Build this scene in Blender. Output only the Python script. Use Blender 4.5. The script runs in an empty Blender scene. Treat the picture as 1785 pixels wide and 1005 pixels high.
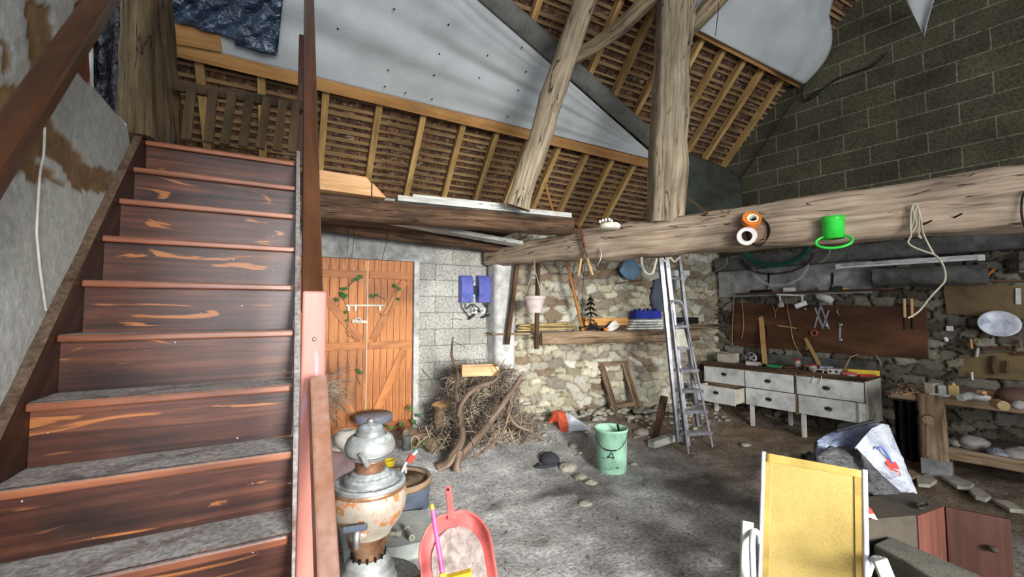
import bpy, math, random
import numpy as np
from mathutils import Vector, Matrix, noise as mn
random.seed(7)
C = bpy.context.scene.collection
V3 = Vector
PI = math.pi
# ---------------------------------------------------------------- camera
F = 741.0; EYE = 1.6
yaw, pitch, roll = math.radians(27.95), math.radians(3.23), math.radians(-.15)
fw = V3((math.sin(yaw)*math.cos(pitch), math.cos(yaw)*math.cos(pitch), math.sin(pitch)))
rt = V3((math.cos(yaw), -math.sin(yaw), 0)); up = rt.cross(fw)
rt, up = rt*math.cos(roll)+up*math.sin(roll), -rt*math.sin(roll)+up*math.cos(roll)
O = V3((0, 0, EYE))
cam = bpy.data.objects.new('camera', bpy.data.cameras.new('camera')); C.objects.link(cam)
cam.data.lens = F/1785*36; cam.data.sensor_width = 36; cam.data.clip_start = .05
cam.matrix_world = Matrix(((rt.x, up.x, -fw.x, O.x), (rt.y, up.y, -fw.y, O.y), (rt.z, up.z, -fw.z, O.z), (0, 0, 0, 1)))
bpy.context.scene.camera = cam
def ray(x, y): return rt*((x-892.5)/F) - up*((y-502.5)/F) + fw
def AD(x, y, d): return O + ray(x, y)*d
def AX(x, y, X): r = ray(x, y); return O + r*(X/r.x)
def AY(x, y, Y): r = ray(x, y); return O + r*(Y/r.y)
def AZ(x, y, Z): r = ray(x, y); return O + r*((Z-EYE)/r.z)
def AP(x, y, p, n): r = ray(x, y); return O + r*((p-O).dot(n)/r.dot(n))
def sm(t): t = min(1, max(0, t)); return t*t*(3-2*t)
def floorz(x, y): return .22*sm((y-3.3)/1.7) + .07*sm((x-4.7)/.9)
def AF(x, y, dz=0):
    z = dz
    for _ in range(25):
        p = AZ(x, y, z); z = floorz(p.x, p.y)+dz
    return p
DW = 5.05                                       # back wall Y
WN = V3((-math.cos(math.radians(10)), -math.sin(math.radians(10)), 0)); WP = V3((6.0, 4.5, 0)); WD = V3((WN.y, -WN.x, 0))*1  # right wall
WD = V3((math.sin(math.radians(10)), -math.cos(math.radians(10)), 0))      # along the wall towards the viewer
def AW(x, y, off=0): return AP(x, y, WP+WN*off, WN)
S0 = V3((2.25, 5.05, 0)); S1 = V3((6.0, 4.44, 0)); SD = (S1-S0).normalized(); SN = V3((SD.y, -SD.x, 0))
def AS(x, y, off=0): return AP(x, y, S0+SN*off, SN)
RP = V3((0, 4.225, 3.767)); RN = V3((0, -1, -1)).normalized(); RU = V3((0, -1, 1)).normalized()
def AR(x, y, off=0): return AP(x, y, RP+RN*off, RN)
def nz(p, s=1.0, seed=0): return mn.noise(V3((p[0]*s+seed*7.3, p[1]*s-seed*3.1, p[2]*s+seed*1.7)))
def fbm(p, s=1.0, seed=0, o=4):
    a, t = 1, 0
    for k in range(o): t += a*nz(p, s*2**k, seed+k*11); a *= .5
    return t
# ---------------------------------------------------------------- materials
def lin(c):
    if isinstance(c, (int, float)): c = (c, c, c)
    return tuple((((v/255)/12.92) if v/255 <= .04045 else ((v/255+.055)/1.055)**2.4) for v in c)+(1,)
def newmat(name):
    m = bpy.data.materials.new(name); m.use_nodes = True
    nt = m.node_tree; b = nt.nodes['Principled BSDF']; return m, nt, b
def N(nt, t, **k):
    n = nt.nodes.new(t)
    for a, v in k.items(): setattr(n, a, v)
    return n
def ramp(nt, fac, cols, pos=None):
    r = N(nt, 'ShaderNodeValToRGB'); cr = r.color_ramp
    if pos is None: pos = [.3+.4*i/(len(cols)-1) for i in range(len(cols))]
    while len(cr.elements) < len(cols): cr.elements.new(.5)
    for e, p, c in zip(cr.elements, pos, cols): e.position = p; e.color = c if len(c) == 4 else lin(c)
    nt.links.new(fac, r.inputs[0]); return r.outputs[0]
def mixc(nt, f, a, b, mode='MIX'):
    m = N(nt, 'ShaderNodeMix', data_type='RGBA', blend_type=mode)
    for s, v in ((m.inputs[0], f), (m.inputs[6], a), (m.inputs[7], b)):
        if hasattr(v, 'is_output'): nt.links.new(v, s)
        else: s.default_value = v if not isinstance(v, tuple) or len(v) == 4 else lin(v)
    return m.outputs[2]
def math_(nt, op, a, b=0.0, c=0.0, clamp=False):
    m = N(nt, 'ShaderNodeMath', operation=op, use_clamp=clamp)
    for s, v in zip(m.inputs, (a, b, c)):
        if hasattr(v, 'is_output'): nt.links.new(v, s)
        else: s.default_value = v
    return m.outputs[0]
def coords(nt, kind='Object', scale=(1, 1, 1), rnd=True):
    tc = N(nt, 'ShaderNodeTexCoord'); mp = N(nt, 'ShaderNodeMapping'); mp.inputs['Scale'].default_value = scale
    nt.links.new(tc.outputs[kind], mp.inputs[0])
    if not rnd: return mp.outputs[0]
    oi = N(nt, 'ShaderNodeObjectInfo'); add = N(nt, 'ShaderNodeVectorMath', operation='ADD')
    mu = math_(nt, 'MULTIPLY', oi.outputs['Random'], 37.0)
    nt.links.new(mp.outputs[0], add.inputs[0]); nt.links.new(mu, add.inputs[1]); return add.outputs[0]
def noise_(nt, vec, scale, detail=5, rough=.6, dist=0):
    n = N(nt, 'ShaderNodeTexNoise'); n.inputs['Scale'].default_value = scale; n.inputs['Detail'].default_value = detail
    n.inputs['Roughness'].default_value = rough; n.inputs['Distortion'].default_value = dist
    nt.links.new(vec, n.inputs['Vector']); return n.outputs[0]
def bump_(nt, b, h, strength, dist=.01):
    bp = N(nt, 'ShaderNodeBump'); bp.inputs['Strength'].default_value = strength; bp.inputs['Distance'].default_value = dist
    nt.links.new(h, bp.inputs['Height']); nt.links.new(bp.outputs[0], b.inputs['Normal'])
def dust_(nt, b, col, amt, dcol, scale=6, lo=.45, hi=.85):
    g = N(nt, 'ShaderNodeNewGeometry'); s = N(nt, 'ShaderNodeSeparateXYZ'); nt.links.new(g.outputs['Normal'], s.inputs[0])
    up_ = N(nt, 'ShaderNodeMapRange'); up_.inputs[1].default_value = lo; up_.inputs[2].default_value = hi
    nt.links.new(s.outputs[2], up_.inputs[0])
    n = noise_(nt, coords(nt, 'Object', rnd=False), scale, 6)
    nn = N(nt, 'ShaderNodeMapRange'); nn.inputs[1].default_value = .25; nn.inputs[2].default_value = .5
    nt.links.new(n, nn.inputs[0])
    f = math_(nt, 'MULTIPLY', math_(nt, 'MULTIPLY', up_.outputs[0], nn.outputs[0]), amt, clamp=True)
    n2 = noise_(nt, coords(nt, 'Object', rnd=False), 60, 4)
    dc = ramp(nt, n2, [tuple(v*.72 for v in dcol), dcol, tuple(min(255, v*1.2) for v in dcol)])
    return mixc(nt, f, col, dc), f
MATS = {}
def wood(name, cols, rough=.75, su=1.5, sv=22, bump=.5, stain=.35, dist=1.0, cracks=0, dust=0, dcol=(150, 145, 138), coat=0, patches=None, spec=.3, bdist=.006):
    m, nt, b = newmat(name)
    uv = coords(nt, 'UV', (su, sv, 1)); uv2 = coords(nt, 'UV', (1.2, 3.5, 1))
    g = noise_(nt, uv, 1.0, 6, .62, dist); big = noise_(nt, uv2, 1.3, 4, .6, .5)
    col = ramp(nt, g, cols, [.28+.44*i/(len(cols)-1) for i in range(len(cols))])
    sh = ramp(nt, big, [(int(255*(1-stain)),)*3, (255, 255, 255)], [.3, .65])
    col = mixc(nt, 1.0, col, sh, 'MULTIPLY')
    if patches:
        pv = coords(nt, 'UV', (1.6, 9, 1)); pn = noise_(nt, pv, 1.6, 3, .5, 1.2)
        pf = ramp(nt, pn, [(0, 0, 0), (200, 200, 200)], [.62, .67]); col = mixc(nt, pf, col, patches)
    h = g
    if name == 'stair':
        sp = noise_(nt, coords(nt, 'UV', (1, 1.6, 1)), 55, 1, .4); col = mixc(nt, ramp(nt, sp, [(0, 0, 0), (235, 235, 235)], [.80, .82]), col, (214, 210, 204))
    if cracks:
        cv = coords(nt, 'UV', (1.1, 16, 1)); cn = noise_(nt, cv, 1.0, 3, .5, .8)
        d = math_(nt, 'ABSOLUTE', math_(nt, 'SUBTRACT', cn, .5))
        cf = ramp(nt, d, [(255, 255, 255), (0, 0, 0)], [.004, .012*cracks])
        # cracks only here and there
        gate = ramp(nt, noise_(nt, uv2, 2.1, 2), [(0, 0, 0), (255, 255, 255)], [.45, .55])
        cf = mixc(nt, 1.0, cf, gate, 'MULTIPLY')
        col = mixc(nt, cf, col, tuple(v*.25 for v in cols[0][:3]))
        h = math_(nt, 'SUBTRACT', g, math_(nt, 'MULTIPLY', cf, .8))
    ro = rough
    if dust:
        col, f = dust_(nt, b, col, dust, dcol)
        r2 = math_(nt, 'MULTIPLY_ADD', f, .9-rough, rough); nt.links.new(r2, b.inputs['Roughness'])
    else: b.inputs['Roughness'].default_value = rough
    nt.links.new(col, b.inputs['Base Color'])
    b.inputs['Specular IOR Level'].default_value = spec
    if coat: b.inputs['Coat Weight'].default_value = coat; b.inputs['Coat Roughness'].default_value = .3
    bump_(nt, b, h, bump, bdist); MATS[name] = m; return m
def gran(name, cols, scale=8, rough=.85, metal=0, bump=.3, bscale=40, big=.25, bigscale=1.5, dust=0, dcol=(150, 145, 138), spec=.3, pos=None, alpha=1, trans=0, bdist=.006, emit=None, sss=0):
    m, nt, b = newmat(name)
    v = coords(nt, 'Object', rnd=True)
    n = noise_(nt, v, scale, 6, .6, .3); col = ramp(nt, n, cols, pos)
    if big:
        bn = noise_(nt, v, bigscale, 4); sh = ramp(nt, bn, [(int(255*(1-big)),)*3, (255, 255, 255)], [.35, .6]); col = mixc(nt, 1.0, col, sh, 'MULTIPLY')
    b.inputs['Roughness'].default_value = rough; b.inputs['Metallic'].default_value = metal; b.inputs['Specular IOR Level'].default_value = spec
    if dust:
        col, f = dust_(nt, b, col, dust, dcol); r2 = math_(nt, 'MULTIPLY_ADD', f, .9-rough, rough); nt.links.new(r2, b.inputs['Roughness'])
        if metal: nt.links.new(math_(nt, 'MULTIPLY_ADD', f, -metal, metal), b.inputs['Metallic'])
    nt.links.new(col, b.inputs['Base Color'])
    if alpha < 1: b.inputs['Alpha'].default_value = alpha
    if trans: b.inputs['Transmission Weight'].default_value = trans
    if emit: b.inputs['Emission Color'].default_value = lin(emit); b.inputs['Emission Strength'].default_value = 1.5
    if bump: bump_(nt, b, noise_(nt, v, bscale, 5, .65), bump, bdist)
    MATS[name] = m; return m
def flat(name, c, rough=.5, metal=0, **k):
    d = tuple(v*.82 for v in c); return gran(name, [d, c, tuple(min(255, v*1.06) for v in c)], rough=rough, metal=metal, bump=k.pop('bump', .08), big=k.pop('big', .15), **k)
# ---------------------------------------------------------------- mesh builder
def perp(d):
    a = V3((0, 0, 1)) if abs(d.z) < .9 else V3((0, 1, 0))
    x = d.cross(a).normalized(); return x, x.cross(d).normalized()
def catmull(P, n=6):
    P = [V3(p) for p in P]
    if len(P) < 3: return P
    Q = [P[0]*2-P[1]]+P+[P[-1]*2-P[-2]]; out = []
    for i in range(1, len(Q)-2):
        a, b, c, d = Q[i-1:i+3]
        for k in range(n):
            t = k/n; out.append(.5*((2*b)+(c-a)*t+(2*a-5*b+4*c-d)*t*t+(3*b-a-3*c+d)*t**3))
    out.append(P[-1]); return out
class MB:
    def __init__(s): s.V = []; s.F = []; s.U = []; s.S = []; s.col = []
    def add(s, vs, fs, us=None, smooth=False):
        o = len(s.V); s.V += [V3(v) for v in vs]
        for i, f in enumerate(fs):
            s.F.append([o+k for k in f]); s.S.append(smooth)
            if us: s.U.append(us[i])
            else:
                a = V3(vs[f[0]]); e = (V3(vs[f[1]])-a)
                e = e.normalized() if e.length > 1e-9 else V3((1, 0, 0))
                nn = e.cross(V3(vs[f[-1]])-a); g = nn.cross(e); g = g.normalized() if g.length > 1e-9 else V3((0, 1, 0))
                s.U.append([((V3(vs[k])-a).dot(e), (V3(vs[k])-a).dot(g)) for k in f])
        return s
    def box(s, c, sz, R=None, top=None):
        c = V3(c); sz = V3(sz)/2; R = R or Matrix.Identity(3); ax = max(range(3), key=lambda i: sz[i])
        vs = []; L = []
        for k in range(8):
            l = V3((sz.x*(1 if k & 1 else -1), sz.y*(1 if k & 2 else -1), sz.z*(1 if k & 4 else -1)))
            if top and k & 4: l.x *= top[0]; l.y *= top[1]
            L.append(l); vs.append(c+R @ l)
        fs = [(0, 2, 3, 1), (4, 5, 7, 6), (0, 1, 5, 4), (2, 6, 7, 3), (0, 4, 6, 2), (1, 3, 7, 5)]
        nax = [2, 2, 1, 1, 0, 0]; us = []
        for f, na in zip(fs, nax):
            o = [i for i in range(3) if i != na]
            if ax in o: u = ax; v = [i for i in o if i != ax][0]
            else: u, v = o
            us.append([(L[k][u], L[k][v]+na*.37) for k in f])
        return s.add(vs, fs, us)
    def bar(s, a, b, w, h, up_=None, w1=None, h1=None):
        a = V3(a); b = V3(b); d = (b-a).normalized(); L = (b-a).length
        u = V3(up_) if up_ is not None else (V3((0, 0, 1)) if abs(d.z) < .95 else V3((0, 1, 0)))
        x = d.cross(u).normalized(); u = x.cross(d).normalized()
        w1 = w if w1 is None else w1; h1 = h if h1 is None else h1
        vs = [a+x*(-w/2)+u*(-h/2), a+x*(w/2)+u*(-h/2), a+x*(w/2)+u*(h/2), a+x*(-w/2)+u*(h/2),
              b+x*(-w1/2)+u*(-h1/2), b+x*(w1/2)+u*(-h1/2), b+x*(w1/2)+u*(h1/2), b+x*(-w1/2)+u*(h1/2)]
        fs = [(0, 1, 2, 3), (7, 6, 5, 4), (0, 4, 5, 1), (1, 5, 6, 2), (2, 6, 7, 3), (3, 7, 4, 0)]
        us = [[(0, 0), (w, 0), (w, h), (0, h)], [(0, 0), (w, 0), (w, h), (0, h)]]
        for k, q in enumerate((w, h, w, h)): us.append([(0, k*.31), (L, k*.31), (L, k*.31+q), (0, k*.31+q)])
        return s.add(vs, fs, us)
    def tube(s, P, r, n=8, closed=False, caps=True, sub=0, ell=1.0, up_=None):
        P = [V3(p) for p in P]
        if sub:
            if hasattr(r, '__len__'):
                rr = []; 
                for i in range(len(r)-1): rr += [r[i]+(r[i+1]-r[i])*k/sub for k in range(sub)]
                r = rr+[r[-1]]
            P = catmull(P, sub)
        if not hasattr(r, '__len__'): r = [r]*len(P)
        if len(r) < len(P): r = list(r)+[r[-1]]*(len(P)-len(r))
        rings = []; prev = None; L = 0
        vs = []; m = len(P)
        Ls = []
        for i, p in enumerate(P):
            d = (P[(i+1) % m]-P[i-1]) if closed else (P[min(i+1, m-1)]-P[max(i-1, 0)])
            if d.length < 1e-9: d = V3((0, 0, 1))
            d.normalize()
            if prev is None: x, y = perp(d) if up_ is None else (d.cross(V3(up_)).normalized(), None)
            else: x = prev
            x = (x-d*x.dot(d)); x = x.normalized() if x.length > 1e-6 else perp(d)[0]
            y = d.cross(x); prev = x
            if i: L += (P[i]-P[i-1]).length
            Ls.append(L)
            for k in range(n):
                a = 2*PI*k/n; vs.append(p+x*math.cos(a)*r[i]+y*math.sin(a)*r[i]*ell)
        fs = []; us = []
        seg = m if closed else m-1
        for i in range(seg):
            j = (i+1) % m; L1 = Ls[j] if j else Ls[-1]+.01
            for k in range(n):
                k2 = (k+1) % n; c = 2*PI*max(r[i], .002)/n
                fs.append((i*n+k, i*n+k2, j*n+k2, j*n+k)); us.append([(Ls[i], k*c), (Ls[i], (k+1)*c), (L1, (k+1)*c), (L1, k*c)])
        s.add(vs, fs, us, True)
        if caps and not closed:
            s.add(vs[:n], [tuple(range(n))[::-1]]); s.add(vs[-n:], [tuple(range(n))])
        return s
    def lathe(s, prof, c, n=32, R=None, smooth=True, a0=0, a1=2*PI, sq=None):
        c = V3(c); R = R or Matrix.Identity(3); vs = []; full = abs(a1-a0-2*PI) < 1e-6; cols = n if full else n+1
        for r_, z in prof:
            for k in range(cols):
                a = a0+(a1-a0)*k/n; vs.append(c+R @ V3((r_*math.cos(a), r_*math.sin(a)*(sq or 1), z)))
        fs = []; us = []; L = 0
        for i in range(len(prof)-1):
            dl = math.hypot(prof[i+1][0]-prof[i][0], prof[i+1][1]-prof[i][1]); rr = max(p[0] for p in prof)
            for k in range(n):
                k2 = (k+1) % cols; u0, u1 = rr*2*PI*k/n, rr*2*PI*(k+1)/n
                fs.append((i*cols+k, i*cols+k2, (i+1)*cols+k2, (i+1)*cols+k)); us.append([(u0, L), (u1, L), (u1, L+dl), (u0, L+dl)])
            L += dl
        return s.add(vs, fs, us, smooth)
    def prism(s, pts, ext):
        pts = [V3(p) for p in pts]; ext = V3(ext); n = len(pts); q = [p+ext for p in pts]
        d = (pts[1]-pts[0]); 
        d = max(((pts[(i+1) % n]-pts[i]) for i in range(n)), key=lambda v: v.length).normalized()
        nn = ext.normalized(); g = nn.cross(d)
        if g.length < 1e-6: g = perp(d)[0]
        uv = [((p-pts[0]).dot(d), (p-pts[0]).dot(g)) for p in pts]
        fs = [tuple(range(n))[::-1], tuple(range(n, 2*n))]; us = [uv[::-1], uv]
        for i in range(n):
            j = (i+1) % n; L = (pts[j]-pts[i]).length; e = ext.length
            fs.append((i, j, n+j, n+i)); us.append([(0, 0), (L, 0), (L, e), (0, e)])
        return s.add(pts+q, fs, us)
    def sheet(s, fn, nu, nv, smooth=True, keep=None, su=1, sv=1):
        vs = [fn(i/nu, j/nv) for j in range(nv+1) for i in range(nu+1)]; fs = []; us = []
        for j in range(nv):
            for i in range(nu):
                if keep and not keep((i+.5)/nu, (j+.5)/nv): continue
                a = j*(nu+1)+i; fs.append((a, a+1, a+nu+2, a+nu+1))
                us.append([(i/nu*su, j/nv*sv), ((i+1)/nu*su, j/nv*sv), ((i+1)/nu*su, (j+1)/nv*sv), (i/nu*su, (j+1)/nv*sv)])
        return s.add(vs, fs, us, smooth)
    def timber(s, P, W, H, up_=(0, 0, 1), seed=0, amp=.012, n=20, pw=4, step=.08, side=None):
        """rough-hewn beam: rounded-square section swept along P with noise"""
        P = [V3(p) for p in P]; pts = []; ws = []; hs = []
        for i in range(len(P)-1):
            m = max(1, int((P[i+1]-P[i]).length/step))
            for k in range(m):
                t = k/m; pts.append(P[i].lerp(P[i+1], t)); ws.append(W[i]+(W[i+1]-W[i])*t); hs.append(H[i]+(H[i+1]-H[i])*t)
        pts.append(P[-1]); ws.append(W[-1]); hs.append(H[-1])
        d0 = (P[-1]-P[0]).normalized(); U = V3(up_); x = d0.cross(U).normalized(); u = x.cross(d0).normalized()
        vs = []; L = []; l = 0
        for i, p in enumerate(pts):
            if i: l += (pts[i]-pts[i-1]).length
            L.append(l)
            for k in range(n):
                a = 2*PI*(k+.5)/n; c, sn = math.cos(a), math.sin(a)
                rr = 1/((abs(c)**pw+abs(sn)**pw)**(1/pw))
                q = p+x*(c*rr*ws[i]/2)+u*(sn*rr*hs[i]/2)
                o = (x*c+u*sn)
                dd = amp*(fbm(q, 2.2, seed, 3)*1.3)+amp*.5*mn.noise(V3((l*1.5, k*1.7, seed)))
                vs.append(q+o*dd)
        fs = []; us = []; per = 2*(W[0]+H[0])*.9
        for i in range(len(pts)-1):
            for k in range(n):
                k2 = (k+1) % n; fs.append((i*n+k, i*n+k2, (i+1)*n+k2, (i+1)*n+k))
                v0, v1 = per*k/n, per*(k+1)/n; us.append([(L[i], v0), (L[i], v1), (L[i+1], v1), (L[i+1], v0)])
        s.add(vs, fs, us, True)
        s.add(vs[:n], [tuple(range(n))[::-1]]); s.add(vs[-n:], [tuple(range(n))]); return s
    def blob(s, c, r, seed=0, amp=.2, nu=14, nv=9, fl=None):
        c = V3(c); r = V3(r) if hasattr(r, '__len__') else V3((r, r, r)); vs = []
        for j in range(nv+1):
            t = PI*j/nv
            for i in range(nu):
                a = 2*PI*i/nu; d = V3((math.sin(t)*math.cos(a), math.sin(t)*math.sin(a), math.cos(t)))
                k = 1+amp*fbm(d, 1.6, seed, 3); q = V3((d.x*r.x*k, d.y*r.y*k, d.z*r.z*k))
                if fl is not None: q.z = max(q.z, fl)
                vs.append(c+q)
        fs = []
        for j in range(nv):
            for i in range(nu):
                i2 = (i+1) % nu; fs.append((j*nu+i, (j+1)*nu+i, (j+1)*nu+i2, j*nu+i2))
        return s.add(vs, fs, None, True)
    def build(s, name, mat, parent=None, label=None, cat=None, group=None, kind=None, bevel=0, solid=0, sub=0):
        mn_ = V3([min(v[i] for v in s.V) for i in range(3)]); mx = V3([max(v[i] for v in s.V) for i in range(3)])
        base = V3(((mn_.x+mx.x)/2, (mn_.y+mx.y)/2, mn_.z))
        me = bpy.data.meshes.new(name)
        me.from_pydata([tuple(v-base) for v in s.V], [], s.F)
        ul = me.uv_layers.new(name='UVMap'); flat_ = [c for f in s.U for uv in f for c in uv]; ul.data.foreach_set('uv', flat_)
        me.polygons.foreach_set('use_smooth', s.S); me.materials.append(MATS[mat] if isinstance(mat, str) else mat)
        if s.col:
            ca = me.color_attributes.new('Col', 'FLOAT_COLOR', 'POINT'); ca.data.foreach_set('color', [c for q in s.col for c in q])
        me.update()
        o = bpy.data.objects.new(name, me); C.objects.link(o)
        if parent is not None:
            o.parent = parent; o.location = base-WL[parent.name]
        else: o.location = base
        WL[o.name] = base
        if label: o['label'] = label
        if cat: o['category'] = cat
        if group: o['group'] = group
        if kind: o['kind'] = kind
        if solid: md = o.modifiers.new('s', 'SOLIDIFY'); md.thickness = solid; md.offset = 0
        if bevel:
            md = o.modifiers.new('b', 'BEVEL'); md.width = bevel; md.segments = 2; md.limit_method = 'ANGLE'
        if sub: md = o.modifiers.new('u', 'SUBSURF'); md.levels = sub; md.render_levels = sub
        return o
WL = {}
def T(name, label, cat, loc, group=None, kind=None):
    o = bpy.data.objects.new(name, None); C.objects.link(o); o.location = V3(loc); o.empty_display_size = .1
    WL[o.name] = V3(loc)
    if kind: o['kind'] = kind
    if kind != 'structure': o['label'] = label; o['category'] = cat
    if group: o['group'] = group
    return o
def text(name, s, p, xdir, ydir, size, mat, parent, ext=.001):
    cu = bpy.data.curves.new(name, 'FONT'); cu.body = s; cu.size = size; cu.extrude = ext; cu.align_x = 'CENTER'; cu.align_y = 'CENTER'
    tmp = bpy.data.objects.new('tmp', cu); C.objects.link(tmp)
    bpy.context.view_layer.update()
    me = bpy.data.meshes.new_from_object(tmp.evaluated_get(bpy.context.evaluated_depsgraph_get())); C.objects.unlink(tmp); bpy.data.objects.remove(tmp)
    x = V3(xdir).normalized(); y = V3(ydir).normalized(); z = x.cross(y).normalized(); y = z.cross(x)
    me.transform(Matrix(((x.x, y.x, z.x, 0), (x.y, y.y, z.y, 0), (x.z, y.z, z.z, 0), (0, 0, 0, 1))))
    me.materials.clear(); me.materials.append(MATS[mat])
    o = bpy.data.objects.new(name, me); C.objects.link(o); o.parent = parent; o.location = V3(p)-WL[parent.name]; WL[o.name] = V3(p); return o
# ---------------------------------------------------------------- material library
wood('oak_old', [(108, 90, 72), (160, 140, 118), (186, 168, 146)], .85, 1.6, 46, .7, .25, .35, cracks=1.1, bdist=.008)
wood('oak_post', [(100, 86, 64), (156, 140, 114), (188, 174, 148)], .85, 1.6, 46, .7, .28, .35, cracks=1.1, bdist=.008)
wood('oak_grey', [(86, 72, 54), (138, 120, 92), (176, 156, 124)], .85, 1.6, 40, .7, .35, .4, cracks=1.1)
wood('oak_dark', [(52, 38, 28), (98, 72, 52), (132, 104, 78)], .85, 1.6, 34, .7, .5, .5, cracks=1.2, dust=.3)
wood('pine', [(160, 108, 52), (200, 145, 78), (222, 170, 100)], .65, 1.2, 18, .15, .2, .8)
wood('pine_rafter', [(150, 116, 66), (188, 150, 92), (206, 172, 114)], .7, 1.2, 18, .15, .28, .8)
wood('pine_purlin', [(154, 108, 58), (186, 136, 80), (200, 152, 96)], .7, 1.2, 16, .15, .2, .8)
wood('batten', [(118, 92, 58), (158, 126, 84), (186, 154, 108)], .85, 2.0, 16, .2, .4, .8)
wood('stair', [(36, 18, 14), (88, 48, 34), (134, 80, 56)], .4, .8, 22, .15, .5, 1.0, dust=1, dcol=(184, 182, 178), coat=.12, patches=(200, 126, 66), spec=.4)
wood('nosing', [(104, 56, 36), (150, 88, 58), (176, 116, 82)], .36, 1.0, 14, .12, .3, 1.2, coat=.25, spec=.5, dust=.85, dcol=(150, 146, 142))
wood('rail', [(104, 62, 38), (140, 90, 60), (158, 110, 80)], .34, .8, 10, .08, .25, 1.0, coat=.4, spec=.5, dust=.5, dcol=(160, 145, 138))
wood('rail_dark', [(48, 28, 18), (78, 48, 30), (102, 66, 46)], .42, .8, 10, .08, .2, 1.0, coat=.2)
wood('newel', [(150, 86, 72), (188, 122, 108), (200, 144, 134)], .5, .8, 6, .08, .15, 1.0, coat=.08, spec=.3, patches=(168, 156, 176))
wood('stringer', [(34, 18, 12), (70, 38, 24), (98, 62, 42)], .55, 1.0, 12, .2, .5, 1.2, dust=.9, dcol=(140, 118, 98))
wood('door_wood', [(146, 84, 38), (184, 114, 58), (204, 138, 78)], .55, 1.6, 16, .15, .3, 1.4)
wood('workbench', [(92, 72, 52), (150, 124, 96), (188, 164, 134)], .85, 1.8, 20, .6, .35, 1.0, dust=.3, dcol=(160, 145, 125))
wood('pegboard', [(66, 40, 24), (88, 56, 34), (108, 72, 46)], .75, 1.0, 4, .1, .3, .6)
wood('cabinet_wood', [(78, 42, 32), (94, 54, 42), (108, 66, 52)], .6, 1.5, 20, .1, .2, .8)
wood('door_panel', [(48, 26, 18), (64, 36, 26), (78, 46, 34)], .55, 1.5, 24, .1, .2, .8)
wood('fresh_wood', [(186, 130, 84), (216, 166, 116), (232, 188, 142)], .7, 1.2, 14, .2, .15, 1.6)
wood('handle_wood', [(170, 122, 72), (204, 160, 106), (220, 182, 130)], .6, 1.5, 16, .1, .15, .8)
wood('pole_wood', [(128, 78, 36), (172, 112, 56), (190, 132, 72)], .6, 1.5, 12, .1, .2, .8)
wood('painted_board', [(150, 150, 140), (205, 205, 195), (226, 226, 216)], .8, 2, 10, .3, .25, .8, cracks=1)
wood('branch', [(72, 58, 48), (122, 102, 86), (160, 140, 120)], .9, 3, 20, .6, .35, .8)
wood('white_legs', [(190, 184, 168), (226, 222, 208), (238, 235, 224)], .7, 2, 10, .1, .2, .8)
gran('twigs', [(96, 84, 76), (150, 136, 122), (190, 176, 158)], 14, .9, big=.45, bigscale=4)
gran('bark', [(78, 62, 46), (120, 100, 78), (160, 138, 108)], 12, .9, bump=.8, bscale=20, bdist=.02)
gran('plaster_grey', [(150, 155, 150), (178, 182, 176), (196, 198, 190)], 6, .92, bump=.6, bscale=26, big=.2, bigscale=1.3, bdist=.008)
gran('concrete', [(120, 120, 118), (152, 152, 148), (176, 174, 168)], 10, .92, bump=.6, bscale=40, big=.3)
gran('concrete_dark', [(66, 66, 64), (92, 92, 88), (112, 110, 104)], 10, .92, bump=.5, bscale=40, big=.3)
gran('concrete_light', [(165, 165, 160), (200, 198, 192), (222, 220, 212)], 10, .92, bump=.5, bscale=40, big=.25)
gran('alu', [(132, 132, 138), (168, 168, 174), (190, 190, 194)], 10, .42, .55, .1, 60, .15, dust=.35, dcol=(170, 166, 160))
gran('alu_dark', [(110, 110, 116), (142, 142, 148), (160, 160, 166)], 10, .45, .6, .1, 60, .2)
gran('iron_dark', [(26, 24, 22), (50, 44, 38), (74, 62, 50)], 20, .7, .5, .3, 60, .3)
gran('rust', [(70, 44, 30), (104, 70, 48), (130, 94, 66)], 20, .8, .3, .3, 60, .3)
gran('steel', [(150, 148, 142), (190, 188, 180), (212, 210, 204)], 16, .35, .85, .1, 60, .15)
gran('copper', [(110, 76, 54), (160, 118, 90), (200, 160, 130)], 14, .34, .6, .15, 60, .3, dust=.6, dcol=(172, 166, 158))
gran('tinned', [(132, 128, 120), (172, 174, 170), (196, 200, 198)], 9, .42, .3, .1, 50, .3, dust=.7, dcol=(178, 186, 186))
gran('painted_tin', [(168, 158, 140), (184, 174, 158), (196, 122, 74), (150, 130, 60), (206, 196, 180)], 13, .45, .25, .1, 60, .2, pos=[.36, .5, .57, .62, .66])
flat('white_paint', (222, 222, 216), .55, bump=.1); flat('cream_side', (230, 222, 200), .6)
flat('white_plastic', (232, 232, 228), .4); flat('white_metal', (200, 202, 208), .35)
flat('blue_plastic', (92, 98, 172), .42); flat('blue_crate', (42, 52, 150), .5); flat('black_plastic', (26, 26, 28), .5)
flat('green_bucket', (160, 208, 178), .5, dust=.2, dcol=(170, 190, 176)); flat('green_enamel', (52, 196, 66), .35); flat('green_hose', (26, 74, 62), .6)
flat('print_dark', (38, 62, 60), .6); flat('red_plastic', (190, 90, 86), .45, dust=.15, dcol=(205, 150, 148)); flat('pink_plastic', (232, 92, 150), .4)
flat('yellow_plastic', (226, 196, 52), .45); flat('orange_plastic', (214, 120, 46), .45); flat('red_bright', (208, 58, 46), .5)
flat('red_print', (186, 52, 48), .7); flat('blue_print', (70, 96, 180), .7)
flat('rope', (172, 164, 142), .9, bump=.5, bscale=90); flat('rope_tan', (176, 148, 108), .9); flat('cord_white', (222, 218, 208), .7)
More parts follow.
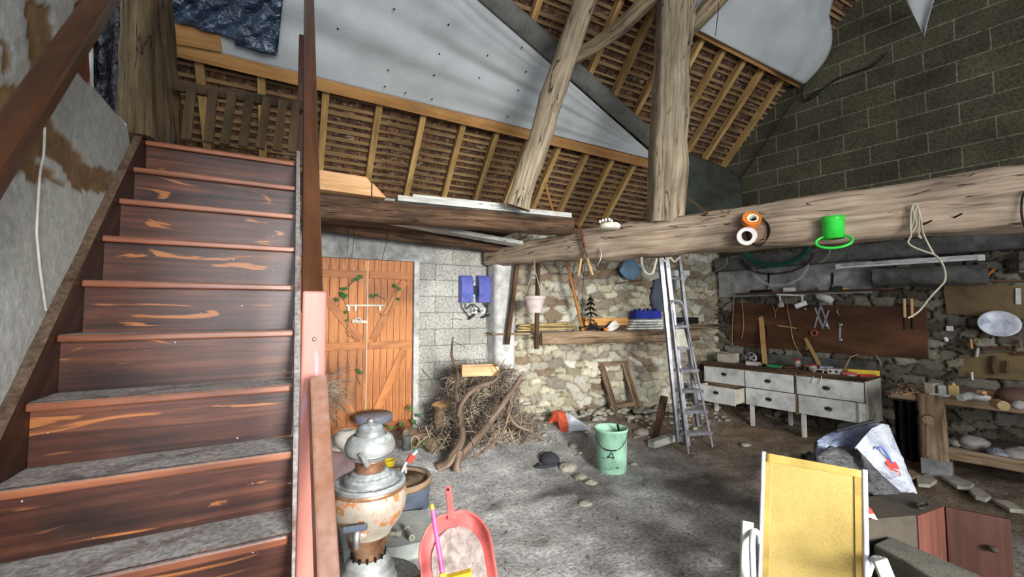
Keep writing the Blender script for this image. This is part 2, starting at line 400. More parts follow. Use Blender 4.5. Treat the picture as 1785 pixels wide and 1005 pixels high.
flat('pipe_yellow', (186, 162, 106), .6); flat('leaf', (62, 104, 52), .6); flat('grey_lid', (118, 122, 134), .6, dust=.8, dcol=(128, 122, 122))
flat('tub_blue', (84, 92, 106), .55, dust=.4); flat('stone_pale', (178, 172, 156), .9, bump=.6, scale=14); flat('foam_grey', (92, 90, 80), .95, bump=.5, bscale=80)
flat('foam_side', (60, 62, 66), .95, bump=.5, bscale=80); flat('terracotta', (152, 112, 92), .85); flat('pot_pink', (196, 180, 174), .6)
flat('pot_mauve', (140, 116, 116), .7); flat('rag', (176, 170, 160), .95, bump=.5); flat('card', (196, 184, 166), .9); flat('bulb', (236, 236, 230), .3)
flat('glass_jar', (170, 160, 150), .15, big=.1); flat('cab_grey', (64, 58, 48), .8, bump=.3); flat('board_brown', (116, 98, 68), .85, bump=.3); flat('tarp_dark', (72, 76, 66), .75, bump=.3)
flat('membrane_grey', (112, 112, 104), .85); flat('dark_void', (12, 11, 12), .9); flat('leather', (88, 66, 52), .8)
gran('enamel_bowl', [(150, 156, 168), (214, 218, 226), (236, 238, 240)], 9, .3, bump=0, big=.2)
# roofing membrane
m, nt, b = newmat('membrane'); v = coords(nt, 'Object', rnd=False)
c = ramp(nt, noise_(nt, v, 2.2, 4, .55), [(140, 144, 142), (166, 170, 168), (180, 184, 184)])
c = mixc(nt, .35, c, ramp(nt, noise_(nt, v, 160, 3), [(190, 192, 190), (222, 224, 222)]))
nt.links.new(c, b.inputs['Base Color']); b.inputs['Roughness'].default_value = .8; bump_(nt, b, noise_(nt, v, 5, 4), .25, .04); MATS['membrane'] = m
# blue / black polythene
def poly(name, cols, bs):
    m, nt, b = newmat(name); v = coords(nt, 'Object', rnd=False)
    n = noise_(nt, v, 7, 4, .6, 1.2); nt.links.new(ramp(nt, n, cols), b.inputs['Base Color'])
    b.inputs['Roughness'].default_value = .28; b.inputs['Specular IOR Level'].default_value = .8
    vr = N(nt, 'ShaderNodeTexVoronoi', feature='SMOOTH_F1'); vr.inputs['Scale'].default_value = 9; nt.links.new(v, vr.inputs['Vector'])
    bump_(nt, b, math_(nt, 'ADD', vr.outputs[0], n), bs, .06); MATS[name] = m
poly('tarp_blue', [(22, 32, 46), (44, 60, 80), (66, 84, 104)], .9); poly('black_sheet', [(6, 6, 8), (12, 12, 15), (20, 22, 25)], .8)
# woven yellow sling
m, nt, b = newmat('sling'); v = coords(nt, 'Object', rnd=False)
c = ramp(nt, noise_(nt, v, 3.0, 4), [(124, 104, 56), (148, 126, 70), (166, 146, 98)])
w = N(nt, 'ShaderNodeTexNoise'); w.inputs['Scale'].default_value = 260; nt.links.new(v, w.inputs[0])
c = mixc(nt, .3, c, ramp(nt, w.outputs[0], [(140, 118, 50), (226, 200, 110)])); nt.links.new(c, b.inputs['Base Color']); b.inputs['Roughness'].default_value = .7
b.inputs['Transmission Weight'].default_value = 0; bump_(nt, b, w.outputs[0], .3, .002); MATS['sling'] = m
flat('sling_hem', (164, 138, 72), .7)
wood('oak_stair2', [(44, 36, 24), (84, 68, 46), (112, 94, 66)], .85, 1.6, 30, .8, .35, .4, cracks=1.1)
wood('oak_stair', [(64, 52, 36), (110, 92, 64), (146, 124, 90)], .85, 1.6, 30, .8, .35, .4, cracks=1.1)
wood('slat_brown', [(40, 30, 18), (68, 52, 32), (88, 70, 46)], .85, 1.6, 16, .3, .3, .5)
# woven bag
def woven(name, cols):
    m, nt, b = newmat(name); v = coords(nt, 'Object', rnd=False)
    c = ramp(nt, noise_(nt, v, 5, 5, .6, .8), cols); nt.links.new(c, b.inputs['Base Color']); b.inputs['Roughness'].default_value = .6
    bump_(nt, b, math_(nt, 'ADD', noise_(nt, v, 8, 5, .6, 1.5), math_(nt, 'MULTIPLY', noise_(nt, v, 120, 2), .2)), .8, .03); MATS[name] = m
woven('bag_white', [(104, 108, 118), (142, 146, 154), (166, 170, 176)]); woven('bag_grey', [(32, 31, 32), (50, 49, 50), (78, 76, 76)]); woven('bag_blue', [(104, 114, 142), (136, 146, 172), (160, 168, 190)])
woven('sack_white', [(196, 202, 214), (222, 226, 234), (236, 238, 242)]); woven('sack_red', [(150, 52, 30), (196, 80, 48), (214, 150, 130)])
# vertex-coloured masonry
def vcol(name, rough=.92, bs=.5, fine=45, dark=.25):
    m, nt, b = newmat(name); a = N(nt, 'ShaderNodeAttribute', attribute_name='Col'); v = coords(nt, 'Object', rnd=False)
    n = ramp(nt, noise_(nt, v, 22 if name != 'dirt' else 34, 9, .78), [(int(255*(1-dark)),)*3, (255, 255, 255)], [.3, .62])
    c = mixc(nt, 1.0, a.outputs['Color'], n, 'MULTIPLY'); nt.links.new(c, b.inputs['Base Color']); b.inputs['Roughness'].default_value = rough; b.inputs['Specular IOR Level'].default_value = .15
    bump_(nt, b, noise_(nt, v, fine, 6, .7), bs, .012); MATS[name] = m
vcol('masonry'); vcol('plaster_v', dark=.18, fine=30); vcol('dirt', bs=1.0, fine=38, dark=.5)
# concrete blocks (UV in metres)
def blocks(name, cols, mortar, mw, bw=.5, bh=.2, bumpv=.6):
    m, nt, b = newmat(name); v = coords(nt, 'UV', rnd=False)
    br = N(nt, 'ShaderNodeTexBrick'); nt.links.new(v, br.inputs['Vector'])
    br.inputs['Scale'].default_value = 1; br.inputs['Brick Width'].default_value = bw; br.inputs['Row Height'].default_value = bh
    br.inputs['Mortar Size'].default_value = mw; br.inputs['Mortar Smooth'].default_value = .3; br.inputs['Bias'].default_value = 0
    br.inputs['Color1'].default_value = lin(cols[0]); br.inputs['Color2'].default_value = lin(cols[1]); br.inputs['Mortar'].default_value = lin(mortar)
    ov = coords(nt, 'Object', rnd=False)
    c = mixc(nt, 1.0, br.outputs['Color'], ramp(nt, noise_(nt, ov, 1.4, 5), [(190, 190, 186), (255, 255, 255)], [.3, .6]), 'MULTIPLY')
    c = mixc(nt, 1.0, c, ramp(nt, noise_(nt, ov, 40, 4), [(170, 170, 170), (255, 255, 255)], [.3, .6]), 'MULTIPLY')
    nt.links.new(c, b.inputs['Base Color']); b.inputs['Roughness'].default_value = .95; b.inputs['Specular IOR Level'].default_value = .15
    h = math_(nt, 'ADD', math_(nt, 'MULTIPLY', br.outputs['Fac'], .6 if bumpv > 0 else -.6), math_(nt, 'MULTIPLY', noise_(nt, ov, 60, 4), .4))
    bump_(nt, b, h, abs(bumpv), .012); MATS[name] = m
blocks('blocks_light', [(176, 174, 164), (196, 194, 184)], (146, 146, 142), .006, .46, .2, -.8)
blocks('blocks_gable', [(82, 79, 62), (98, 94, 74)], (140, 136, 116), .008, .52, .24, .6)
# underside of the roof tiles
m, nt, b = newmat('tiles'); v = coords(nt, 'UV', rnd=False)
br = N(nt, 'ShaderNodeTexBrick'); nt.links.new(v, br.inputs['Vector']); br.inputs['Scale'].default_value = 1; br.inputs['Brick Width'].default_value = .13; br.inputs['Row Height'].default_value = .085
br.inputs['Mortar Size'].default_value = .005; br.inputs['Color1'].default_value = lin((140, 96, 68)); br.inputs['Color2'].default_value = lin((96, 66, 48)); br.inputs['Mortar'].default_value = lin((20, 14, 10))
ov = coords(nt, 'Object', rnd=False)
pale = ramp(nt, noise_(nt, coords(nt, 'UV', (1, 2.2, 1), rnd=False), 9, 5, .7), [(0, 0, 0), (255, 255, 255)], [.55, .68])
c = mixc(nt, pale, br.outputs['Color'], (200, 186, 168)); c = mixc(nt, 1, c, ramp(nt, noise_(nt, ov, 18, 5), [(110, 100, 96), (255, 255, 255)], [.3, .62]), 'MULTIPLY')
nt.links.new(c, b.inputs['Base Color']); b.inputs['Roughness'].default_value = .95; bump_(nt, b, noise_(nt, ov, 30, 5, .7), 1, .03); MATS['tiles'] = m
# ================================================================= THE SETTING
def hash2(ix, iy, k):
    h = (ix*374761393+iy*668265263+k*2147483647+k*97) & 0xffffffff
    h = ((h ^ (h >> 13))*1274126177) & 0xffffffff; h = h ^ (h >> 16)
    return (h & 0xffff)/65535.0
def masonry(name, A, D, NRM, L, z0, z1, cw, ch, pal, mortar, mat='masonry', res=.018, depth=.05, seed=1, mortar_w=.13, kind='structure', holes=None, tint=None):
    """random rubble wall as one height-mapped mesh with a colour per stone"""
    nu = int(L/res); nv = int((z1-z0)/res)
    U, W = np.meshgrid(np.linspace(0, L, nu+1), np.linspace(z0, z1, nv+1))
    wu = U+.03*np.sin(W*9+seed)+.02*np.sin(W*23+U*5); ww = W+.025*np.sin(U*6.1+seed*2)+.012*np.sin(U*17+W*3)
    gx = wu/cw; gy = ww/ch; gx = gx+.5*(np.floor(gy) % 2)
    ix = np.floor(gx).astype(np.int64); iy = np.floor(gy).astype(np.int64)
    F1 = np.full(U.shape, 9.); F2 = np.full(U.shape, 9.); I1 = np.zeros(U.shape, np.int64)
    for dx in (-2, -1, 0, 1, 2):
        for dy in (-1, 0, 1):
            jx, jy = ix+dx, iy+dy
            px = jx+.5+.8*(hash2(jx, jy, seed)-.5); py = jy+.5+.5*(hash2(jx, jy, seed+1)-.5)
            wgt = .7+.5*hash2(jx, jy, seed+5)
            d = np.maximum(np.abs(gx-px)*1.0, np.abs(gy-py)*1.05)*.6+.4*np.hypot(gx-px, gy-py); d = d/wgt
            nearer = d < F1; F2 = np.where(nearer, F1, np.minimum(F2, d)); I1 = np.where(nearer, jx*73856093 ^ jy*19349663, I1); F1 = np.where(nearer, d, F1)
    e = np.clip((F2-F1)/mortar_w, 0, 1); e = e*e*(3-2*e)
    r1 = hash2(I1, I1*0+3, 7); r2 = hash2(I1, I1*0+5, 9)
    h = e*depth*(.45+.75*r2)
    P = np.array([lin(c)[:3] for c in pal]); idx = np.minimum((r1*len(pal)).astype(int), len(pal)-1)
    col = P[idx]*(.78+.4*r2[..., None]); mc = np.array(lin(mortar)[:3]); col = mc*(1-e[..., None])+col*e[..., None]
    if tint is not None: col = col*tint(U, W)[..., None]
    mb = MB(); A = V3(A)
    for j in range(nv+1):
        for i in range(nu+1):
            u, w_ = U[j, i], W[j, i]; p = A+V3(D)*u+V3((0, 0, w_))
            mb.V.append(p+V3(NRM)*(h[j, i]+.02*mn.noise(V3((u*3, w_*3, seed)))+.008*mn.noise(V3((u*18, w_*18, seed)))))
            c = col[j, i]; mb.col.append((c[0], c[1], c[2], 1))
    for j in range(nv):
        for i in range(nu):
            if holes and holes(U[j, i], W[j, i]): continue
            a = j*(nu+1)+i; mb.F.append([a, a+1, a+nu+2, a+nu+1]); mb.S.append(True); mb.U.append([(0, 0)]*4)
    return mb.build(name, mat, kind=kind)
# --- floor
def floor_():
    mb = MB(); res = .035; x0, x1, y0, y1 = -1.4, 7.2, -1.2, 5.4; nx = int((x1-x0)/res); ny = int((y1-y0)/res)
    g = np.array(lin((206, 204, 200))[:3]); br = np.array(lin((150, 128, 104))[:3]); dk = np.array(lin((100, 94, 88))[:3]); rd = np.array(lin((166, 142, 112))[:3])
    for j in range(ny+1):
        for i in range(nx+1):
            x, y = x0+i*res, y0+j*res; p = (x, y, 0)
            n1 = fbm(p, 1.1, 3, 4); n2 = fbm(p, 5, 5, 4)
            z = floorz(x, y)+.018*n1+.014*n2
            back = 5.05-(max(0, x-2.25)*.163)
            rub = sm((y-(back-1.0))/.9)*(1 if x > 1.9 else .35)
            z += rub*.05*max(0, fbm(p, 6, 9, 3)+.35)
            t_br = sm((x-3.0+.5*n1)/1.1)*.85                                      # earthier towards the right
            t_dk = sm((n1+.15*n2-.05+(.32*sm((3.4-y)/.9)*sm((x-1.2)/.6)-.1))/.5)*.7*sm((4.4-y)/1.0)
            c = g*(1-t_br)+br*t_br; c = c*(1-t_dk)+dk*t_dk
            if x > 4.3: t = sm((x-4.3)/.8)*.6; c = c*(1-t)+rd*t
            if rub > .3: c = c*(1-.55*rub)+np.array(lin((120, 104, 84))[:3])*.55*rub
            wt_ = sm((fbm((x*1.0, y*1.6, 4), 2.3, 8, 4)-.12)/.35)*.55*(1-t_br*.75); c = c*(1-wt_)+np.array(lin((232, 231, 228))[:3])*wt_
            c = c*(.88+.35*max(-.4, min(.6, n2)))
            mb.V.append(V3((x, y, z))); mb.col.append((c[0], c[1], c[2], 1))
    for j in range(ny):
        for i in range(nx):
            a = j*(nx+1)+i; mb.F.append([a, a+1, a+nx+2, a+nx+1]); mb.S.append(True); mb.U.append([(0, 0)]*4)
    mb.build('floor', 'dirt', kind='structure')
floor_()
# --- back wall of concrete blocks with the door opening (x 0.22..1.36)
dTL = AY(562, 448, DW); dTR = AY(722, 455, DW); DX1 = dTR.x; DX0 = .12; DZ1 = (dTL.z+dTR.z)/2
def quadwall(name, boxes, mat, kind='structure', axis=0):
    mb = MB()
    for (a, b) in boxes:
        a = V3(a); b = V3(b); c = (a+b)/2; s_ = b-a; n0 = len(mb.V); mb.box(c, s_)
        for fi in range(len(mb.F)-6, len(mb.F)):
            f = mb.F[fi]; mb.U[fi] = [((mb.V[k].x if abs(s_.x) > abs(s_.y) else mb.V[k].y), mb.V[k].z) for k in f]
    return mb.build(name, mat, kind=kind)
linz = AY(650, 402, DW).z
quadwall('wall_back', [((DX1+.06, DW, -.2), (2.42, DW+.25, linz)), ((-2.2, DW, -.2), (DX0-.06, DW+.25, linz)), ((-2.2, DW, linz), (2.42, DW+.25, 2.95))], 'blocks_light')
quadwall('trim_1', [((DX0-.06, DW-.01, DZ1), (1.62, DW+.2, linz+.02))], 'concrete')            # lintel above the door
mb = MB(); mb.box((DX1+.03, DW+.09, DZ1/2), (.06, .22, DZ1)); mb.build('trim_2', 'concrete_light', kind='structure')  # door jamb
# pier at the end of the back wall
pf = AY(866, 500, DW-.26); pb = AY(894, 500, DW-.26); ztop = AY(870, 459, DW-.26).z
mb = MB(); mb.timber([V3(((pf.x+pb.x+.02)/2, DW-.1, -.1)), V3(((pf.x+pb.x+.02)/2, DW-.1, ztop))], [pb.x-pf.x+.05]*2, [.34]*2, up_=(0, 1, 0), seed=4, amp=.012, pw=9, step=.06, n=28)
mb.build('trim_3', 'concrete_light', kind='structure')
# --- rubble walls
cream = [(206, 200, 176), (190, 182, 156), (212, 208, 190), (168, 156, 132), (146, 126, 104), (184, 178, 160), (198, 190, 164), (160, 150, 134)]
Ls = (S1-S0).length
masonry('wall_rear', (S0.x+.22*SD.x, S0.y+.22*SD.y, 0), SD, -SN if SN.dot(O-S0) < 0 else SN, Ls+.5, 0.0, 2.75, .21, .105, cream, (112, 98, 80), seed=3, depth=.07,
        tint=lambda U, W: 1.0+0*U)
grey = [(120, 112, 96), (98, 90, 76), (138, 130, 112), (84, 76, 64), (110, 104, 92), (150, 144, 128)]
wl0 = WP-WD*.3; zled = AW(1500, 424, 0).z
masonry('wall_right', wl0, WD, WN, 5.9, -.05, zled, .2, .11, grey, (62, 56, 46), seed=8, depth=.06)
mb = MB(); gz0 = zled; a = wl0+WN*-.02
vs = [a+V3((0, 0, gz0)), a+WD*6.2+V3((0, 0, gz0)), a+WD*6.2+V3((0, 0, 6.8)), a+V3((0, 0, 6.8))]
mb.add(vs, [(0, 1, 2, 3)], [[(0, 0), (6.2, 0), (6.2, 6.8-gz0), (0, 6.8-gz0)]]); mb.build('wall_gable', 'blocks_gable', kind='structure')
# concrete ledge beam, pale lintel slab on the right wall
def wallbox(px0, py0, px1, py1, off0, off1, mat, name, **k):
    a = AW(px0, py0, off1); b = AW(px1, py1, off1); z0, z1 = min(a.z, b.z), max(a.z, b.z)
    u0 = (a-WP).dot(WD); u1 = (b-WP).dot(WD); c = WP+WD*((u0+u1)/2)+WN*((off0+off1)/2)+V3((0, 0, (z0+z1)/2))
    R = Matrix((WD, WN, V3((0, 0, 1)))).transposed(); mb = MB(); mb.box(c, (abs(u1-u0), abs(off1-off0), z1-z0), R); return mb.build(name, mat, **k)
R_W = Matrix((WD, WN, V3((0, 0, 1)))).transposed()
def wbar(mb, px0, py0, px1, py1, off, h, t):
    mb.bar(AW(px0, py0, off), AW(px1, py1, off), t, h); return mb
mb = MB(); u0 = (AW(1250, 450, .1)-WP).dot(WD)
zc = AW(1500, 440, .1).z; mb.timber([WP+WD*u0+WN*.06+V3((0, 0, zc)), WP+WD*5+WN*.06+V3((0, 0, zc))], [.24]*2, [.2]*2, seed=12, amp=.01, pw=9)
mb.build('trim_4', 'concrete_dark', kind='structure')
wallbox(1252, 465, 1520, 510, .0, .075, 'concrete', 'trim_5', kind='structure')
# --- left wall: rendered stone with a rough brown arch of stones, ends at an opening
LX = -.78
edge = [AX(x, y, LX) for x, y in ((226, 300), (226, 248), (220, 215), (191, 186), (163, 155), (163, 98), (160, 40), (158, 0))]
def left_wall():
    mb = MB(); res = .02; y0, y1, z0, z1 = .2, 3.2, 0, 4.3; nu = int((y1-y0)/res); nv = int((z1-z0)/res)
    def poly(pts): return [(AX(x, y, LX).y, AX(x, y, LX).z) for x, y in pts]
    def inside(P, y, z):
        c = False
        for i in range(len(P)):
            a, b_ = P[i], P[i-1]
            if (a[1] > z) != (b_[1] > z) and y < (b_[0]-a[0])*(z-a[1])/(b_[1]-a[1])+a[0]: c = not c
        return c
    brown = [poly(q) for q in (
        [(-60, 300), (0, 262), (60, 268), (115, 325), (60, 312), (0, 290)],
        [(0, 155), (25, 145), (60, 195), (88, 205), (110, 240), (160, 290), (205, 300), (190, 335), (130, 330), (95, 280), (40, 262), (0, 230)],
        [(44, 0), (86, 0), (90, 75), (110, 95), (58, 150), (52, 90)],
        [(0, 60), (12, 80), (18, 125), (0, 135)])]
    brick = [poly(q) for q in ([(132, 0), (165, -20), (168, 160), (130, 120), (128, 60)],)]
    G = np.array(lin((212, 213, 206))[:3]); G2 = np.array(lin((186, 188, 172))[:3]); B = np.array(lin((152, 122, 88))[:3]); K = np.array(lin((142, 80, 52))[:3]); D = np.array(lin((70, 56, 42))[:3])
    def ymax(z):
        for a, b_ in zip(edge[:-1], edge[1:]):
            if min(a.z, b_.z) <= z <= max(a.z, b_.z) and abs(a.z-b_.z) > 1e-6: return a.y+(b_.y-a.y)*(z-a.z)/(b_.z-a.z)
        return edge[0].y+.05 if z < edge[0].z else edge[-1].y
    for j in range(nv+1):
        z = z0+j*res; ym = min(ymax(z), y1)
        for i in range(nu+1):
            y = min(y0+i*res, ym+.02*mn.noise(V3((z*9, 0, 4))))
            jit = (.02*mn.noise(V3((y*9, z*9, 1))), .02*mn.noise(V3((y*9, z*9, 5)))); yy, zz = y+jit[0], z+jit[1]
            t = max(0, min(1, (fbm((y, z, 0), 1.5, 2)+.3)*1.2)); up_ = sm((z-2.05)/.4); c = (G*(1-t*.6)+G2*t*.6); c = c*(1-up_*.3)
            off = .006*fbm((0, y, z), 3, 6)
            if any(inside(q, yy, zz) for q in brown):
                c = B*(.72+.5*abs(fbm((y, z, 3), 4, 1))); off -= .006+.008*abs(mn.noise(V3((y*5, z*5, 0))))
            elif any(inside(q, yy, zz) for q in brick): c = K*(.7+.5*abs(fbm((y, z, 3), 5, 1))); off -= .01
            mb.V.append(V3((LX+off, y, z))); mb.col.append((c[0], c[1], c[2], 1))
    for j in range(nv):
        for i in range(nu):
            a = j*(nu+1)+i
            if (mb.V[a]-mb.V[a+1]).length < 1e-4 and (mb.V[a+nu+1]-mb.V[a+nu+2]).length < 1e-4: continue
            mb.F.append([a, a+nu+1, a+nu+2, a+1]); mb.S.append(True); mb.U.append([(0, 0)]*4)
    # reveal of the opening
    rev = MB()
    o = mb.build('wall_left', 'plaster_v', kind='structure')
    pts = [V3((LX, e.y, e.z)) for e in edge]
    for a, b_ in zip(pts[:-1], pts[1:]): rev.add([a, b_, b_+V3((-.3, .0, 0)), a+V3((-.3, .0, 0))], [(0, 1, 2, 3)])
    rev.build('wall_left_reveal', 'plaster_grey', kind='structure')
left_wall()
# --- roof: tiles on battens (structure), rafters and purlins as timbers
def rp(x, y, off=0): return V3((x, y, 7.992-y))+RN*off
mb = MB(); xa, xb, ya, yb = -2.6, 6.6, 1.0, 5.3
a, b_, c, d = rp(xa, yb, -.118), rp(xb, yb, -.118), rp(xb, ya, -.118), rp(xa, ya, -.118); L_ = xb-xa; H_ = (yb-ya)*math.sqrt(2)
mb.add([a, b_, c, d], [(0, 1, 2, 3)], [[(0, 0), (L_, 0), (L_, H_), (0, H_)]])
ceil = mb.build('ceiling', 'tiles', kind='structure')
mb = MB(); k = 0
y = yb
while y > ya:
    yj = y+.006*math.sin(k*3.1)
    mb.bar(rp(xa, yj, -.1), rp(xb, yj+.006*math.sin(k*1.7), -.1), .030+.008*math.sin(k*2.3), .022, up_=RN); y -= .085/math.sqrt(2)*1.0*1.0; k += 1
o = mb.build('batten', 'batten', parent=ceil)
# other roof slope and gable behind the viewer keep the roof space dark
mb = MB(); mb.add([rp(xa, 1.0, -.14), rp(xb+1.4, 1.0, -.14), V3((xb+1.4, -2.2, 4.6)), V3((xa, -2.2, 4.6))], [(0, 1, 2, 3)], [[(0, 0), (9, 0), (9, 4), (0, 4)]]); mb.build('ceiling_front', 'tiles', kind='structure')
xs = [.34, .94, 1.48, 2.01, 2.51, 3.03, 3.56, 4.09, 4.6, 5.08, 5.56, 6.05, 6.53, 7.08]
lab = {0: 'leftmost pale pine rafter seen right of the newel post', 1: 'pale pine rafter above the sawn block on the loft', 2: 'pale pine rafter above the left end of the white board', 3: 'pale pine rafter above the middle of the white board',
       4: 'pale pine rafter just left of the slanting old strut', 5: 'pale pine rafter rising behind the slanting old strut', 6: 'pale pine rafter behind the tip of the scythe pole', 7: 'pale pine rafter right of the scythe pole tip',
       8: 'pale pine rafter above the round pale box on the beam', 9: 'pale pine rafter just left of the upright oak post', 10: 'pale pine rafter coming out right behind the oak post', 11: 'fourth pine rafter from the block gable wall',
       12: 'third pine rafter from the block gable wall', 13: 'short pine rafter lying along the block gable wall'}
lab[11] = 'pine rafter two before the one on the block gable wall'; lab[12] = 'pine rafter next to the one on the block gable wall'
for i, X in enumerate([-1.35, -.84, -.3]+xs):
    i -= 3; x = X*.84
    mb = MB(); jb = .01*math.sin(i*5)
    mb.bar(rp(x+jb, 5.12 if x < 4.0 else (5.05 if x < 4.2 else 4.2 if x > 4.6 else 5.0), -.05), rp(x-jb, 1.05 if x < 5.8 else 3.0, -.05), .062, .08, up_=RN)
    mb.build('rafter', 'pine_rafter', label=lab.get(i, ('pine rafter behind the pallet slats, nearest the timber posts', 'pine rafter above the middle of the leaning pallet', 'pine rafter behind the right end of the leaning pallet')[i+3] if i < 0 else ''), cat='rafter', group='pine rafters of the roof')
def purlin(p0, p1, w, h, lbl, mat='pine_purlin'):
    mb = MB(); mb.bar(p0, p1, w, h, up_=RN); mb.build('purlin', mat, label=lbl, cat='roof beam', bevel=.004)
purlin(AR(296, 82, .03), AR(1132, 285, .03), .115, .05, 'long orange pine purlin running under the white roofing sheet above the door')
purlin(AR(1080, -22, .03), AR(1400, 147, .03), .12, .05, 'upper pine purlin ending against the block gable wall')
mb = MB(); a = AR(298, 56, .07); b_ = AR(385, 72, .07); mb.bar(a, b_, .15, .05, up_=RN); mb.build('board_offcut', 'pine_purlin', label='short orange pine board nailed on top of the purlin below the blue tarpaulin', cat='board', bevel=.004)
# --- white roofing membrane, lower sheet
def mem1(u, v):
    # bottom edge on the purlin, top edge along the grey fold; both on the roof plane
    B0, B1 = AR(250, 60, .02), AR(1136, 276, .02); T0, T1 = rp(-1.2, 2.6, .02), AR(1136, 268, .02)
    M = AR(832, -2, .02)
    bot = B0.lerp(B1, u)
    t = u
    top = T0.lerp(M, t/.55) if t < .55 else M.lerp(T1, (t-.55)/.45)
    p = bot.lerp(top, v)
    w = min(1, (1-u)*2.5)*min(1, v*5)*min(1, (1-v)*8+.15)
    s = .028*math.sin(v*17+2.2*math.sin(u*3.1)+u*2)+.018*math.sin(v*31-u*5)+.02*fbm(p, 1.6, 4)
    s += .05*math.exp(-((v-.82)/.04)**2)+.03*math.exp(-((v-.3-.2*u)/.05)**2)
    return p+RN*(.03+max(-.02, s*w*.75*(1-.45*u)+.03*w))
mb = MB(); mb.sheet(mem1, 120, 70)
mem = mb.build('roofing_membrane', 'membrane', label='large white roofing sheet sagging above the loft, narrowing to the right', cat='roof sheet', solid=.002)
mb = MB()
for q in ((687, 16), (589, 50), (683, 77), (782, 43), (766, 94), (677, 122), (835, 136), (850, 97), (757, 131), (917, 125), (904, 157), (885, 203), (671, 151), (707, 162), (753, 173), (910, 83)):
    mb = MB(); p = AR(q[0], q[1], .1); mb.lathe([(0, .006), (.007, .004), (.009, -.001)], p, 8, R=Matrix((RU.cross(RN), RU, RN)).transposed()); mb.build('nail_head', 'iron_dark', parent=mem)
# grey fold along the membrane edge
mb = MB()
def fold(u, v):
    A0, A1 = AR(826, -6, .05), AR(1240, 352, .05); d = (A1-A0).normalized(); side = d.cross(RN); side = side if side.dot(RU) > 0 else -side
    p = A0.lerp(A1, u); return p+side*(v*.19)+RN*(.02+.03*math.sin(v*PI)+.01*mn.noise(V3((u*8, v*3, 0))))
mb.sheet(fold, 60, 8); mb.build('membrane_fold', 'membrane_grey', label='grey folded strip running diagonally along the edge of the white roofing sheet', cat='roof sheet', solid=.003)
# upper membrane by the gable
def mem2(u, v):
    bl, br_ = AR(1196, 42, .06), AR(1398, 146, .06); tl, tr = AR(1110, -120, .06), AR(1470, -60, .06)
    p = bl.lerp(br_, u).lerp(tl.lerp(tr, u), v)
    s = .03*math.sin(u*9+v*2)+.06*math.exp(-((u-.78)/.07)**2)+.04*math.sin(u*22)*max(0, u-.6)
    p = p+(AR(1425, 60, .06)-AR(1405, 60, .06))*(1.0*math.sin(min(1, v*1.6)*PI)*u*u)
    return p+RN*(.03+max(0, s)+.25*max(0, u-.8)**1.0*math.sin(min(1, v*1.4)*PI))
mb = MB(); mb.sheet(mem2, 60, 40); mb.build('roofing_membrane', 'membrane', label='smaller white roofing sheet bulging above the upper purlin by the gable wall', cat='roof sheet', solid=.002)
# hanging tip of sheet top right
a, b_, c = AW(1572, -12, .35), AW(1612, 64, .35), AW(1632, -12, .35)
mb = MB(); mb.sheet(lambda u, v: (a.lerp(c, u)).lerp(b_, v)+WN*(.03*math.sin(u*6+v*3)), 12, 14); mb.build('membrane_scrap', 'membrane', label='pale pointed scrap of roofing sheet hanging in front of the gable wall', cat='roof sheet', solid=.002)
# dark tarpaulin hanging where the roof meets stone and gable
def tarp(u, v):
    tl, tr = AR(1190, 262, .05), AR(1285, 300, .05); bl, br_ = AD(1175, 372, tl_d*.93), AD(1300, 385, tl_d*.93)
    p = tl.lerp(tr, u).lerp(bl.lerp(br_, u), v); return p+V3((-.4, -.6, 0)).normalized()*(.07*math.sin(u*7+v*4)*math.sin(v*PI)+.05*fbm(p, 2.5, 2))
tl_d = (AR(1230, 285, .05)-O).dot(fw)
mb = MB(); mb.sheet(tarp, 40, 30); mb.build('tarpaulin', 'tarp_dark', label='dark grey-green tarpaulin sagging under the rafters right of the oak post', cat='tarpaulin', solid=.003)
mb = MB(); mb.bar(AD(1192, 338, tl_d*.9), AD(1236, 372, tl_d*.86), .05, .03); mb.build('lath', 'oak_grey', label='thin grey lath slanting below the dark tarpaulin', cat='board')
# blue tarpaulin top left
def btarp(u, v):
    A0 = AR(250, -60, .1).lerp(AR(505, -60, .1), u)
    bx = 286+u*204; by = 28+62*max(0, (u-.05))**.8+(10 if u > .6 else 0) - (95 if u > .97 else 0)*((u-.97)/.03)
    B0 = AR(bx, by, .1); p = A0.lerp(B0, v)
    return p+RN*(.05*abs(fbm(p, 3.5, 6))+.03*abs(math.sin(u*14+v*9)))
mb = MB(); mb.sheet(btarp, 70, 40); mb.build('blue_tarpaulin', 'tarp_blue', label='crinkled dark blue plastic tarpaulin hanging at the top left above the stairs', cat='tarpaulin', solid=.002)
# black sheet closing the opening left of the posts
def bsheet(u, v):
    p = V3((-1.5+u*(AY(248, 150, 3.5).x+1.5), 3.5+.04*math.sin(u*19+v*4), 2.6+v*1.75)); return p+V3((0, -.05*abs(fbm(p, 4, 2)), 0))
mb = MB(); mb.sheet(bsheet, 40, 40); mb.build('black_plastic_sheet', 'black_sheet', label='black plastic sheet hanging in the opening between left wall and old timber posts', cat='plastic sheet', solid=.002)
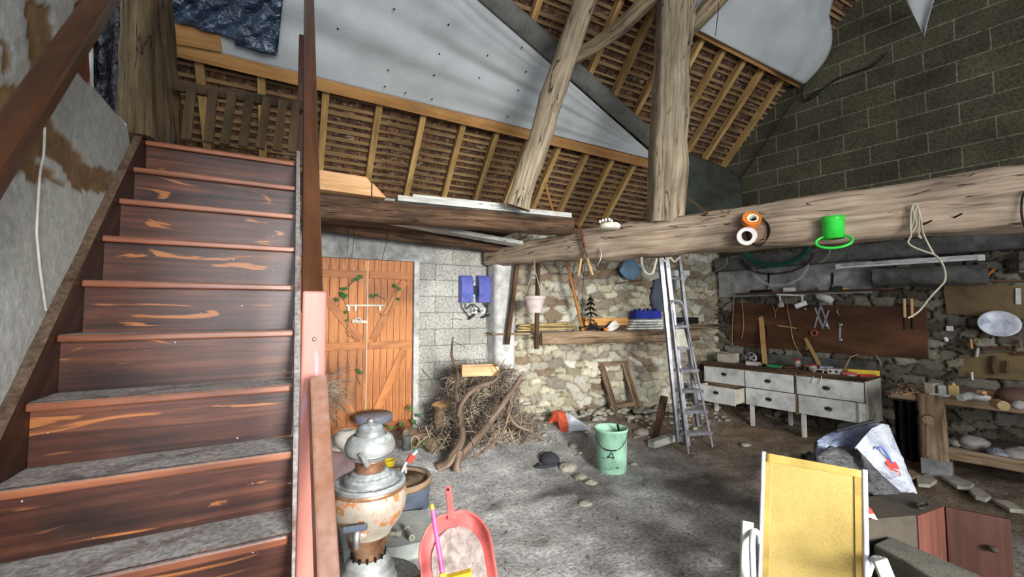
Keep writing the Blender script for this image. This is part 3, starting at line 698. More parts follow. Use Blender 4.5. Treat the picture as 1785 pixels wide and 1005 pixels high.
# ================================================================= STAIRCASE
U_ = .215; SX0, SX1 = -.742, .034
def sy(i): return 1.788+.188*i
def sz(i): return EYE-.507+.215*i
st = T('staircase', 'steep dark-stained wooden staircase with dusty treads rising to the loft on the left', 'staircase', ((SX0+SX1)/2, 1.9, 0))
for i in range(-6, 8):
    zt = sz(i)
    if zt < .1: continue
    mb = MB(); t = .028; yb_ = sy(i+1)+.03 if i < 7 else sy(i)+.26
    mb.box(((SX0+SX1)/2, (sy(i)+.022+yb_)/2, zt-t/2), (SX1-SX0, yb_-sy(i)-.022, t)); o = mb.build('tread', 'stair', parent=st)
    mb = MB(); mb.bar((SX0, sy(i)+.011, zt-t/2), (SX1-.012*(i % 2), sy(i)+.011, zt-t/2), .022, t); mb.build('nosing', 'nosing', parent=st, bevel=.006)
    mb = MB(); lo = zt-U_ if i > -5 else .0
    mb.box(((SX0+SX1)/2, sy(i)+.045, (lo+zt-t)/2), (SX1-SX0-.002, .02, zt-t-lo)); mb.build('riser', 'stair', parent=st)
def stringer(x0, x1, ext):
    pts = []
    y0, y1 = .78, 3.3
    f = lambda y: EYE-.507+(y-1.788)/.188*.215
    pts = [(x0, y0, max(0, f(y0)+ext)), (x0, y0, 0), (x0, y0+.25, 0), (x0, y1, f(y1)-.30), (x0, y1, f(y1)+ext)]
    mb = MB(); mb.prism(pts, (x1-x0, 0, 0)); return mb
stringer(-.779, SX0, .055).build('stringer', 'stringer', parent=st, bevel=.003)
stringer(SX1, .058, .02).build('stringer', 'stair', parent=st, bevel=.003)
# newel with rounded edges, its top just under eye level
mb = MB(); mb.box((.0535, 1.02, (EYE+.047)/2), (.0475, .045, EYE+.047)); nw = mb.build('newel_post', 'newel', parent=st, bevel=.004)
mb = MB(); p = AY(548, 591, .995); mb.lathe([(0, 0), (.0042, .0), (.0048, -.003), (0, -.003)], p, 14, R=Matrix.Rotation(PI/2, 3, 'X')); mb.build('screw_cap', 'steel', parent=nw)
mb = MB(); mb.bar((.050, 1.03, EYE+.01), (.074, 2.8, EYE+2.05), .043, .055, w1=.05); hr = mb.build('handrail', 'rail_dark', parent=st, bevel=.008)
mb = MB(); a = V3((.0605, .975, EYE-.145)); b_ = V3((.072, .50, EYE-.70)); mb.bar(a, b_, .033, .06, up_=(0, -.3, 1)); mb.build('handrail', 'rail', parent=st, bevel=.004)
mb = MB(); mb.box((.06, .52, .45), (.045, .045, .9)); mb.build('newel_post', 'rail', parent=st, bevel=.004)
mb = MB(); a = AY(523, 300, 3.2); b_ = AY(533, 66, 3.2); mb.box(((a.x+b_.x)/2, 3.2, (sz(7)+b_.z)/2), (.07, .06, b_.z-sz(7))); mb.build('newel_post', 'stringer', parent=st, bevel=.004)
mb = MB()
for q in range(3):
    Y_ = 1.6+q*.5; zt = EYE+.03+(Y_-1.02)*1.143
# rope-like wall handrail on the left
a, b_ = V3((-.66, 1.05, EYE-.30)), V3((-.655, 2.6, EYE+1.86))
hw = T('wall_handrail', 'brown wooden handrail climbing along the left wall', 'handrail', a)
mb = MB(); mb.bar(a, b_, .055, .075, up_=(1, 0, 0)); mb.build('rail', 'rail_dark', parent=hw, bevel=.012)
for t in (.12, .86):
    p = a.lerp(b_, t); mb = MB(); mb.tube([p+V3((-.02, 0, -.02)), p+V3((-.05, 0, -.05)), p+V3((-.12, 0, -.05))], .008, 8); mb.build('bracket', 'iron_dark', parent=hw)
# loose white cord on the left wall
mb = MB(); P = [AX(x, y, LX+.02) for x, y in ((78, 222), (76, 270), (70, 300), (67, 345), (64, 400), (66, 430), (70, 470), (77, 520), (80, 541))]
mb.tube(P, .004, 6, sub=3); cd = mb.build('frayed_string', 'cord_white', label='thin frayed white string hanging against the grey left wall', cat='string')
# ================================================================= BIG TIMBERS
LZ = EYE+.725
def lp(x, y, z=0): return V3((x+.907*.15, y+.42*.15, LZ+z))
mb = MB(); mb.timber([lp(2.16, 4.90, -.03), lp(2.45, 4.27, -.0), lp(2.71, 3.70, .0), lp(3.13, 2.82, 0), lp(3.55, 1.83, .0), lp(3.83, 1.24, .0), lp(4.05, .81, 0), lp(4.6, -.38, 0)],
    [.22, .26, .3, .3, .32, .32, .33, .33], [.19, .25, .34, .355, .38, .395, .405, .41], seed=5, amp=.022, n=28, pw=4.5, step=.05)
mb.build('oak_beam', 'oak_old', label='massive pale old oak beam running across the barn from the pier to the right edge', cat='beam')
def beamface(x, y, out=0):   # point on the near vertical face of the big beam
    n = V3((-.907, -.42, 0)); return AP(x, y, V3((2.71, 3.70, LZ))+n*(.012+out), n)
BN = V3((-.907, -.42, 0)); BD = V3((.42, -.907, 0))
pb_ = AD(1159, 384, 3.98+.12); pt_ = AD(1176, -40, 4.05+.12)
mb = MB(); mb.timber([pb_-V3((0, 0, .03)), pb_.lerp(pt_, .5)+V3((.01, 0, 0)), pt_], [.325, .31, .33], [.26, .26, .26], up_=fw, seed=21, amp=.02, n=28, pw=7, step=.05)
mb.build('oak_post', 'oak_post', label='upright hewn oak post standing on the big beam', cat='post')
sb, stp = AZ(903, 362, EYE+1.0), AR(1024, -14, .3)
mb = MB(); mb.timber([sb, sb.lerp(stp, .5)+V3((-.01, 0, .02)), stp], [.24, .2, .2], [.2, .18, .18], up_=fw, seed=33, amp=.02, n=24, pw=3.5, step=.05)
mb.build('slanting_strut', 'oak_post', label='slanting old oak strut standing on the loft behind the white boards', cat='strut')
d1 = (stp-O).dot(fw)
mb = MB(); mb.timber([AD(992, 104, 4.35), AD(1035, 82, 4.25), AD(1080, 48, 4.2), AD(1118, 12, 4.2), AD(1148, -14, 4.2)], [.1, .14, .16, .15, .16], [.1, .13, .15, .15, .15], up_=fw, seed=41, amp=.014, n=18, pw=2.6, step=.04)
mb.build('curved_timber', 'oak_grey', label='curved oak brace joining the slanting strut to the upright post', cat='brace')
mb = MB(); mb.timber([AD(1185, 68, 4.25), AD(1220, 32, 4.3), AD(1275, -30, 4.4)], [.15, .17, .18], [.15]*3, up_=fw, seed=44, amp=.012, n=18, pw=2.6, step=.04)
mb.build('curved_timber', 'oak_grey', label='short oak brace rising to the right from the upright post', cat='brace')
# old posts at the head of the stairs
zl = EYE+1.0
def post2(q0, q1, w0, w1, seed, lbl, mat='oak_stair', dep=.16, dy=0):
    a = AZ(q0[0], q0[1], zl); a = AD(q0[0], q0[1], (a-O).dot(fw)+dy); a.z = zl; d = (a-O).dot(fw); b_ = AD(q1[0], q1[1], d); b_.y = a.y
    mb = MB(); mb.timber([a, a.lerp(b_, .5), b_], [w0, (w0+w1)/2, w1], [dep]*3, up_=(0, 1, 0), seed=seed, amp=.02, n=22, pw=4, step=.05)
    return mb.build('timber_post', mat, label=lbl, cat='post')
post2((238, 240), (238, -40), .155, .155, 51, 'old split timber post at the stair head, left one of the pair')
post2((288, 246), (272, -40), .20, .14, 57, 'old timber post at the stair head, right one, leaning against its neighbour', mat='oak_stair2', dy=.2)
# ================================================================= LOFT
mb = MB(); mb.box((-1.0, 4.1, zl-.02), (2.3, 1.8, .035)); mb.build('loft_floor', 'oak_dark', kind='structure')
mb = MB(); mb.box((1.18, 4.42, zl-.10), (2.1, 1.2, .03)); mb.build('loft_floor_right', 'oak_dark', kind='structure')
a, b_ = AZ(500, 330, zl+.0), AZ(1003, 379, zl+.0)
off = V3((0, .09, 0))
mb = MB(); mb.timber([a+off-V3((0, 0, .10)), a.lerp(b_, .5)+off-V3((0, 0, .095)), b_+off-V3((0, 0, .085))], [.17]*3, [.2, .19, .165], seed=61, amp=.014, n=22, pw=5, step=.05)
mb.build('loft_beam', 'oak_dark', label='dark red-brown beam edging the loft, its end resting on the big oak beam', cat='beam')
a, b_ = AY(540, 392, 4.72), AY(905, 436, 4.72)
mb = MB(); mb.timber([a, b_], [.14, .14], [.13, .1], seed=66, amp=.012, n=16, step=.06); mb.build('wall_plate', 'oak_dark', label='dusty beam along the concrete lintel under the loft', cat='beam')
a, b_ = AY(660, 381, 4.2), AY(905, 425, 4.35)
mb = MB(); mb.bar(a, b_, .16, .045); mb.build('spare_plank', 'painted_board', label='pale nail-holed plank lodged under the loft beam', cat='board')
# sawn block on the loft
zt = zl+.01
p0, p1 = AZ(540, 327, zt), AZ(647, 341, zt); dx = (p1-p0).normalized(); dy = V3((-dx.y, dx.x, 0)); L_ = (p1-p0).length
mb = MB(); mb.prism([p0, p1, p1+V3((0, 0, .11)), p1+V3((0, 0, .16))-dx*.04, p0+V3((0, 0, .16))], dy*.22)
bk = mb.build('sawn_block', 'fresh_wood', label='thick block of freshly sawn orange wood lying on the loft beside the stair rail', cat='wood block', bevel=.004)
mb = MB(); mb.prism([p1+dx*.01, p1+dx*.13, p1+dx*.01+V3((0, 0, .115))], dy*.24); mb.build('wooden_wedge', 'fresh_wood', label='pale triangular wooden wedge touching the right end of the sawn block', cat='wedge')
a, b_ = AZ(696, 350, zl+.0), AZ(1000, 380, zl+.0); up1 = V3((0, .12, .034))
mb = MB(); mb.bar(a+up1, b_+up1, .2, .05); mb.build('white_board', 'painted_board', label='long white-painted board lying on the loft edge above the dark beam', cat='board', bevel=.002)
a, b_ = AZ(724, 338, zl+.078), AZ(886, 355, zl+.078)
mb = MB(); mb.bar(a+V3((0, .14, 0)), b_+V3((0, .14, 0)), .17, .028); mb.build('white_board', 'painted_board', label='shorter whitish board stacked on top of the long white board', cat='board', bevel=.002)
# leaning pallet
pl = T('pallet', 'wooden pallet standing upright on the loft at the head of the stairs', 'pallet', AZ(400, 256, zl))
b0, b1 = AZ(318, 243, zl), AZ(512, 266, zl); dp = (b0-O).dot(fw); t0 = AY(314, 148, b0.y+.12); t1 = AY(520, 180, b1.y+.12)
for k, (xb_, xt_) in enumerate(((.03, .09), (.22, .26), (.36, .42), (.52, .57), (.68, .72), (.84, .86), (.98, .98))):
    mb = MB(); mb.bar(b0.lerp(b1, xb_)+V3((0, 0, .0)), t0.lerp(t1, xt_), .048, .02, up_=(0, 1, 0)); mb.build('slat', 'slat_brown', parent=pl)
mb = MB(); mb.bar(t0+V3((-.03, .03, 0)), t1+V3((.04, .03, 0)), .03, .06); mb.build('top_rail', 'slat_brown', parent=pl)
# ================================================================= DOOR
DY = DW+.05
dr = T('door_1', '', '', ((DX0+DX1)/2, DY, .2), kind='structure'); xm = AY(640, 500, DY).x; dz0 = .17
for side, (xa_, xb_) in enumerate(((DX0, xm-.004), (xm+.004, DX1-.004))):
    lf = T('door_leaf', '', '', ((xa_+xb_)/2, DY, .2), kind='structure'); lf.parent = dr; lf.location = V3(lf.location)-WL['door_1']
    n = 7; w_ = (xb_-xa_)/n; mb = MB()
    for k in range(n): mb.box((xa_+w_*(k+.5), DY, (dz0+DZ1)/2), (w_-.005, .02, DZ1-dz0))
    mb.build('planks', 'door_wood', parent=lf)
    mb = MB(); mb.box(((xa_+xb_)/2, DY+.012, (dz0+DZ1)/2), (xb_-xa_-.01, .004, DZ1-dz0)); mb.build('backing', 'dark_void', parent=lf)
    z1_ = AY(680, 480, DY-.02).z; z2_ = AY(680, 600.5, DY-.02).z; z3_ = dz0+.13
    for z_ in (z1_, z2_, z3_):
        mb = MB(); mb.bar((xa_+.012, DY-.022, z_), (xb_-.012, DY-.022, z_), .022, .085); mb.build('ledge', 'door_wood', parent=lf, bevel=.003)
    for (za, zb) in ((z1_, z2_), (z2_, z3_)):
        mb = MB()
        if side: q0, q1 = V3((xa_+.06, DY-.02, zb+.06)), V3((xb_-.10, DY-.02, za-.06))
        else: q0, q1 = V3((xb_-.06, DY-.02, zb+.06)), V3((xa_+.10, DY-.02, za-.06))
        mb.bar(q0, q1, .018, .085, up_=(1, 0, 0) if False else (0, 0, 1)); mb.build('brace', 'door_wood', parent=lf, bevel=.003)
mb = MB(); mb.bar((xm-.02, DY-.018, dz0), (xm-.02, DY-.018, DZ1-.01), .035, .016, up_=(0, 1, 0)); mb.build('cover_strip', 'door_wood', parent=dr, bevel=.002)
mb = MB(); mb.bar((xm+.003, DY-.016, dz0), (xm+.003, DY-.016, DZ1-.01), .006, .01, up_=(0, 1, 0)); mb.build('light_gap', 'cream_side', parent=dr)
bt = T('bolt', '', '', AY(636, 533, DY-.04), kind='structure'); bt.parent = dr; bt.location = WL['bolt']-WL['door_1']; 
mb = MB(); mb.tube([AY(603, 532, DY-.045), AY(671, 532, DY-.045)], .011, 10); mb.build('bar', 'cream_side', parent=bt)
for x in (608, 620, 662):
    mb = MB(); a = AY(x, 536, DY-.035); mb.box(a, (.026, .02, .075)); mb.build('keeper', 'cream_side', parent=bt, bevel=.003)
mb = MB(); a = AY(614, 559, DY-.04); b_ = AY(641, 561, DY-.04); mb.bar(a, b_, .012, .04, h1=.026); mb.lathe([(.022, 0), (.036, .0), (.036, .012), (.022, .012)], AY(624, 558, DY-.05), 16, R=Matrix.Rotation(PI/2, 3, 'X')); mb.build('hasp', 'cream_side', parent=dr, bevel=.002)
# ivy on the door
iv = T('ivy', 'sparse green ivy creeping over the brown double door', 'ivy', AY(610, 560, DY-.05))
mb = MB()
for P in (((626, 480), (612, 495), (600, 502), (596, 515), (604, 532), (608, 556), (604, 580), (618, 590)), ((632, 478), (620, 484), (606, 500)), ((694, 500), (690, 515), (678, 545), (670, 550), (660, 545)), ((650, 518), (660, 515), (672, 522)), ((626, 646), (622, 656), (630, 672))):
    mb.tube([AY(x, y, DY-.045) for x, y in P], .0025, 5, sub=4)
mb.build('vine', 'bark', parent=iv)
def leaf(mb, p, s, nrm=(0, -1, 0), rot=0, droop=0):
    n = V3(nrm).normalized(); x, y = perp(n); c, sn = math.cos(rot), math.sin(rot); x, y = x*c+y*sn, y*c-x*sn
    pts = [(0, -.5), (.35, -.25), (.6, -.3), (.42, .05), (.5, .4), (.15, .3), (0, .7), (-.15, .3), (-.5, .4), (-.42, .05), (-.6, -.3), (-.35, -.25)]
    mb.add([p+x*(a*s)+y*(b*s)+n*(.15*s*(1-abs(a))) for a, b in pts]+[p+n*.2*s], [(k, (k+1) % 12, 12) for k in range(12)])
rr = random.Random(3)
for (x, y, n_) in ((626, 484, 3), (600, 501, 3), (594, 512, 4), (600, 514, 3), (588, 523, 3), (604, 518, 2), (692, 500, 2), (695, 506, 1), (650, 517, 2), (657, 516, 1), (606, 545, 1), (607, 556, 1), (690, 523, 1), (626, 647, 2), (628, 643, 1), (620, 486, 2)):
    mb = MB()
    for k in range(n_): leaf(mb, AY(x+rr.uniform(-4, 4), y+rr.uniform(-3, 3), DY-.055-rr.random()*.015), .032+rr.random()*.012, (rr.uniform(-.4, .4), -1, rr.uniform(-.1, .7)), rr.random()*6)
    mb.build('leaf_spray', 'leaf', parent=iv)
# cobweb strands and cable under the loft
for (P, lbl) in ((((596, 378), (606, 395), (606, 430), (605, 442)), 'thin dark strand hanging from the loft beam above the left door leaf'), (((614, 377), (618, 398), (613, 450)), 'dark strand hanging left of the door centre from the loft'), (((670, 396), (676, 410), (666, 452)), 'fine dark strand hanging above the right door leaf')):
    mb = MB(); mb.tube([AY(x, y, 4.6) for x, y in P], .003, 5, sub=4); mb.build('hanging_strand', 'iron_dark', label=lbl, cat='strand')
mb = MB(); mb.tube([AY(x, y, 4.62) for x, y in ((620, 384), (700, 394), (770, 405), (830, 419), (870, 424), (905, 418), (925, 405))], .006, 6, sub=4); mb.build('cable', 'black_plastic', label='black cable sagging along the beam under the loft', cat='cable')
# ================================================================= BACK WALL THINGS
def rm(xv, zv):  # rotation with columns x, y, z
    x = V3(xv).normalized(); z = V3(zv).normalized(); y = z.cross(x).normalized(); x = y.cross(z); return Matrix((x, y, z)).transposed()
q = AY(825, 527, DW-.12)
wd = T('charger', 'blue two-lobed wall charger with a green light between its halves, on the block wall', 'charger', q)
def lobe(x0, x1):
    a = AY(x0, 480, DW-.02); b_ = AY(x1, 527, DW-.02); h = a.z-b_.z; mb = MB(); w_ = b_.x-a.x; n = 14; pr = []
    pts = [V3((a.x, DW, b_.z)), V3((a.x, DW-.11, b_.z))]+[V3((a.x, DW-.13+.05*(1-math.cos(PI/2*k/n)), b_.z+h*.35+h*.65*math.sin(PI/2*k/n))) for k in range(n+1)]+[V3((a.x, DW, a.z))]
    mb.prism(pts, (w_, 0, 0)); return mb
for (x0, x1) in ((800, 820), (830, 850)): 
    o = lobe(x0, x1).build('housing', 'blue_plastic', parent=wd, bevel=.008)
    c = AY((x0+x1)/2, 513, DW-.13); mb = MB(); mb.lathe([(0, .008), (.02, .006), (.026, 0)], c, 18, R=Matrix.Rotation(PI/2, 3, 'X')); mb.build('boss', 'blue_plastic', parent=o)
mb = MB(); c = AY(825, 507, DW-.05); mb.box(c, (.075, .08, .13)); co = mb.build('control_unit', 'black_plastic', parent=wd, bevel=.004)
mb = MB(); mb.box(AY(825.5, 515, DW-.095), (.035, .004, .028)); mb.build('status_light', gran('led', [(90, 230, 190), (120, 250, 210)], emit=(60, 230, 190), bump=0), parent=co)
mb = MB(); mb.box(AY(824, 503, DW-.095), (.02, .006, .02)); mb.build('button', 'white_plastic', parent=co)
for P in (((804, 528), (806, 536), (815, 548), (819, 553)), ((811, 528), (814, 538), (822, 530), (826, 538), (836, 543)), ((842, 528), (850, 534), (850, 520), (850, 470), (848, 440), (843, 428)), ((824, 529), (832, 535), (838, 545)), ((846, 528), (850, 540), (846, 548))):
    mb = MB(); mb.tube([AY(x, y, DW-.05) for x, y in P], .006, 6, sub=5); mb.build('lead', 'black_plastic', parent=wd)
for x0 in (826, 840):
    so = T('wall_socket', 'white power socket box below the blue charger, %s of two' % ('left' if x0 == 826 else 'right'), 'socket', AY(x0, 546, DW-.03))
    mb = MB(); mb.box(AY(x0, 541, DW-.025), (.075, .05, .075)); mb.build('box', 'white_plastic', parent=so, bevel=.006)
    mb = MB(); mb.lathe([(0, .004), (.022, .004), (.024, 0)], AY(x0, 541, DW-.05), 16, R=Matrix.Rotation(PI/2, 3, 'X')); mb.build('outlet', 'concrete', parent=so)
for a, b_, l in (((817, 556), (828, 547), 'black power plug dangling left under the white sockets'), ((840, 553), (854, 548), 'black power plug sticking out right under the white sockets')):
    mb = MB(); mb.bar(AY(a[0], a[1], DW-.07), AY(b_[0], b_[1], DW-.07), .03, .026); mb.build('plug', 'black_plastic', parent=wd, bevel=.005)
mb = MB(); mb.tube([AY(x, y, DW-.004) for x, y in ((786, 556), (797, 555), (806, 558))], .004, 5, sub=3); mb.build('wire', 'oak_dark', label='short loose wire on the block wall left of the blue charger', cat='wire')
# ================================================================= BRUSHWOOD
pc = AF(848, 772); pd = (pc-O).dot(fw)
r = random.Random(11); mb = MB(); mb2 = MB()
for k in range(2700):
    a = r.random()*2*PI; hh = r.random()**.8; rad = (.66*(1-hh*.5))*math.sqrt(r.random())
    low = r.random() < .3
    if low: hh *= .22; rad = .72*math.sqrt(r.random())
    c = pc+V3((rad*math.cos(a)*1.0, rad*math.sin(a)*.62+.12, hh*.80+.02))
    if c.y > DW-.08: c.y = DW-.1
    d = V3((r.gauss(0, 1), r.gauss(0, .6), r.gauss(0, .75))).normalized(); L = r.uniform(.10, .32)
    p0 = c-d*L/2; p1 = c+d*L/2; pm = c+V3((r.gauss(0, .02), r.gauss(0, .02), r.gauss(0, .02)))
    for p in (p0, p1, pm): p.z = max(p.z, floorz(p.x, p.y)+.01); p.y = min(p.y, DW-.03)
    rad_ = r.uniform(.0025, .006)
    (mb if r.random() < .78 else mb2).tube([p0, pm, p1], [rad_, rad_*.9, rad_*.5], 4, caps=False)
o = mb.build('brushwood', 'twigs', label='heaped pile of thin dry twigs against the block wall beside the door', cat='brushwood', kind='stuff')
gran('twigs_pale', [(150, 132, 100), (184, 166, 132), (206, 190, 160)], 14, .85, big=.3)
mb2.build('straw_twigs', 'twigs_pale', label='pale split sticks scattered through the brushwood pile', cat='brushwood', kind='stuff')
def branch(P, rad, dd, lbl, sub=6, seed=1, mat='branch', cat='branch', tw=0):
    pts = [AD(x, y, pd+d_) for (x, y), d_ in zip(P, dd)]; n = len(pts)
    rr_ = [rad[0]+(rad[1]-rad[0])*i/(n-1) for i in range(n)]
    for p in pts: p.z = max(p.z, floorz(p.x, p.y)+.015)
    mb = MB(); mb.tube(pts, rr_, 9, sub=sub)
    for i, v in enumerate(mb.V): mb.V[i] = v+V3((nz(v, 9, seed), nz(v, 9, seed+1), nz(v, 9, seed+2)))*.01
    rg = random.Random(seed)
    for k in range(tw):
        i = rg.randrange(1, n); p = pts[i-1].lerp(pts[i], rg.random()); d = V3((rg.gauss(0, 1), rg.gauss(0, .5), rg.gauss(.3, .8))).normalized()*rg.uniform(.08, .22)
        mb.tube([p, p+d*.5+V3((0, 0, .01)), p+d], [.006, .004, .002], 5)
    return mb.build('branch', mat, label=lbl, cat=cat)
branch([(790, 588), (787, 612), (792, 636), (798, 655), (795, 689), (803, 716), (804, 766)], (.010, .030), [-.3]*3+[-.45]*4, 'tall forked branch standing upright in the brushwood pile', seed=3, tw=6)
branch([(798, 803), (840, 753), (868, 716), (900, 668), (910, 654)], (.036, .020), [-.58, -.5, -.48, -.42, -.4], 'thick straight bough slanting up to the right across the brushwood pile', seed=5, tw=6)
branch([(899, 645), (878, 646), (860, 665), (826, 677), (806, 702), (801, 725)], (.014, .028), [-.4, -.4, -.45, -.48, -.5, -.5], 'crooked bough arching over the top of the brushwood pile', seed=8, tw=5)
branch([(764, 822), (780, 806), (792, 789), (804, 768), (806, 745)], (.044, .034), [-.62, -.6, -.58, -.55, -.5], 'heavy butt end of a bough resting on the floor in front of the pile', seed=12, tw=2)
branch([(796, 822), (798, 805), (803, 785)], (.04, .032), [-.64, -.62, -.6], 'short broken stub of bough at the foot of the pile', seed=15)
branch([(895, 700), (877, 748), (850, 780), (824, 798)], (.010, .014), [-.45, -.5, -.55, -.6], 'thin curved branch low on the right side of the pile', seed=18, tw=8)
branch([(735, 643), (745, 654), (752, 664), (757, 690)], (.004, .008), [-.2]*4, 'thin curved twig sticking out to the left of the pile', seed=21)
branch([(870, 690), (895, 735), (925, 752), (945, 768)], (.020, .012), [-.3, -.4, -.42, -.42], 'gnarled branch drooping off the right side of the pile', seed=23, tw=12)
branch([(885, 712), (893, 686), (905, 672), (916, 660)], (.016, .010), [-.35]*4, 'upper right branch tip leaning towards the rubble wall', seed=27, tw=4)
# wooden crate on top
c0 = AD(836, 652, pd-.22); bx = T('wooden_crate', 'small open crate of pale and orange wood set on top of the brushwood', 'crate', c0)
Rc = Matrix.Rotation(math.radians(-18), 3, 'Z'); 
for s_, (dx_, dy_, w_, h_) in enumerate(((0, -.1, .38, .012), (0, .1, .38, .012), (-.185, 0, .012, .2), (.185, 0, .012, .2))):
    mb = MB(); mb.box(c0+Rc @ V3((dx_, dy_, .045)), (w_, h_, .095), Rc); mb.build('side_panel', 'fresh_wood', parent=bx)
mb = MB(); mb.box(c0+V3((0, 0, .0)), (.37, .19, .012), Rc); mb.build('bottom_panel', 'fresh_wood', parent=bx)
# log stumps
def logp(a, b_, r_, lbl, mat='bark', seed=1, name='log'):
    a, b_ = V3(a), V3(b_); lg = T(name, lbl, 'log', (a if a.z < b_.z else b_)); mb = MB(); d = (b_-a).normalized()
    n = 10; mb.tube([a.lerp(b_, k/n) for k in range(n+1)], [r_*(1+.08*math.sin(k*1.7+seed)) for k in range(n+1)], 18, caps=False)
    for i, v in enumerate(mb.V): mb.V[i] = v+(v-a-d*((v-a).dot(d))).normalized()*.02*fbm(v, 5, seed)
    top = mb.V[-18:]; bot = mb.V[:18]; mb.build('bark', mat, parent=lg)
    for ring in (top, bot):
        cap = MB(); cap.add(list(ring)+[sum(ring, V3())/18], [(k, (k+1) % 18, 18) for k in range(18)]); cap.build('cut_end', 'handle_wood' if ring is top else 'oak_grey', parent=lg)
p = AF(772, 782); d_ = (p-O).dot(fw); logp(p+V3((.06, .15, 0)), AD(770, 703, d_+.12), .10, 'upright bark-covered log stump left of the brushwood pile', seed=3, name='log_stump')
a = AF(760, 790); logp(a+V3((0, 0, .08)), a+V3((-.22, .32, .16)), .075, 'log lying end-on with its pale cut face turned to the viewer', seed=6)
# door-side clutter
p = AF(652, 775); d_ = (p-O).dot(fw); seat = AD(652, 726, d_)
stl = T('stool', 'round blue-grey topped stool covered in dust in front of the double door', 'stool', (seat.x, seat.y, p.z))
mb = MB(); mb.lathe([(0, .0), (.17, 0), (.19, .012), (.19, .07), (.175, .085), (0, .088)], seat-V3((0, 0, .05)), 36); mb.build('seat', 'grey_lid', parent=stl)
for k in range(3):
    a = k*2.1+.5; mb = MB(); mb.tube([seat+V3((.1*math.cos(a), .1*math.sin(a), -.04)), V3((seat.x+.16*math.cos(a), seat.y+.16*math.sin(a), p.z))], .012, 8); mb.build('leg', 'iron_dark', parent=stl)
def pot(x, y, d_, prof, mat, name, lbl, cat, R=None, n=28):
    c = AD(x, y, d_); mb = MB(); mb.lathe(prof, c, n, R=R); return mb.build(name, mat, label=lbl, cat=cat)
pcj = AF(583, 795); pot(583, 795, (pcj-O).dot(fw), [(0, 0), (.05, 0), (.055, .02), (.075, .2), (.068, .2), (.05, .03), (0, .02)], 'cream_side', 'cream_jug', 'cream pot with a chipped rim beside the newel post', 'pot')
pot(604, 782, 3.9, [(0, 0), (.06, 0), (.1, .06), (.105, .12), (.07, .17), (.05, .175), (.04, .17), (0, .16)], 'rag', 'clay_pot', 'squat grey clay pot between cream pot and samovar', 'pot')
pot(628, 822, 3.1, [(0, 0), (.12, 0), (.135, .22), (.148, .225), (.148, .25), (.13, .25), (.115, .02), (0, .02)], 'pot_mauve', 'planter', 'mauve planter lying on its side behind the samovar', 'planter', R=Matrix.Rotation(-PI/2+.2, 3, 'Y'))
wc = T('watering_can', 'small grey metal can with a round handle among the door clutter', 'can', AD(708, 783, 4.3)); c = WL['watering_can']
mb = MB(); mb.lathe([(0, 0), (.045, 0), (.045, .14), (.04, .145), (.038, .14), (.038, .01), (0, .01)], c, 20); mb.build('body', 'concrete_dark', parent=wc)
mb = MB(); mb.tube([c+V3((.045+.04*(1-math.cos(t)), -.02, .07+.055*math.sin(t))) for t in [k*2*PI/20 for k in range(20)]], .007, 8, closed=True); mb.build('handle', 'workbench', parent=wc)
mb = MB(); c = AF(742, 778)
for k in range(26):
    a = rr.random()*6.28; q = c+V3((rr.uniform(-.16, .1), rr.uniform(-.16, .12), rr.uniform(.03, .13))); leaf(mb, q, rr.uniform(.03, .05), (rr.uniform(-.5, .5), -.7, .7), a)
for k in range(5): mb.tube([c+V3((rr.uniform(-.05, .05), 0, -.01)), c+V3((rr.uniform(-.14, .1), rr.uniform(-.1, .1), .09))], .003, 4)
mb.build('ivy_plant', 'leaf', label='low ivy plant growing on the floor between logs and pots', cat='plant')
mb = MB()
for (x0, y0) in ((715, 712), (722, 735), (697, 740), (680, 745), (705, 755), (730, 722), (610, 755)):
    c = AY(x0, y0, DW-.12)
    for k in range(4): leaf(mb, c+V3((rr.uniform(-.03, .03), rr.uniform(-.03, .03), rr.uniform(-.02, .03))), .032, (rr.uniform(-.5, .5), -1, .5), rr.random()*6)
mb.tube([AY(x, y, DW-.12) for x, y in ((680, 747), (697, 741), (715, 714), (722, 736), (733, 742))], .004, 5, sub=4); mb.build('ivy_runner', 'leaf', label='ivy runner with small leaves at the foot of the right door leaf', cat='ivy')
mb = MB(); c0 = AD(560, 690, 4.2)
for k in range(60):
    a = rr.uniform(-1.0, .75); L = rr.uniform(.18, .36); d = V3((math.cos(a), rr.uniform(-.3, .3), math.sin(a)))
    s0 = c0+V3((0, 0, rr.uniform(-.12, .2))); mb.tube([s0, s0+d*L*.6, s0+d*L+V3((0, 0, -.03))], [.004, .003, .0015], 4, caps=False)
mb.build('dried_fronds', 'twigs', label='bundle of grey dried fronds poking out from behind the newel post', cat='fronds', kind='stuff')
# wash tub with wooden lid
c = AF(696, 884); d_ = (c-O).dot(fw); tb = T('wash_tub', 'blue-grey round tub with a dusty wooden lid behind the samovar', 'tub', c)
rt_ = 55/741*d_; zt = AD(696, 838, d_).z
mb = MB(); mb.lathe([(0, 0), (rt_*.9, 0), (rt_*.94, .02), (rt_*.9, .04), (rt_*.97, zt-c.z-.04), (rt_*.97, zt-c.z)], c, 40); mb.build('body', 'tub_blue', parent=tb)
mb = MB(); mb.lathe([(rt_*.84, -.01), (rt_*1.0, -.02), (rt_*1.02, .0), (rt_*1.0, .025), (rt_*.86, .025), (rt_*.83, .0)], (c.x, c.y, zt), 40); mb.build('rim', 'workbench', parent=tb)
mb = MB(); mb.lathe([(0, .006), (rt_*.83, .006), (rt_*.83, -.02), (0, -.02)], (c.x, c.y, zt), 40); mb.build('lid', 'oak_grey', parent=tb)
tc = V3((c.x, c.y, zt+.012))
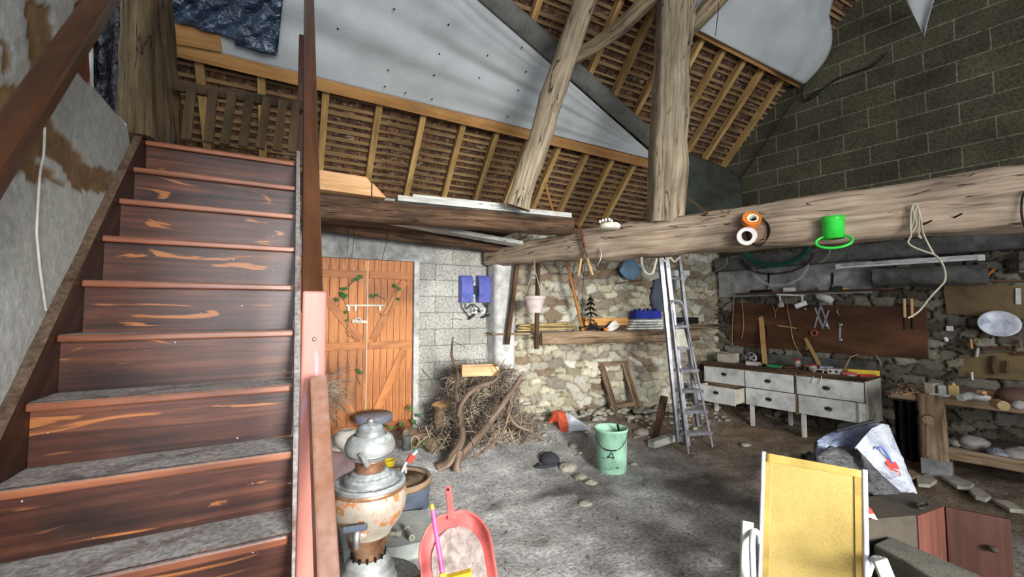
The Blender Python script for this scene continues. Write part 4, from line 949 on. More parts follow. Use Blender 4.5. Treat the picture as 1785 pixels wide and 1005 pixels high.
mb = MB(); q = AZ(679, 813, zt+.01); mb.lathe([(0, 0), (.04, 0), (.05, .055), (.054, .06), (.046, .06), (.036, .008), (0, .008)], q, 24); mb.build('yellow_bowl', 'yellow_plastic', label='small yellow plastic bowl standing on the tub lid', cat='bowl')
hz_ = T('hose_end', 'bent pale hose with a red clamp lying on the tub lid', 'hose', AZ(697, 838, zt+.02))
mb = MB(); mb.tube([AZ(694, 842, zt+.02), AZ(699, 826, zt+.04), AD(708, 806, d_-.0), AD(718, 795, d_), AD(727, 785, d_)], .012, 10, sub=5); mb.build('tube', 'white_plastic', parent=hz_)
mb = MB(); q = AD(716, 799, d_-.03); mb.box(q, (.05, .03, .06), Matrix.Rotation(.5, 3, 'Y')); mb.build('clamp', 'red_bright', parent=hz_, bevel=.006)
mb = MB(); q = AZ(707, 824, zt+.012); mb.lathe([(0, 0), (.014, 0), (.012, .05), (0, .055)], q, 14); mb.build('pink_stopper', 'pot_pink', label='small pink stopper standing on the tub lid', cat='stopper')
# slab with fittings
c = AF(700, 925)
mb = MB(); mb.prism([AZ(x, y, .10) for x, y in ((592, 900), (748, 886), (752, 940), (690, 954), (600, 960))][::-1], (0, 0, -.1)); mb.build('stone_slab', 'plaster_grey', label='dusty pale slab on the floor between samovar and dustpan', cat='slab', bevel=.006)
for i, (a, b_, lbl) in enumerate((((668, 930), (700, 929), 'pale pipe fitting lying on the dusty slab, nearest the samovar'), ((708, 918), (718, 937), 'short pale pipe elbow standing askew on the dusty slab'))):
    mb = MB(); a = AZ(a[0], a[1], .125); b_ = AZ(b_[0], b_[1], .125); mb.tube([a, b_], .014, 12); mb.tube([a, a.lerp(b_, .2)], .018, 12); mb.tube([b_.lerp(a, .25), b_], .02, 12); mb.build('pipe_fitting', 'stone_pale', label=lbl, cat='pipe fitting')
# ================================================================= SAMOVAR on a round stool
SD_ = 1.75
def sp(hw, y, x=644): return (hw/741*SD_, AD(x, y, SD_).z)
sb_ = AD(646, 1003, SD_); base = V3((sb_.x, sb_.y, sb_.z-.03))
sx_, sy_ = AD(645, 800, SD_).x, AD(645, 800, SD_).y
sam = T('samovar', 'tall tarnished copper and tin samovar with teapot on top', 'samovar', (sx_, sy_, base.z))
def lt(name, pr, mat, n=48, parent=sam):
    mb = MB(); mb.lathe([sp(*q_) for q_ in pr], (sx_, sy_, 0), n); return mb.build(name, mat, parent=parent)
lt('foot', [(0, 1012), (47, 1010), (49, 1002), (46, 996), (42, 994), (44, 988), (43, 981), (38, 978), (39, 973), (36, 967), (31, 963), (28, 960)], 'tinned')
lt('base_column', [(27, 974), (26, 955), (28, 944), (34, 938), (33, 932), (36, 928), (37, 920)], 'copper')
lt('vent_band', [(28.5, 940), (31, 938), (33, 930), (31, 928)], 'steel')
for k in range(14):
    a = 2*PI*k/14; rr_, z_ = sp(28.0, 958); mb = MB(); p = V3((sx_+rr_*math.cos(a), sy_+rr_*math.sin(a), z_)); mb.box(p, (.008, .008, .018), Matrix.Rotation(a, 3, 'Z')); mb.build('vent_slot', 'dark_void', parent=sam)
lt('body', [(36, 924), (40, 914), (52, 900), (61, 882), (63, 866), (62, 852), (58, 846)], 'painted_tin')
lt('shoulder_band', [(58, 850), (62, 846), (60, 840), (56, 838)], 'copper')
lt('gallery', [(56, 846), (60, 843), (61, 837), (58, 834), (52, 836), (47, 837), (45, 834), (44, 828), (38, 824), (34, 825), (32, 820), (28, 817), (23, 818)], 'tinned')
lt('chimney_collar', [(24, 826), (25, 822), (24.5, 806), (25, 802), (27, 800), (25, 797)], 'copper')
tp = lt('teapot', [(23, 800), (30, 797), (38, 790), (42, 780), (42, 772), (38, 763), (32, 758), (27, 756)], 'tinned')
lt('teapot_band', [(37, 791), (39.5, 788), (40, 786), (38, 784)], 'steel')
lt('teapot_lid', [(27, 764), (26, 758), (25, 752), (23, 748), (20, 742), (14, 739), (8, 738), (0, 737)], 'tinned')
lt('lid_knob', [(3, 739), (6, 737), (7, 732), (4, 729), (0, 728)], 'steel', 24)
nd = -(AD(645, 800, SD_)-O); nd.z = 0; nd.normalize(); sd = V3((nd.y, -nd.x, 0))
C0 = V3((sx_, sy_, 0))
def sam_pt(x, y, out): r_ = AD(x, y, SD_); return V3((r_.x, r_.y, r_.z))+nd*out
mb = MB(); mb.tube([sam_pt(640, 796, .085), sam_pt(637, 788, .11), sam_pt(633, 780, .12), sam_pt(631, 775, .125)], [.014, .011, .008, .009], 10, sub=4); mb.build('spout', 'tinned', parent=sam)
tapo = T('tap', '', '', sam_pt(622, 905, .14)); del tapo['label'], tapo['category']; tapo.parent = sam; tapo.location = WL['tap']-WL['samovar']
mb = MB(); mb.tube([sam_pt(626, 885, .12), sam_pt(625, 888, .17), sam_pt(624, 897, .19), sam_pt(624, 912, .19)], [.014, .016, .014, .012], 12, sub=4); mb.build('tap_body', 'steel', parent=tapo)
mb = MB(); mb.prism([sam_pt(640, 876, .135), sam_pt(640, 905, .13), sam_pt(628, 912, .13), sam_pt(622, 900, .135), sam_pt(614, 884, .13)], nd*.012); mb.build('tap_shield', 'painted_tin', parent=tapo, bevel=.003)
mb = MB(); mb.tube([sam_pt(606, 884, .19), sam_pt(640, 879, .19)], .012, 12); mb.build('tap_handle', 'tub_blue', parent=tapo, bevel=.002)
mb = MB(); z_ = AD(659, 836, SD_).z; mb.lathe([(0, .03), (.010, .028), (.011, .01), (.006, 0)], sam_pt(660, 833, .0)-V3((0, 0, .0)), 14); mb.build('valve_knob', 'tub_blue', parent=sam)
mb = MB(); mb.lathe([(0, .03), (.008, .028), (.009, .01), (.006, 0)], sam_pt(622, 806, .02), 14); mb.build('valve_knob', 'tub_blue', parent=sam)
zt = base.z-.004
mb = MB(); tcx = AZ(662, 1003, zt); trc = V3((sx_+.03, sy_+.02, zt)); mb.lathe([(0, -.012), (.14, -.012), (.165, .0), (.185, .004), (.19, -.003), (.165, -.012), (.14, -.02), (0, -.02)], trc, 44); mb.build('round_tray', 'tinned', label='wide dusty round tray under the samovar', cat='tray')
ts = T('pedestal_stool', 'low wooden stool hidden under the samovar tray', 'stool', (trc.x, trc.y, 0))
mb = MB(); mb.lathe([(0, 0), (.16, 0), (.17, -.01), (.17, -.035), (0, -.04)], trc-V3((0, 0, .02)), 32); mb.build('seat', 'oak_grey', parent=ts)
for k in range(4):
    a = k*PI/2+.4; mb = MB(); mb.bar(trc+V3((.1*math.cos(a), .1*math.sin(a), -.05)), V3((trc.x+.15*math.cos(a), trc.y+.15*math.sin(a), .0)), .03, .03); mb.build('leg', 'oak_grey', parent=ts)
# dustpan and brush
dd_ = 1.62
dc = AD(800, 960, dd_); dp_ = T('dustpan', 'dusty red plastic dustpan tipped towards the viewer beside the samovar', 'dustpan', AD(800, 1040, dd_))
hd = (AD(785, 880, dd_+.14)-AD(800, 1000, dd_)).normalized(); sw = (AD(860, 985, dd_)-AD(740, 985, dd_)); sw = (sw-hd*sw.dot(hd)).normalized(); dn = sw.cross(hd); dn = dn if dn.dot(fw) < 0 else -dn
pc2 = AD(800, 985, dd_+.02); HW = 64/741*dd_
def pan(u, v):  # rounded tray, raised rim towards the handle and sides
    x = (u*2-1); y = v; L_ = .30
    wv = HW*(1.0 if y < .55 else math.sqrt(max(.0, 1-((y-.55)/.47)**2))*.999)
    edge_ = max(abs(x)**6, max(0, (y-.55)/.45)**4 if y > .55 else 0)
    h = .055*min(1, edge_)*(.35+.65*min(1, y/.6))
    return pc2+sw*(x*max(.02, wv))+hd*(-.12+y*L_)+dn*h
mb = MB(); mb.sheet(pan, 28, 28); mb.build('pan', 'red_plastic', parent=dp_, solid=.004)
mb = MB()
P0 = pc2+hd*.165+dn*.05; mb.bar(P0-hd*.01, P0+hd*.055, .034, .012, up_=dn, w1=.024); mb.bar(P0+hd*.05, P0+hd*.115, .026, .010, up_=dn); mb.build('handle', 'red_plastic', parent=dp_, bevel=.004)
mb = MB(); mb.lathe([(0, .008), (.005, .008), (.006, 0)], P0+hd*.10+dn*.0, 12, R=rm(sw, dn)); mb.build('hanging_hole', 'dark_void', parent=dp_)
def dust_fn(u, v):
    x = u*2-1; return pc2+sw*(x*HW*.72*math.sqrt(max(0, 1-max(0, (v-.4)/.62)**2)))+hd*(-.06+v*.19)+dn*(.016+.006*fbm((u*3, v*3, 0), 2, 3))
mb = MB(); mb.sheet(dust_fn, 20, 20); mb.build('swept_dust', gran('dust_heap', [(140, 124, 118), (176, 160, 152), (200, 186, 178)], 40, .95, bump=.8), label='layer of grey-pink dust lying in the red dustpan', cat='dust', kind='stuff')
bs = T('hand_brush', 'pink-handled brush with yellow ends lying across the dustpan', 'brush', AD(773, 1000, dd_-.1))
a, b_ = AD(754, 888, dd_-.05), AD(771, 998, dd_-.13)
mb = MB(); mb.tube([a, b_], .0085, 12); mb.build('handle', 'pink_plastic', parent=bs)
mb = MB(); mb.tube([a, a+(a-b_).normalized()*.018], .007, 10); mb.build('hanging_tip', 'yellow_plastic', parent=bs)
mb = MB(); mb.tube([b_, b_+(b_-a).normalized()*.02], .013, 12); mb.bar(b_+(b_-a).normalized()*.02-sw*.06, b_+(b_-a).normalized()*.02+sw*.10, .03, .015); mb.build('brush_head', 'yellow_plastic', parent=bs, bevel=.004)
bxp = pc2+hd*(-.12)-dn*.0
mb = MB(); bz = min(v.z for v in [pc2-hd*.12-dn*.01])-.012
mb.box((pc2.x+.02, pc2.y+.06, bz/2), (.34, .30, bz)); mb.build('storage_box', 'oak_grey', label='dusty wooden box under the red dustpan at the bottom edge', cat='box', bevel=.006)
# ================================================================= FLOOR MIDDLE
c = AF(1066, 822); d_ = (c-O).dot(fw)+.05; c = V3((c.x, c.y, floorz(c.x, c.y))); c = AD(1066, 812, d_); c.z = floorz(c.x, c.y)+.0
rb_ = 24.5/741*d_; rtp = 28.5/741*d_; hB = AD(1068, 745, d_).z-c.z
bk = T('bucket', 'pale green plastic bucket with a wire handle standing on the dirt floor', 'bucket', c)
mb = MB(); mb.lathe([(0, 0), (rb_, 0), (rb_+.004, .01), (rtp-.006, hB-.03), (rtp+.004, hB-.025), (rtp+.004, hB-.004), (rtp, hB), (rtp-.006, hB-.004), (rtp-.010, hB-.03), (rb_-.006, .012), (0, .012)], c, 48); mb.build('body', 'green_bucket', parent=bk)
mb = MB(); mb.lathe([(0, hB*.80), (rtp*.93, hB*.80)], c, 30); mb.build('dirty_water', 'black_sheet', parent=bk)
bn = (O-c); bn.z = 0; bn.normalize(); bsd = V3((-bn.y, bn.x, 0)); bsd = bsd if bsd.dot(rt) > 0 else -bsd
def onb(a, f, out=.003):  # point on the bucket surface: angle from the viewer side, height fraction
    r_ = rb_+(rtp-rb_)*f+out; return c+bn*(r_*math.cos(a))+bsd*(r_*math.sin(a))+V3((0, 0, hB*f))
mb = MB(); mb.tube([onb(-1.35, .80), onb(-.9, .68), onb(-.45, .58), onb(0, .555), onb(.45, .59), onb(.9, .71), onb(1.4, .86)], .003, 6, sub=6); mb.tube([onb(-.45, .58), onb(0, .56), onb(.3, .575)], .007, 8, sub=4); mb.build('wire_handle', 'iron_dark', parent=bk)
mb = MB()
mb.tube([onb(-.02, .52), onb(-.12, .44), onb(-.28, .40)], .005, 6); mb.tube([onb(.05, .52), onb(.12, .44), onb(.16, .39)], .005, 6); mb.tube([onb(-.28, .395), onb(-.1, .41), onb(.16, .39)], .006, 6, sub=3)
mb.build('emblem', 'print_dark', parent=bk)
for (f, a0, a1, r_) in ((.36, -.75, -.35, .0025), (.30, .0, .5, .0014), (.26, .1, .6, .0014), (.22, .0, .45, .0014), (.17, -.1, .15, .003), (.17, .25, .5, .0055), (.13, -.55, .05, .003)):
    mb = MB(); mb.tube([onb(a0+(a1-a0)*k/6, f, .001) for k in range(7)], r_, 5); mb.build('print_line', 'print_dark', parent=bk)
mb = MB(); mb.bar(onb(2.6, .8)+V3((0, 0, -.01)), onb(.4, 1.0)+V3((0, .0, .05))*.0+bn*-.12+V3((0, 0, .04)), .02, .008); mb.build('stirring_stick', 'iron_dark', label='dark stick standing in the green bucket', cat='stick')
# sack
c = AF(990, 752); d_ = (c-O).dot(fw)
def sack(pts_px, dep, bulge, seed, n=24):
    """cushion between an outline given as top and bottom edge"""
    top, bot = pts_px; mb = MB()
    def ed(P, u):
        k = u*(len(P)-1); i = min(int(k), len(P)-2); t = k-i; return (P[i][0]*(1-t)+P[i+1][0]*t, P[i][1]*(1-t)+P[i+1][1]*t, P[i][2]*(1-t)+P[i+1][2]*t)
    for sgn in (1, -1):
        def fn(u, v):
            a, b_ = ed(top, u), ed(bot, u); x, y, e = [a[i]*(1-v)+b_[i]*v for i in range(3)]
            w_ = (max(0, math.sin(PI*u))**.5)*(max(0, math.sin(PI*v))**.5)
            p = AD(x, y, dep+e); return p-fw*(sgn*bulge*w_)+V3((0, 0, 1))*.012*w_*fbm((x*.03, y*.03, sgn), 3, seed)-fw*(.03*w_*sgn*fbm((x*.02, y*.04, 2), 2.5, seed))
        mb.sheet(fn, n, n)
    return mb
sk = T('sack', 'crumpled white sack with a torn orange-red end lying on the floor', 'sack', c)
sack([((984, 719, .15), (995, 722, .1), (1012, 733, .05), (1029, 746, 0)), ((978, 754, 0), (992, 752, -.04), (1010, 750, -.04), (1029, 748, 0))], d_, .07, 3).build('bag', 'sack_white', parent=sk)
sack([((955, 736, .05), (964, 716, .15), (976, 713, .15), (986, 720, .1), (990, 735, .02)), ((955, 738, .05), (962, 736, .05), (972, 734, 0), (976, 754, 0), (992, 752, -.03))], d_-.03, .06, 5).build('torn_end', 'sack_red', parent=sk)
# stones and cap
for i, (x, y, rx, rz, lbl) in enumerate(((990, 812, .075, .05, 'largest pale stone of the row on the dirt floor, next to the black cap'), (1012, 828, .06, .035, 'second pale stone of the row on the dirt floor'), (1030, 838, .055, .03, 'third pale stone of the row, before the bucket'), (1000, 772, .05, .03, 'flat stone on the floor in front of the white sack'), (1065, 768, .05, .03, 'pale stone behind the green bucket'), (1105, 803, .035, .015, 'small white flat stone right of the green bucket'), (1060, 780, .04, .03, 'brownish stone just left behind the bucket rim'), (1140, 725, .08, .05, 'stone on the rubble slope below the leaning frame'), (1300, 770, .05, .02, 'flat stone in front of the dresser legs'), (1340, 812, .06, .02, 'reddish flat stone on the dirt before the dresser'), (1020, 872, .05, .02, 'low stone half sunk in the grey floor'), (1120, 750, .09, .05, 'broad dusty stone between frame and ladder'))):
    p = AF(x, y+6); mb = MB(); mb.blob(p+V3((0, 0, rz*.35)), (rx*1.25, rx, rz), seed=i*3+2, amp=.25, nu=18, nv=12); mb.build('stone', 'stone_pale', label=lbl, cat='stone')
p = AF(958, 806); mb = MB(); mb.blob(p+V3((0, 0, .03)), (.11, .09, .075), seed=9, amp=.12, fl=-.03); mb.lathe([(.08, 0), (.16, -.015), (.155, -.02), (.08, -.01)], p+V3((-.06, -.03, .02)), 20, sq=.6); mb.build('cap', 'foam_side', label='dark crumpled cap lying at the edge of the grey floor', cat='cap')
# rubble scattered
r = random.Random(5); mb = MB()
for k in range(420):
    x = r.uniform(2.4, 5.6); back = 5.05-(x-2.25)*.163; y = back-.08-abs(r.gauss(0, .38)); s_ = r.uniform(.012, .04)*(1.3 if back-y < .35 else .8)
    mb.blob((x, y, floorz(x, y)+s_*.5+(.04 if back-y < .3 else 0)), (s_*1.4, s_, s_*.6), seed=k, amp=.3, nu=7, nv=5)
mb.build('rubble', 'stone_pale', label='loose rubble and chips strewn along the foot of the stone wall', cat='rubble', kind='stuff')
mb = MB()
for k in range(900):
    x = r.uniform(.8, 5.6); y = r.uniform(1.2, 4.6); a = r.random()*6.28; L = r.uniform(.015, .07) ; z = floorz(x, y)+.018*fbm((x, y, 0), 1.1, 3, 4)+.014*fbm((x, y, 0), 5, 5, 4)+.003
    mb.tube([(x, y, z), (x+L*math.cos(a), y+L*math.sin(a), z+r.uniform(0, .006))], r.uniform(.001, .003), 3, caps=False)
mb.build('litter', 'twigs', label='fine twig litter and chips scattered over the dirt floor', cat='litter', kind='stuff')
# leaning window frame
fr = T('window_frame', 'weathered narrow wooden frame leaning against the rubble wall', 'frame', AF(1095, 716))
def s3(x, y, off): return AS(x, y, off)
TL, TR, BL, BR = s3(1048, 634, .06), s3(1088, 632, .06), s3(1073, 716, .3), s3(1112, 711, .3)
for a, b_, w_ in ((TL, BL, .075), (TR, BR, .1)):
    mb = MB(); mb.bar(a, b_, w_, .04, up_=SN); st_ = mb.build('stile', 'workbench', parent=fr)
    mb = MB(); d_2 = (b_-a).normalized()
    for s_ in (-.022, 0, .022): mb.bar(a+SD*s_+SN*-.0, b_+SD*s_, .006, .052, up_=SN)
    mb.build('moulding', 'oak_dark', parent=st_)
for a, b_ in ((TL, TR), (BL.lerp(TL, .10), BR.lerp(TR, .10))):
    mb = MB(); mb.bar(a-SD*.06, b_+SD*.06, .03, .055); mb.build('rail', 'workbench', parent=fr)
# board and block behind the ladder
mb = MB(); p = AF(1142, 770); mb.bar(p, AD(1158, 690, (p-O).dot(fw)+.15), .09, .03); mb.build('leaning_plank', 'oak_dark', label='dark plank leaning behind the foot of the aluminium ladder', cat='board')
mb = MB(); a, b_ = AF(1135, 780), AF(1172, 768); mb.bar(a+V3((0, 0, .04)), b_+V3((0, 0, .04)), .09, .08); mb.build('wood_block', 'painted_board', label='short squared timber lying at the foot of the aluminium ladder', cat='wood block', bevel=.003)
# ================================================================= SHELF IN FRONT OF THE RUBBLE WALL
def shp(x, y): return AS(x, y, .26)
za = shp(1000, 577).z; sa = AS(905, 577, .1); sbb = AS(1250, 577, .1)
shf = T('wall_shelf', 'rough timber shelf running along the rubble wall', 'shelf', V3((sa.lerp(sbb, .5).x, sa.lerp(sbb, .5).y, za-.2)))
a, b_ = AS(942, 594, .30), AS(1215, 586, .30)
a = V3((a.x, a.y, za-.085)); b_ = V3((b_.x, b_.y, za-.085))
mb = MB(); mb.timber([a, b_], [.12, .12], [.17, .15], seed=71, amp=.012, n=20, pw=7, step=.06); mb.build('front_beam', 'workbench', parent=shf)
for k in range(3):
    mb = MB(); o_ = .05+k*.095; a = S0+SD*.05+SN*o_; b_ = S0+SD*3.45+SN*o_; mb.bar(V3((a.x, a.y, za-.012-.004*k)), V3((b_.x, b_.y, za-.012)), .09, .022); mb.build('shelf_board', 'workbench', parent=shf)
def ons(x, off=.16): # floor point on shelf surface at pixel column x
    p = AS(x, 575, off); return V3((p.x, p.y, za+.001))
for (x0, y0, x1, y1, w_, o_, lbl) in ((902, 455, 884, 600, .05, .34, 'slim dark timber prop slanting beside the concrete pier'), (938, 455, 935, 608, .045, .42, 'slim timber prop hanging behind the white flowerpot down to the shelf')):
    mb = MB(); mb.bar(AS(x0, y0, o_), AS(x1, y1, o_), w_, .04); mb.build('timber_prop', 'oak_dark', label=lbl, cat='prop')
# items on the shelf
mb = MB(); c = ons(953, .17); 
for k in range(4):
    w_ = .42-.02*k; mb.tube([c+SD*(w_*math.cos(t)+.0)+SN*(.10*math.sin(t))+V3((0, 0, .016+.022*k+.05*(math.cos(t*.5+k)**2)*.5)) for t in [j*2*PI/40 for j in range(40)]], .012, 8, closed=True)
mb.build('hose_coil', 'pipe_yellow', label='coil of yellowish pipe lying on the timber shelf', cat='hose')
mb = MB(); a = ons(1018, .17); b_ = ons(1092, .17); mb.bar(a+V3((0, 0, .12)), b_+V3((0, 0, .12)), .09, .1); mb.build('timber_offcut', 'pine', label='yellow pine offcut lying on the shelf behind the wire figure', cat='board', bevel=.003)
mb = MB(); mb.bar(ons(1015, .17)+V3((0, 0, .035)), ons(1150, .17)+V3((0, 0, .035)), .1, .06); mb.build('dark_plank', 'oak_dark', label='dark plank on the shelf underneath the pine offcut', cat='board')
for k in range(4):
    mb = MB(); mb.bar(ons(1090+3*k, .22)+V3((0, 0, .02+.036*k)), ons(1150, .22)+V3((0, 0, .02+.036*k)), .14, .026); mb.build('white_plank', 'white_paint', label='%s white-painted slat of the stack on the shelf beside the ladder' % ('lowest', 'second lowest', 'second highest', 'topmost')[k], cat='plank', group='white slats on the shelf', bevel=.002)
mb = MB(); a = ons(1104, .16); b_ = ons(1148, .16); mb.bar(a+V3((0, 0, .21)), b_+V3((0, 0, .21)), .14, .11); 
for k in range(6): p_ = a.lerp(b_, (k+.5)/6); mb.box(p_+V3((0, 0, .275)), (.03, .03, .03+.03*(k % 2)))
mb.build('plastic_crate', 'blue_crate', label='dark blue plastic crate standing behind the white slats on the shelf', cat='crate')
ft = T('wire_tree', 'small dark metal pine-tree figure on three curved legs on the shelf', 'ornament', ons(1030, .28))
c = ons(1030, .28); mb = MB()
for k, (r0, z0_) in enumerate(((.10, .20), (.085, .27), (.065, .34), (.045, .40))):
    for j in range(9):
        a_ = j*2*PI/9+k; mb.tube([c+V3((0, 0, z0_+.05)), c+V3((r0*.5*math.cos(a_), r0*.5*math.sin(a_), z0_+.03)), c+V3((r0*math.cos(a_), r0*math.sin(a_), z0_))], [.010, .009, .005], 5)
mb.tube([c+V3((0, 0, .1)), c+V3((0, 0, .48))], .007, 6); mb.build('tree', 'iron_dark', parent=ft)
for j in range(3):
    a_ = j*2*PI/3+.5; mb = MB(); mb.tube([c+V3((0, 0, .15)), c+V3((.09*math.cos(a_), .09*math.sin(a_), .13)), c+V3((.12*math.cos(a_), .12*math.sin(a_), .0))], .006, 6, sub=4); mb.build('leg', 'iron_dark', parent=ft)
mb = MB(); c = ons(1033, .2)
for k in range(5): mb.tube([c+V3((.10*math.cos(t)*(1-.1*k), .05*math.sin(t), .02+.018*k+.01*math.sin(3*t+k))) for t in [j*2*PI/24 for j in range(24)]], .008, 6, closed=True)
mb.build('black_cable_coil', 'black_plastic', label='tangle of black cable below the metal tree figure', cat='cable')
mb = MB(); c = ons(1067, .3)
for k in range(5): mb.tube([c+SD*(.11*math.cos(t)*(1-.12*k))+SN*(.04*math.sin(t))+V3((0, 0, .035+.05*math.sin(t+.6)+.012*k)) for t in [j*2*PI/24 for j in range(24)]], .007, 6, closed=True)
mb.build('grey_cable_coil', 'cord_white', label='coil of pale grey cable on the shelf edge beside the white slats', cat='cable')
mb = MB(); c = ons(1056, .33); mb.blob(c+V3((0, 0, .02)), (.04, .03, .02), seed=3, amp=.1); mb.build('orange_plug', 'orange_plastic', label='small orange plug lying next to the pale cable coil', cat='plug')
mb = MB(); mb.bar(ons(1196, .2)+V3((0, 0, .03)), ons(1249, .12)+V3((0, 0, .04)), .12, .05); mb.build('plank_offcut', 'oak_grey', label='grey plank offcut on the shelf right of the stepladder', cat='board')
mb = MB(); mb.bar(ons(1170, .1)+V3((0, 0, .12)), ons(1216, .1)+V3((0, 0, .12)), .05, .1); mb.build('black_case', 'black_plastic', label='black case behind the stepladder on the shelf', cat='case')
# things fixed high on the rubble wall
mb = MB(); c = AS(1100, 470, .16); mb.blob(c, (.2, .05, .14), seed=14, amp=.25, nu=20, nv=14); mb.build('plastic_bag', gran('bag_sheer', [(90, 120, 140), (130, 160, 180), (70, 150, 190)], 6, .4, bump=.6), label='crumpled pale blue plastic bag stuck on the rubble wall under the beam', cat='bag')
mb = MB(); mb.prism([AS(x, y, .08) for x, y in ((1140, 488), (1172, 478), (1172, 535), (1140, 548), (1133, 520))], SN*.03); mb.build('slate_sheet', 'tub_blue', label='dark slate-coloured panel behind the aluminium ladder on the rubble wall', cat='sheet')
mb = MB(); a, b_ = AS(1180, 472, .15), AS(1196, 484, .15); mb.bar(AS(1172, 476, .2), AS(1198, 476, .2), .1, .08); mb.build('white_box', 'white_plastic', label='white box on the wall behind the top of the ladder', cat='box', bevel=.004)
mb = MB(); mb.prism([AS(x, y, .1) for x, y in ((1175, 478), (1196, 478), (1185, 500), (1175, 505))], SN*.05); mb.build('paper_cover', 'concrete_light', label='pale grey folded paper hanging below the white box', cat='paper')
mb = MB(); mb.tube([AS(1074, 494, .1), AS(1118, 488, .1)], .008, 6); mb.build('iron_rod', 'rust', label='thin rusty rod stuck horizontally into the rubble wall', cat='rod')
# hanging flowerpot
c = AS(932, 545, .75); hp = T('hanging_planter', 'white plastic flowerpot hanging on three cords below the beam', 'planter', c); dh = (c-O).dot(fw); k_ = dh/741
mb = MB(); mb.lathe([(0, 0), (12*k_, 0), (13*k_, .006), (16*k_, 18*k_), (18*k_, 24*k_), (20*k_, 25*k_), (20*k_, 29*k_), (17.5*k_, 29*k_), (15*k_, 18*k_), (11*k_, 2*k_), (0, 2*k_)], c, 32); mb.build('pot', 'pot_pink', parent=hp)
top = AD(932, 442, dh)
for a_ in (2.8, 4.9, .2):
    mb = MB(); mb.tube([c+V3((19*k_*math.cos(a_), 19*k_*math.sin(a_), 28*k_)), c+(top-c)*.75, top], .004, 6); mb.build('cord', 'rope', parent=hp)
# scythe-like pole
mb = MB(); P4_ = ons(1016, .38)+V3((0, 0, .01)); P0_ = AD(950, 318, (P4_-O).dot(fw)-.15); P = [P0_.lerp(P4_, t)+V3((.02*math.sin(PI*t), 0, 0)) for t in (0, .25, .5, .75, 1)]
po = T('long_pole', 'orange-brown wooden pole slanting behind the big beam down to the shelf', 'pole', P[-1])
mb.tube(P, [.016, .017, .02, .021, .02], 12, sub=5); mb.build('shaft', 'pole_wood', parent=po)
mb = MB(); mb.tube([P[-1].lerp(P[-2], .12), P[-1]], [.024, .012], 10); mb.build('ferrule', 'iron_dark', parent=po)
mb = MB(); mb.tube([AS(x, y, .4) for x, y in ((1003, 458), (997, 480), (995, 500), (1014, 535), (1013, 560))], .006, 6, sub=4); mb.build('electric_flex', 'black_plastic', label='black cord hanging from the beam beside the orange-brown pole', cat='flex')
mb = MB(); mb.tube([AS(x, y, .45) for x, y in ((1017, 458), (1014, 470), (1019, 481), (1026, 476), (1020, 462), (1016, 500), (1014, 550))], .005, 6, sub=4); mb.build('electric_flex', 'black_plastic', label='second black cord looped under the shears and falling to the shelf', cat='flex')
# ================================================================= THINGS ON THE BIG BEAM
def bf(x, y, out=.03): return beamface(x, y, out)
sh = T('hedge_shears', 'old hedge shears hanging open on the beam, pale handles down', 'shears', bf(1022, 480))
mb = MB(); mb.tube([bf(1003, 384, .06), bf(1010, 400, .06), bf(1016, 425, .04), bf(1021, 440, .04)], [.005, .012, .014, .012], 8, sub=4, ell=.5); mb.tube([bf(1008, 382, .07), bf(1016, 410, .06), bf(1020, 436, .04)], [.004, .012, .012], 8, sub=4, ell=.5)
mb.tube([bf(1019, 436), bf(1013, 452)], .006, 8); mb.tube([bf(1020, 436), bf(1024, 450)], .006, 8); mb.build('blades', 'rust', parent=sh)
for (a, b_) in (((1013, 450), (1008, 481)), ((1024, 450), (1033, 479))):
    mb = MB(); mb.tube([bf(a[0], a[1]), bf((a[0]+b_[0])/2, (a[1]+b_[1])/2), bf(b_[0], b_[1])], [.011, .015, .011], 10, sub=3); mb.build('handle', 'handle_wood', parent=sh)
mb = MB(); mb.tube([bf(x, y, .04) for x, y in ((1046, 433), (1048, 445), (1044, 458), (1038, 464), (1032, 461), (1029, 456))], .007, 8, sub=5); mb.build('iron_hook', 'steel', label='shiny curved steel hook on the beam right of the shears', cat='hook')
mb = MB(); mb.tube([bf(x, y, -.01) for x, y in ((1118, 448), (1119, 462), (1124, 473), (1131, 478), (1138, 474), (1142, 460), (1145, 450))], .013, 8, sub=5); mb.build('rope_loop', 'rope', label='thick white rope loop hanging under the beam left of the ladder', cat='rope')
mb = MB(); mb.tube([bf(x, y, .02) for x, y in ((1154, 450), (1160, 455), (1168, 449), (1175, 456), (1182, 450), (1186, 447))], .010, 8, sub=5); mb.build('rope_knot', 'rope', label='knotted white rope tying the ladder top to the beam', cat='rope')
c = AP(1063, 394, V3((3.13, 2.82, LZ)), V3((-.907, -.42, 0))); c = AD(1063, 399, 4.05)
dsh = T('round_case', 'round cream case lying on top of the beam left of the oak post', 'case', c)
mb = MB(); mb.lathe([(0, 0), (.085, 0), (.097, .012), (.1, .035), (.085, .052), (0, .055)], c, 32); mb.build('body', 'cream_side', parent=dsh)
for i, (x, y) in enumerate(((1046, 386), (1051, 384), (1056, 383), (1062, 382), (1066, 385))):
    mb = MB(); p = AD(x, y, 4.05); mb.lathe([(0, .016), (.010, .012), (.012, 0), (.010, -.012), (0, -.016)], p, 12); mb.build('white_knob', 'white_plastic', parent=dsh)
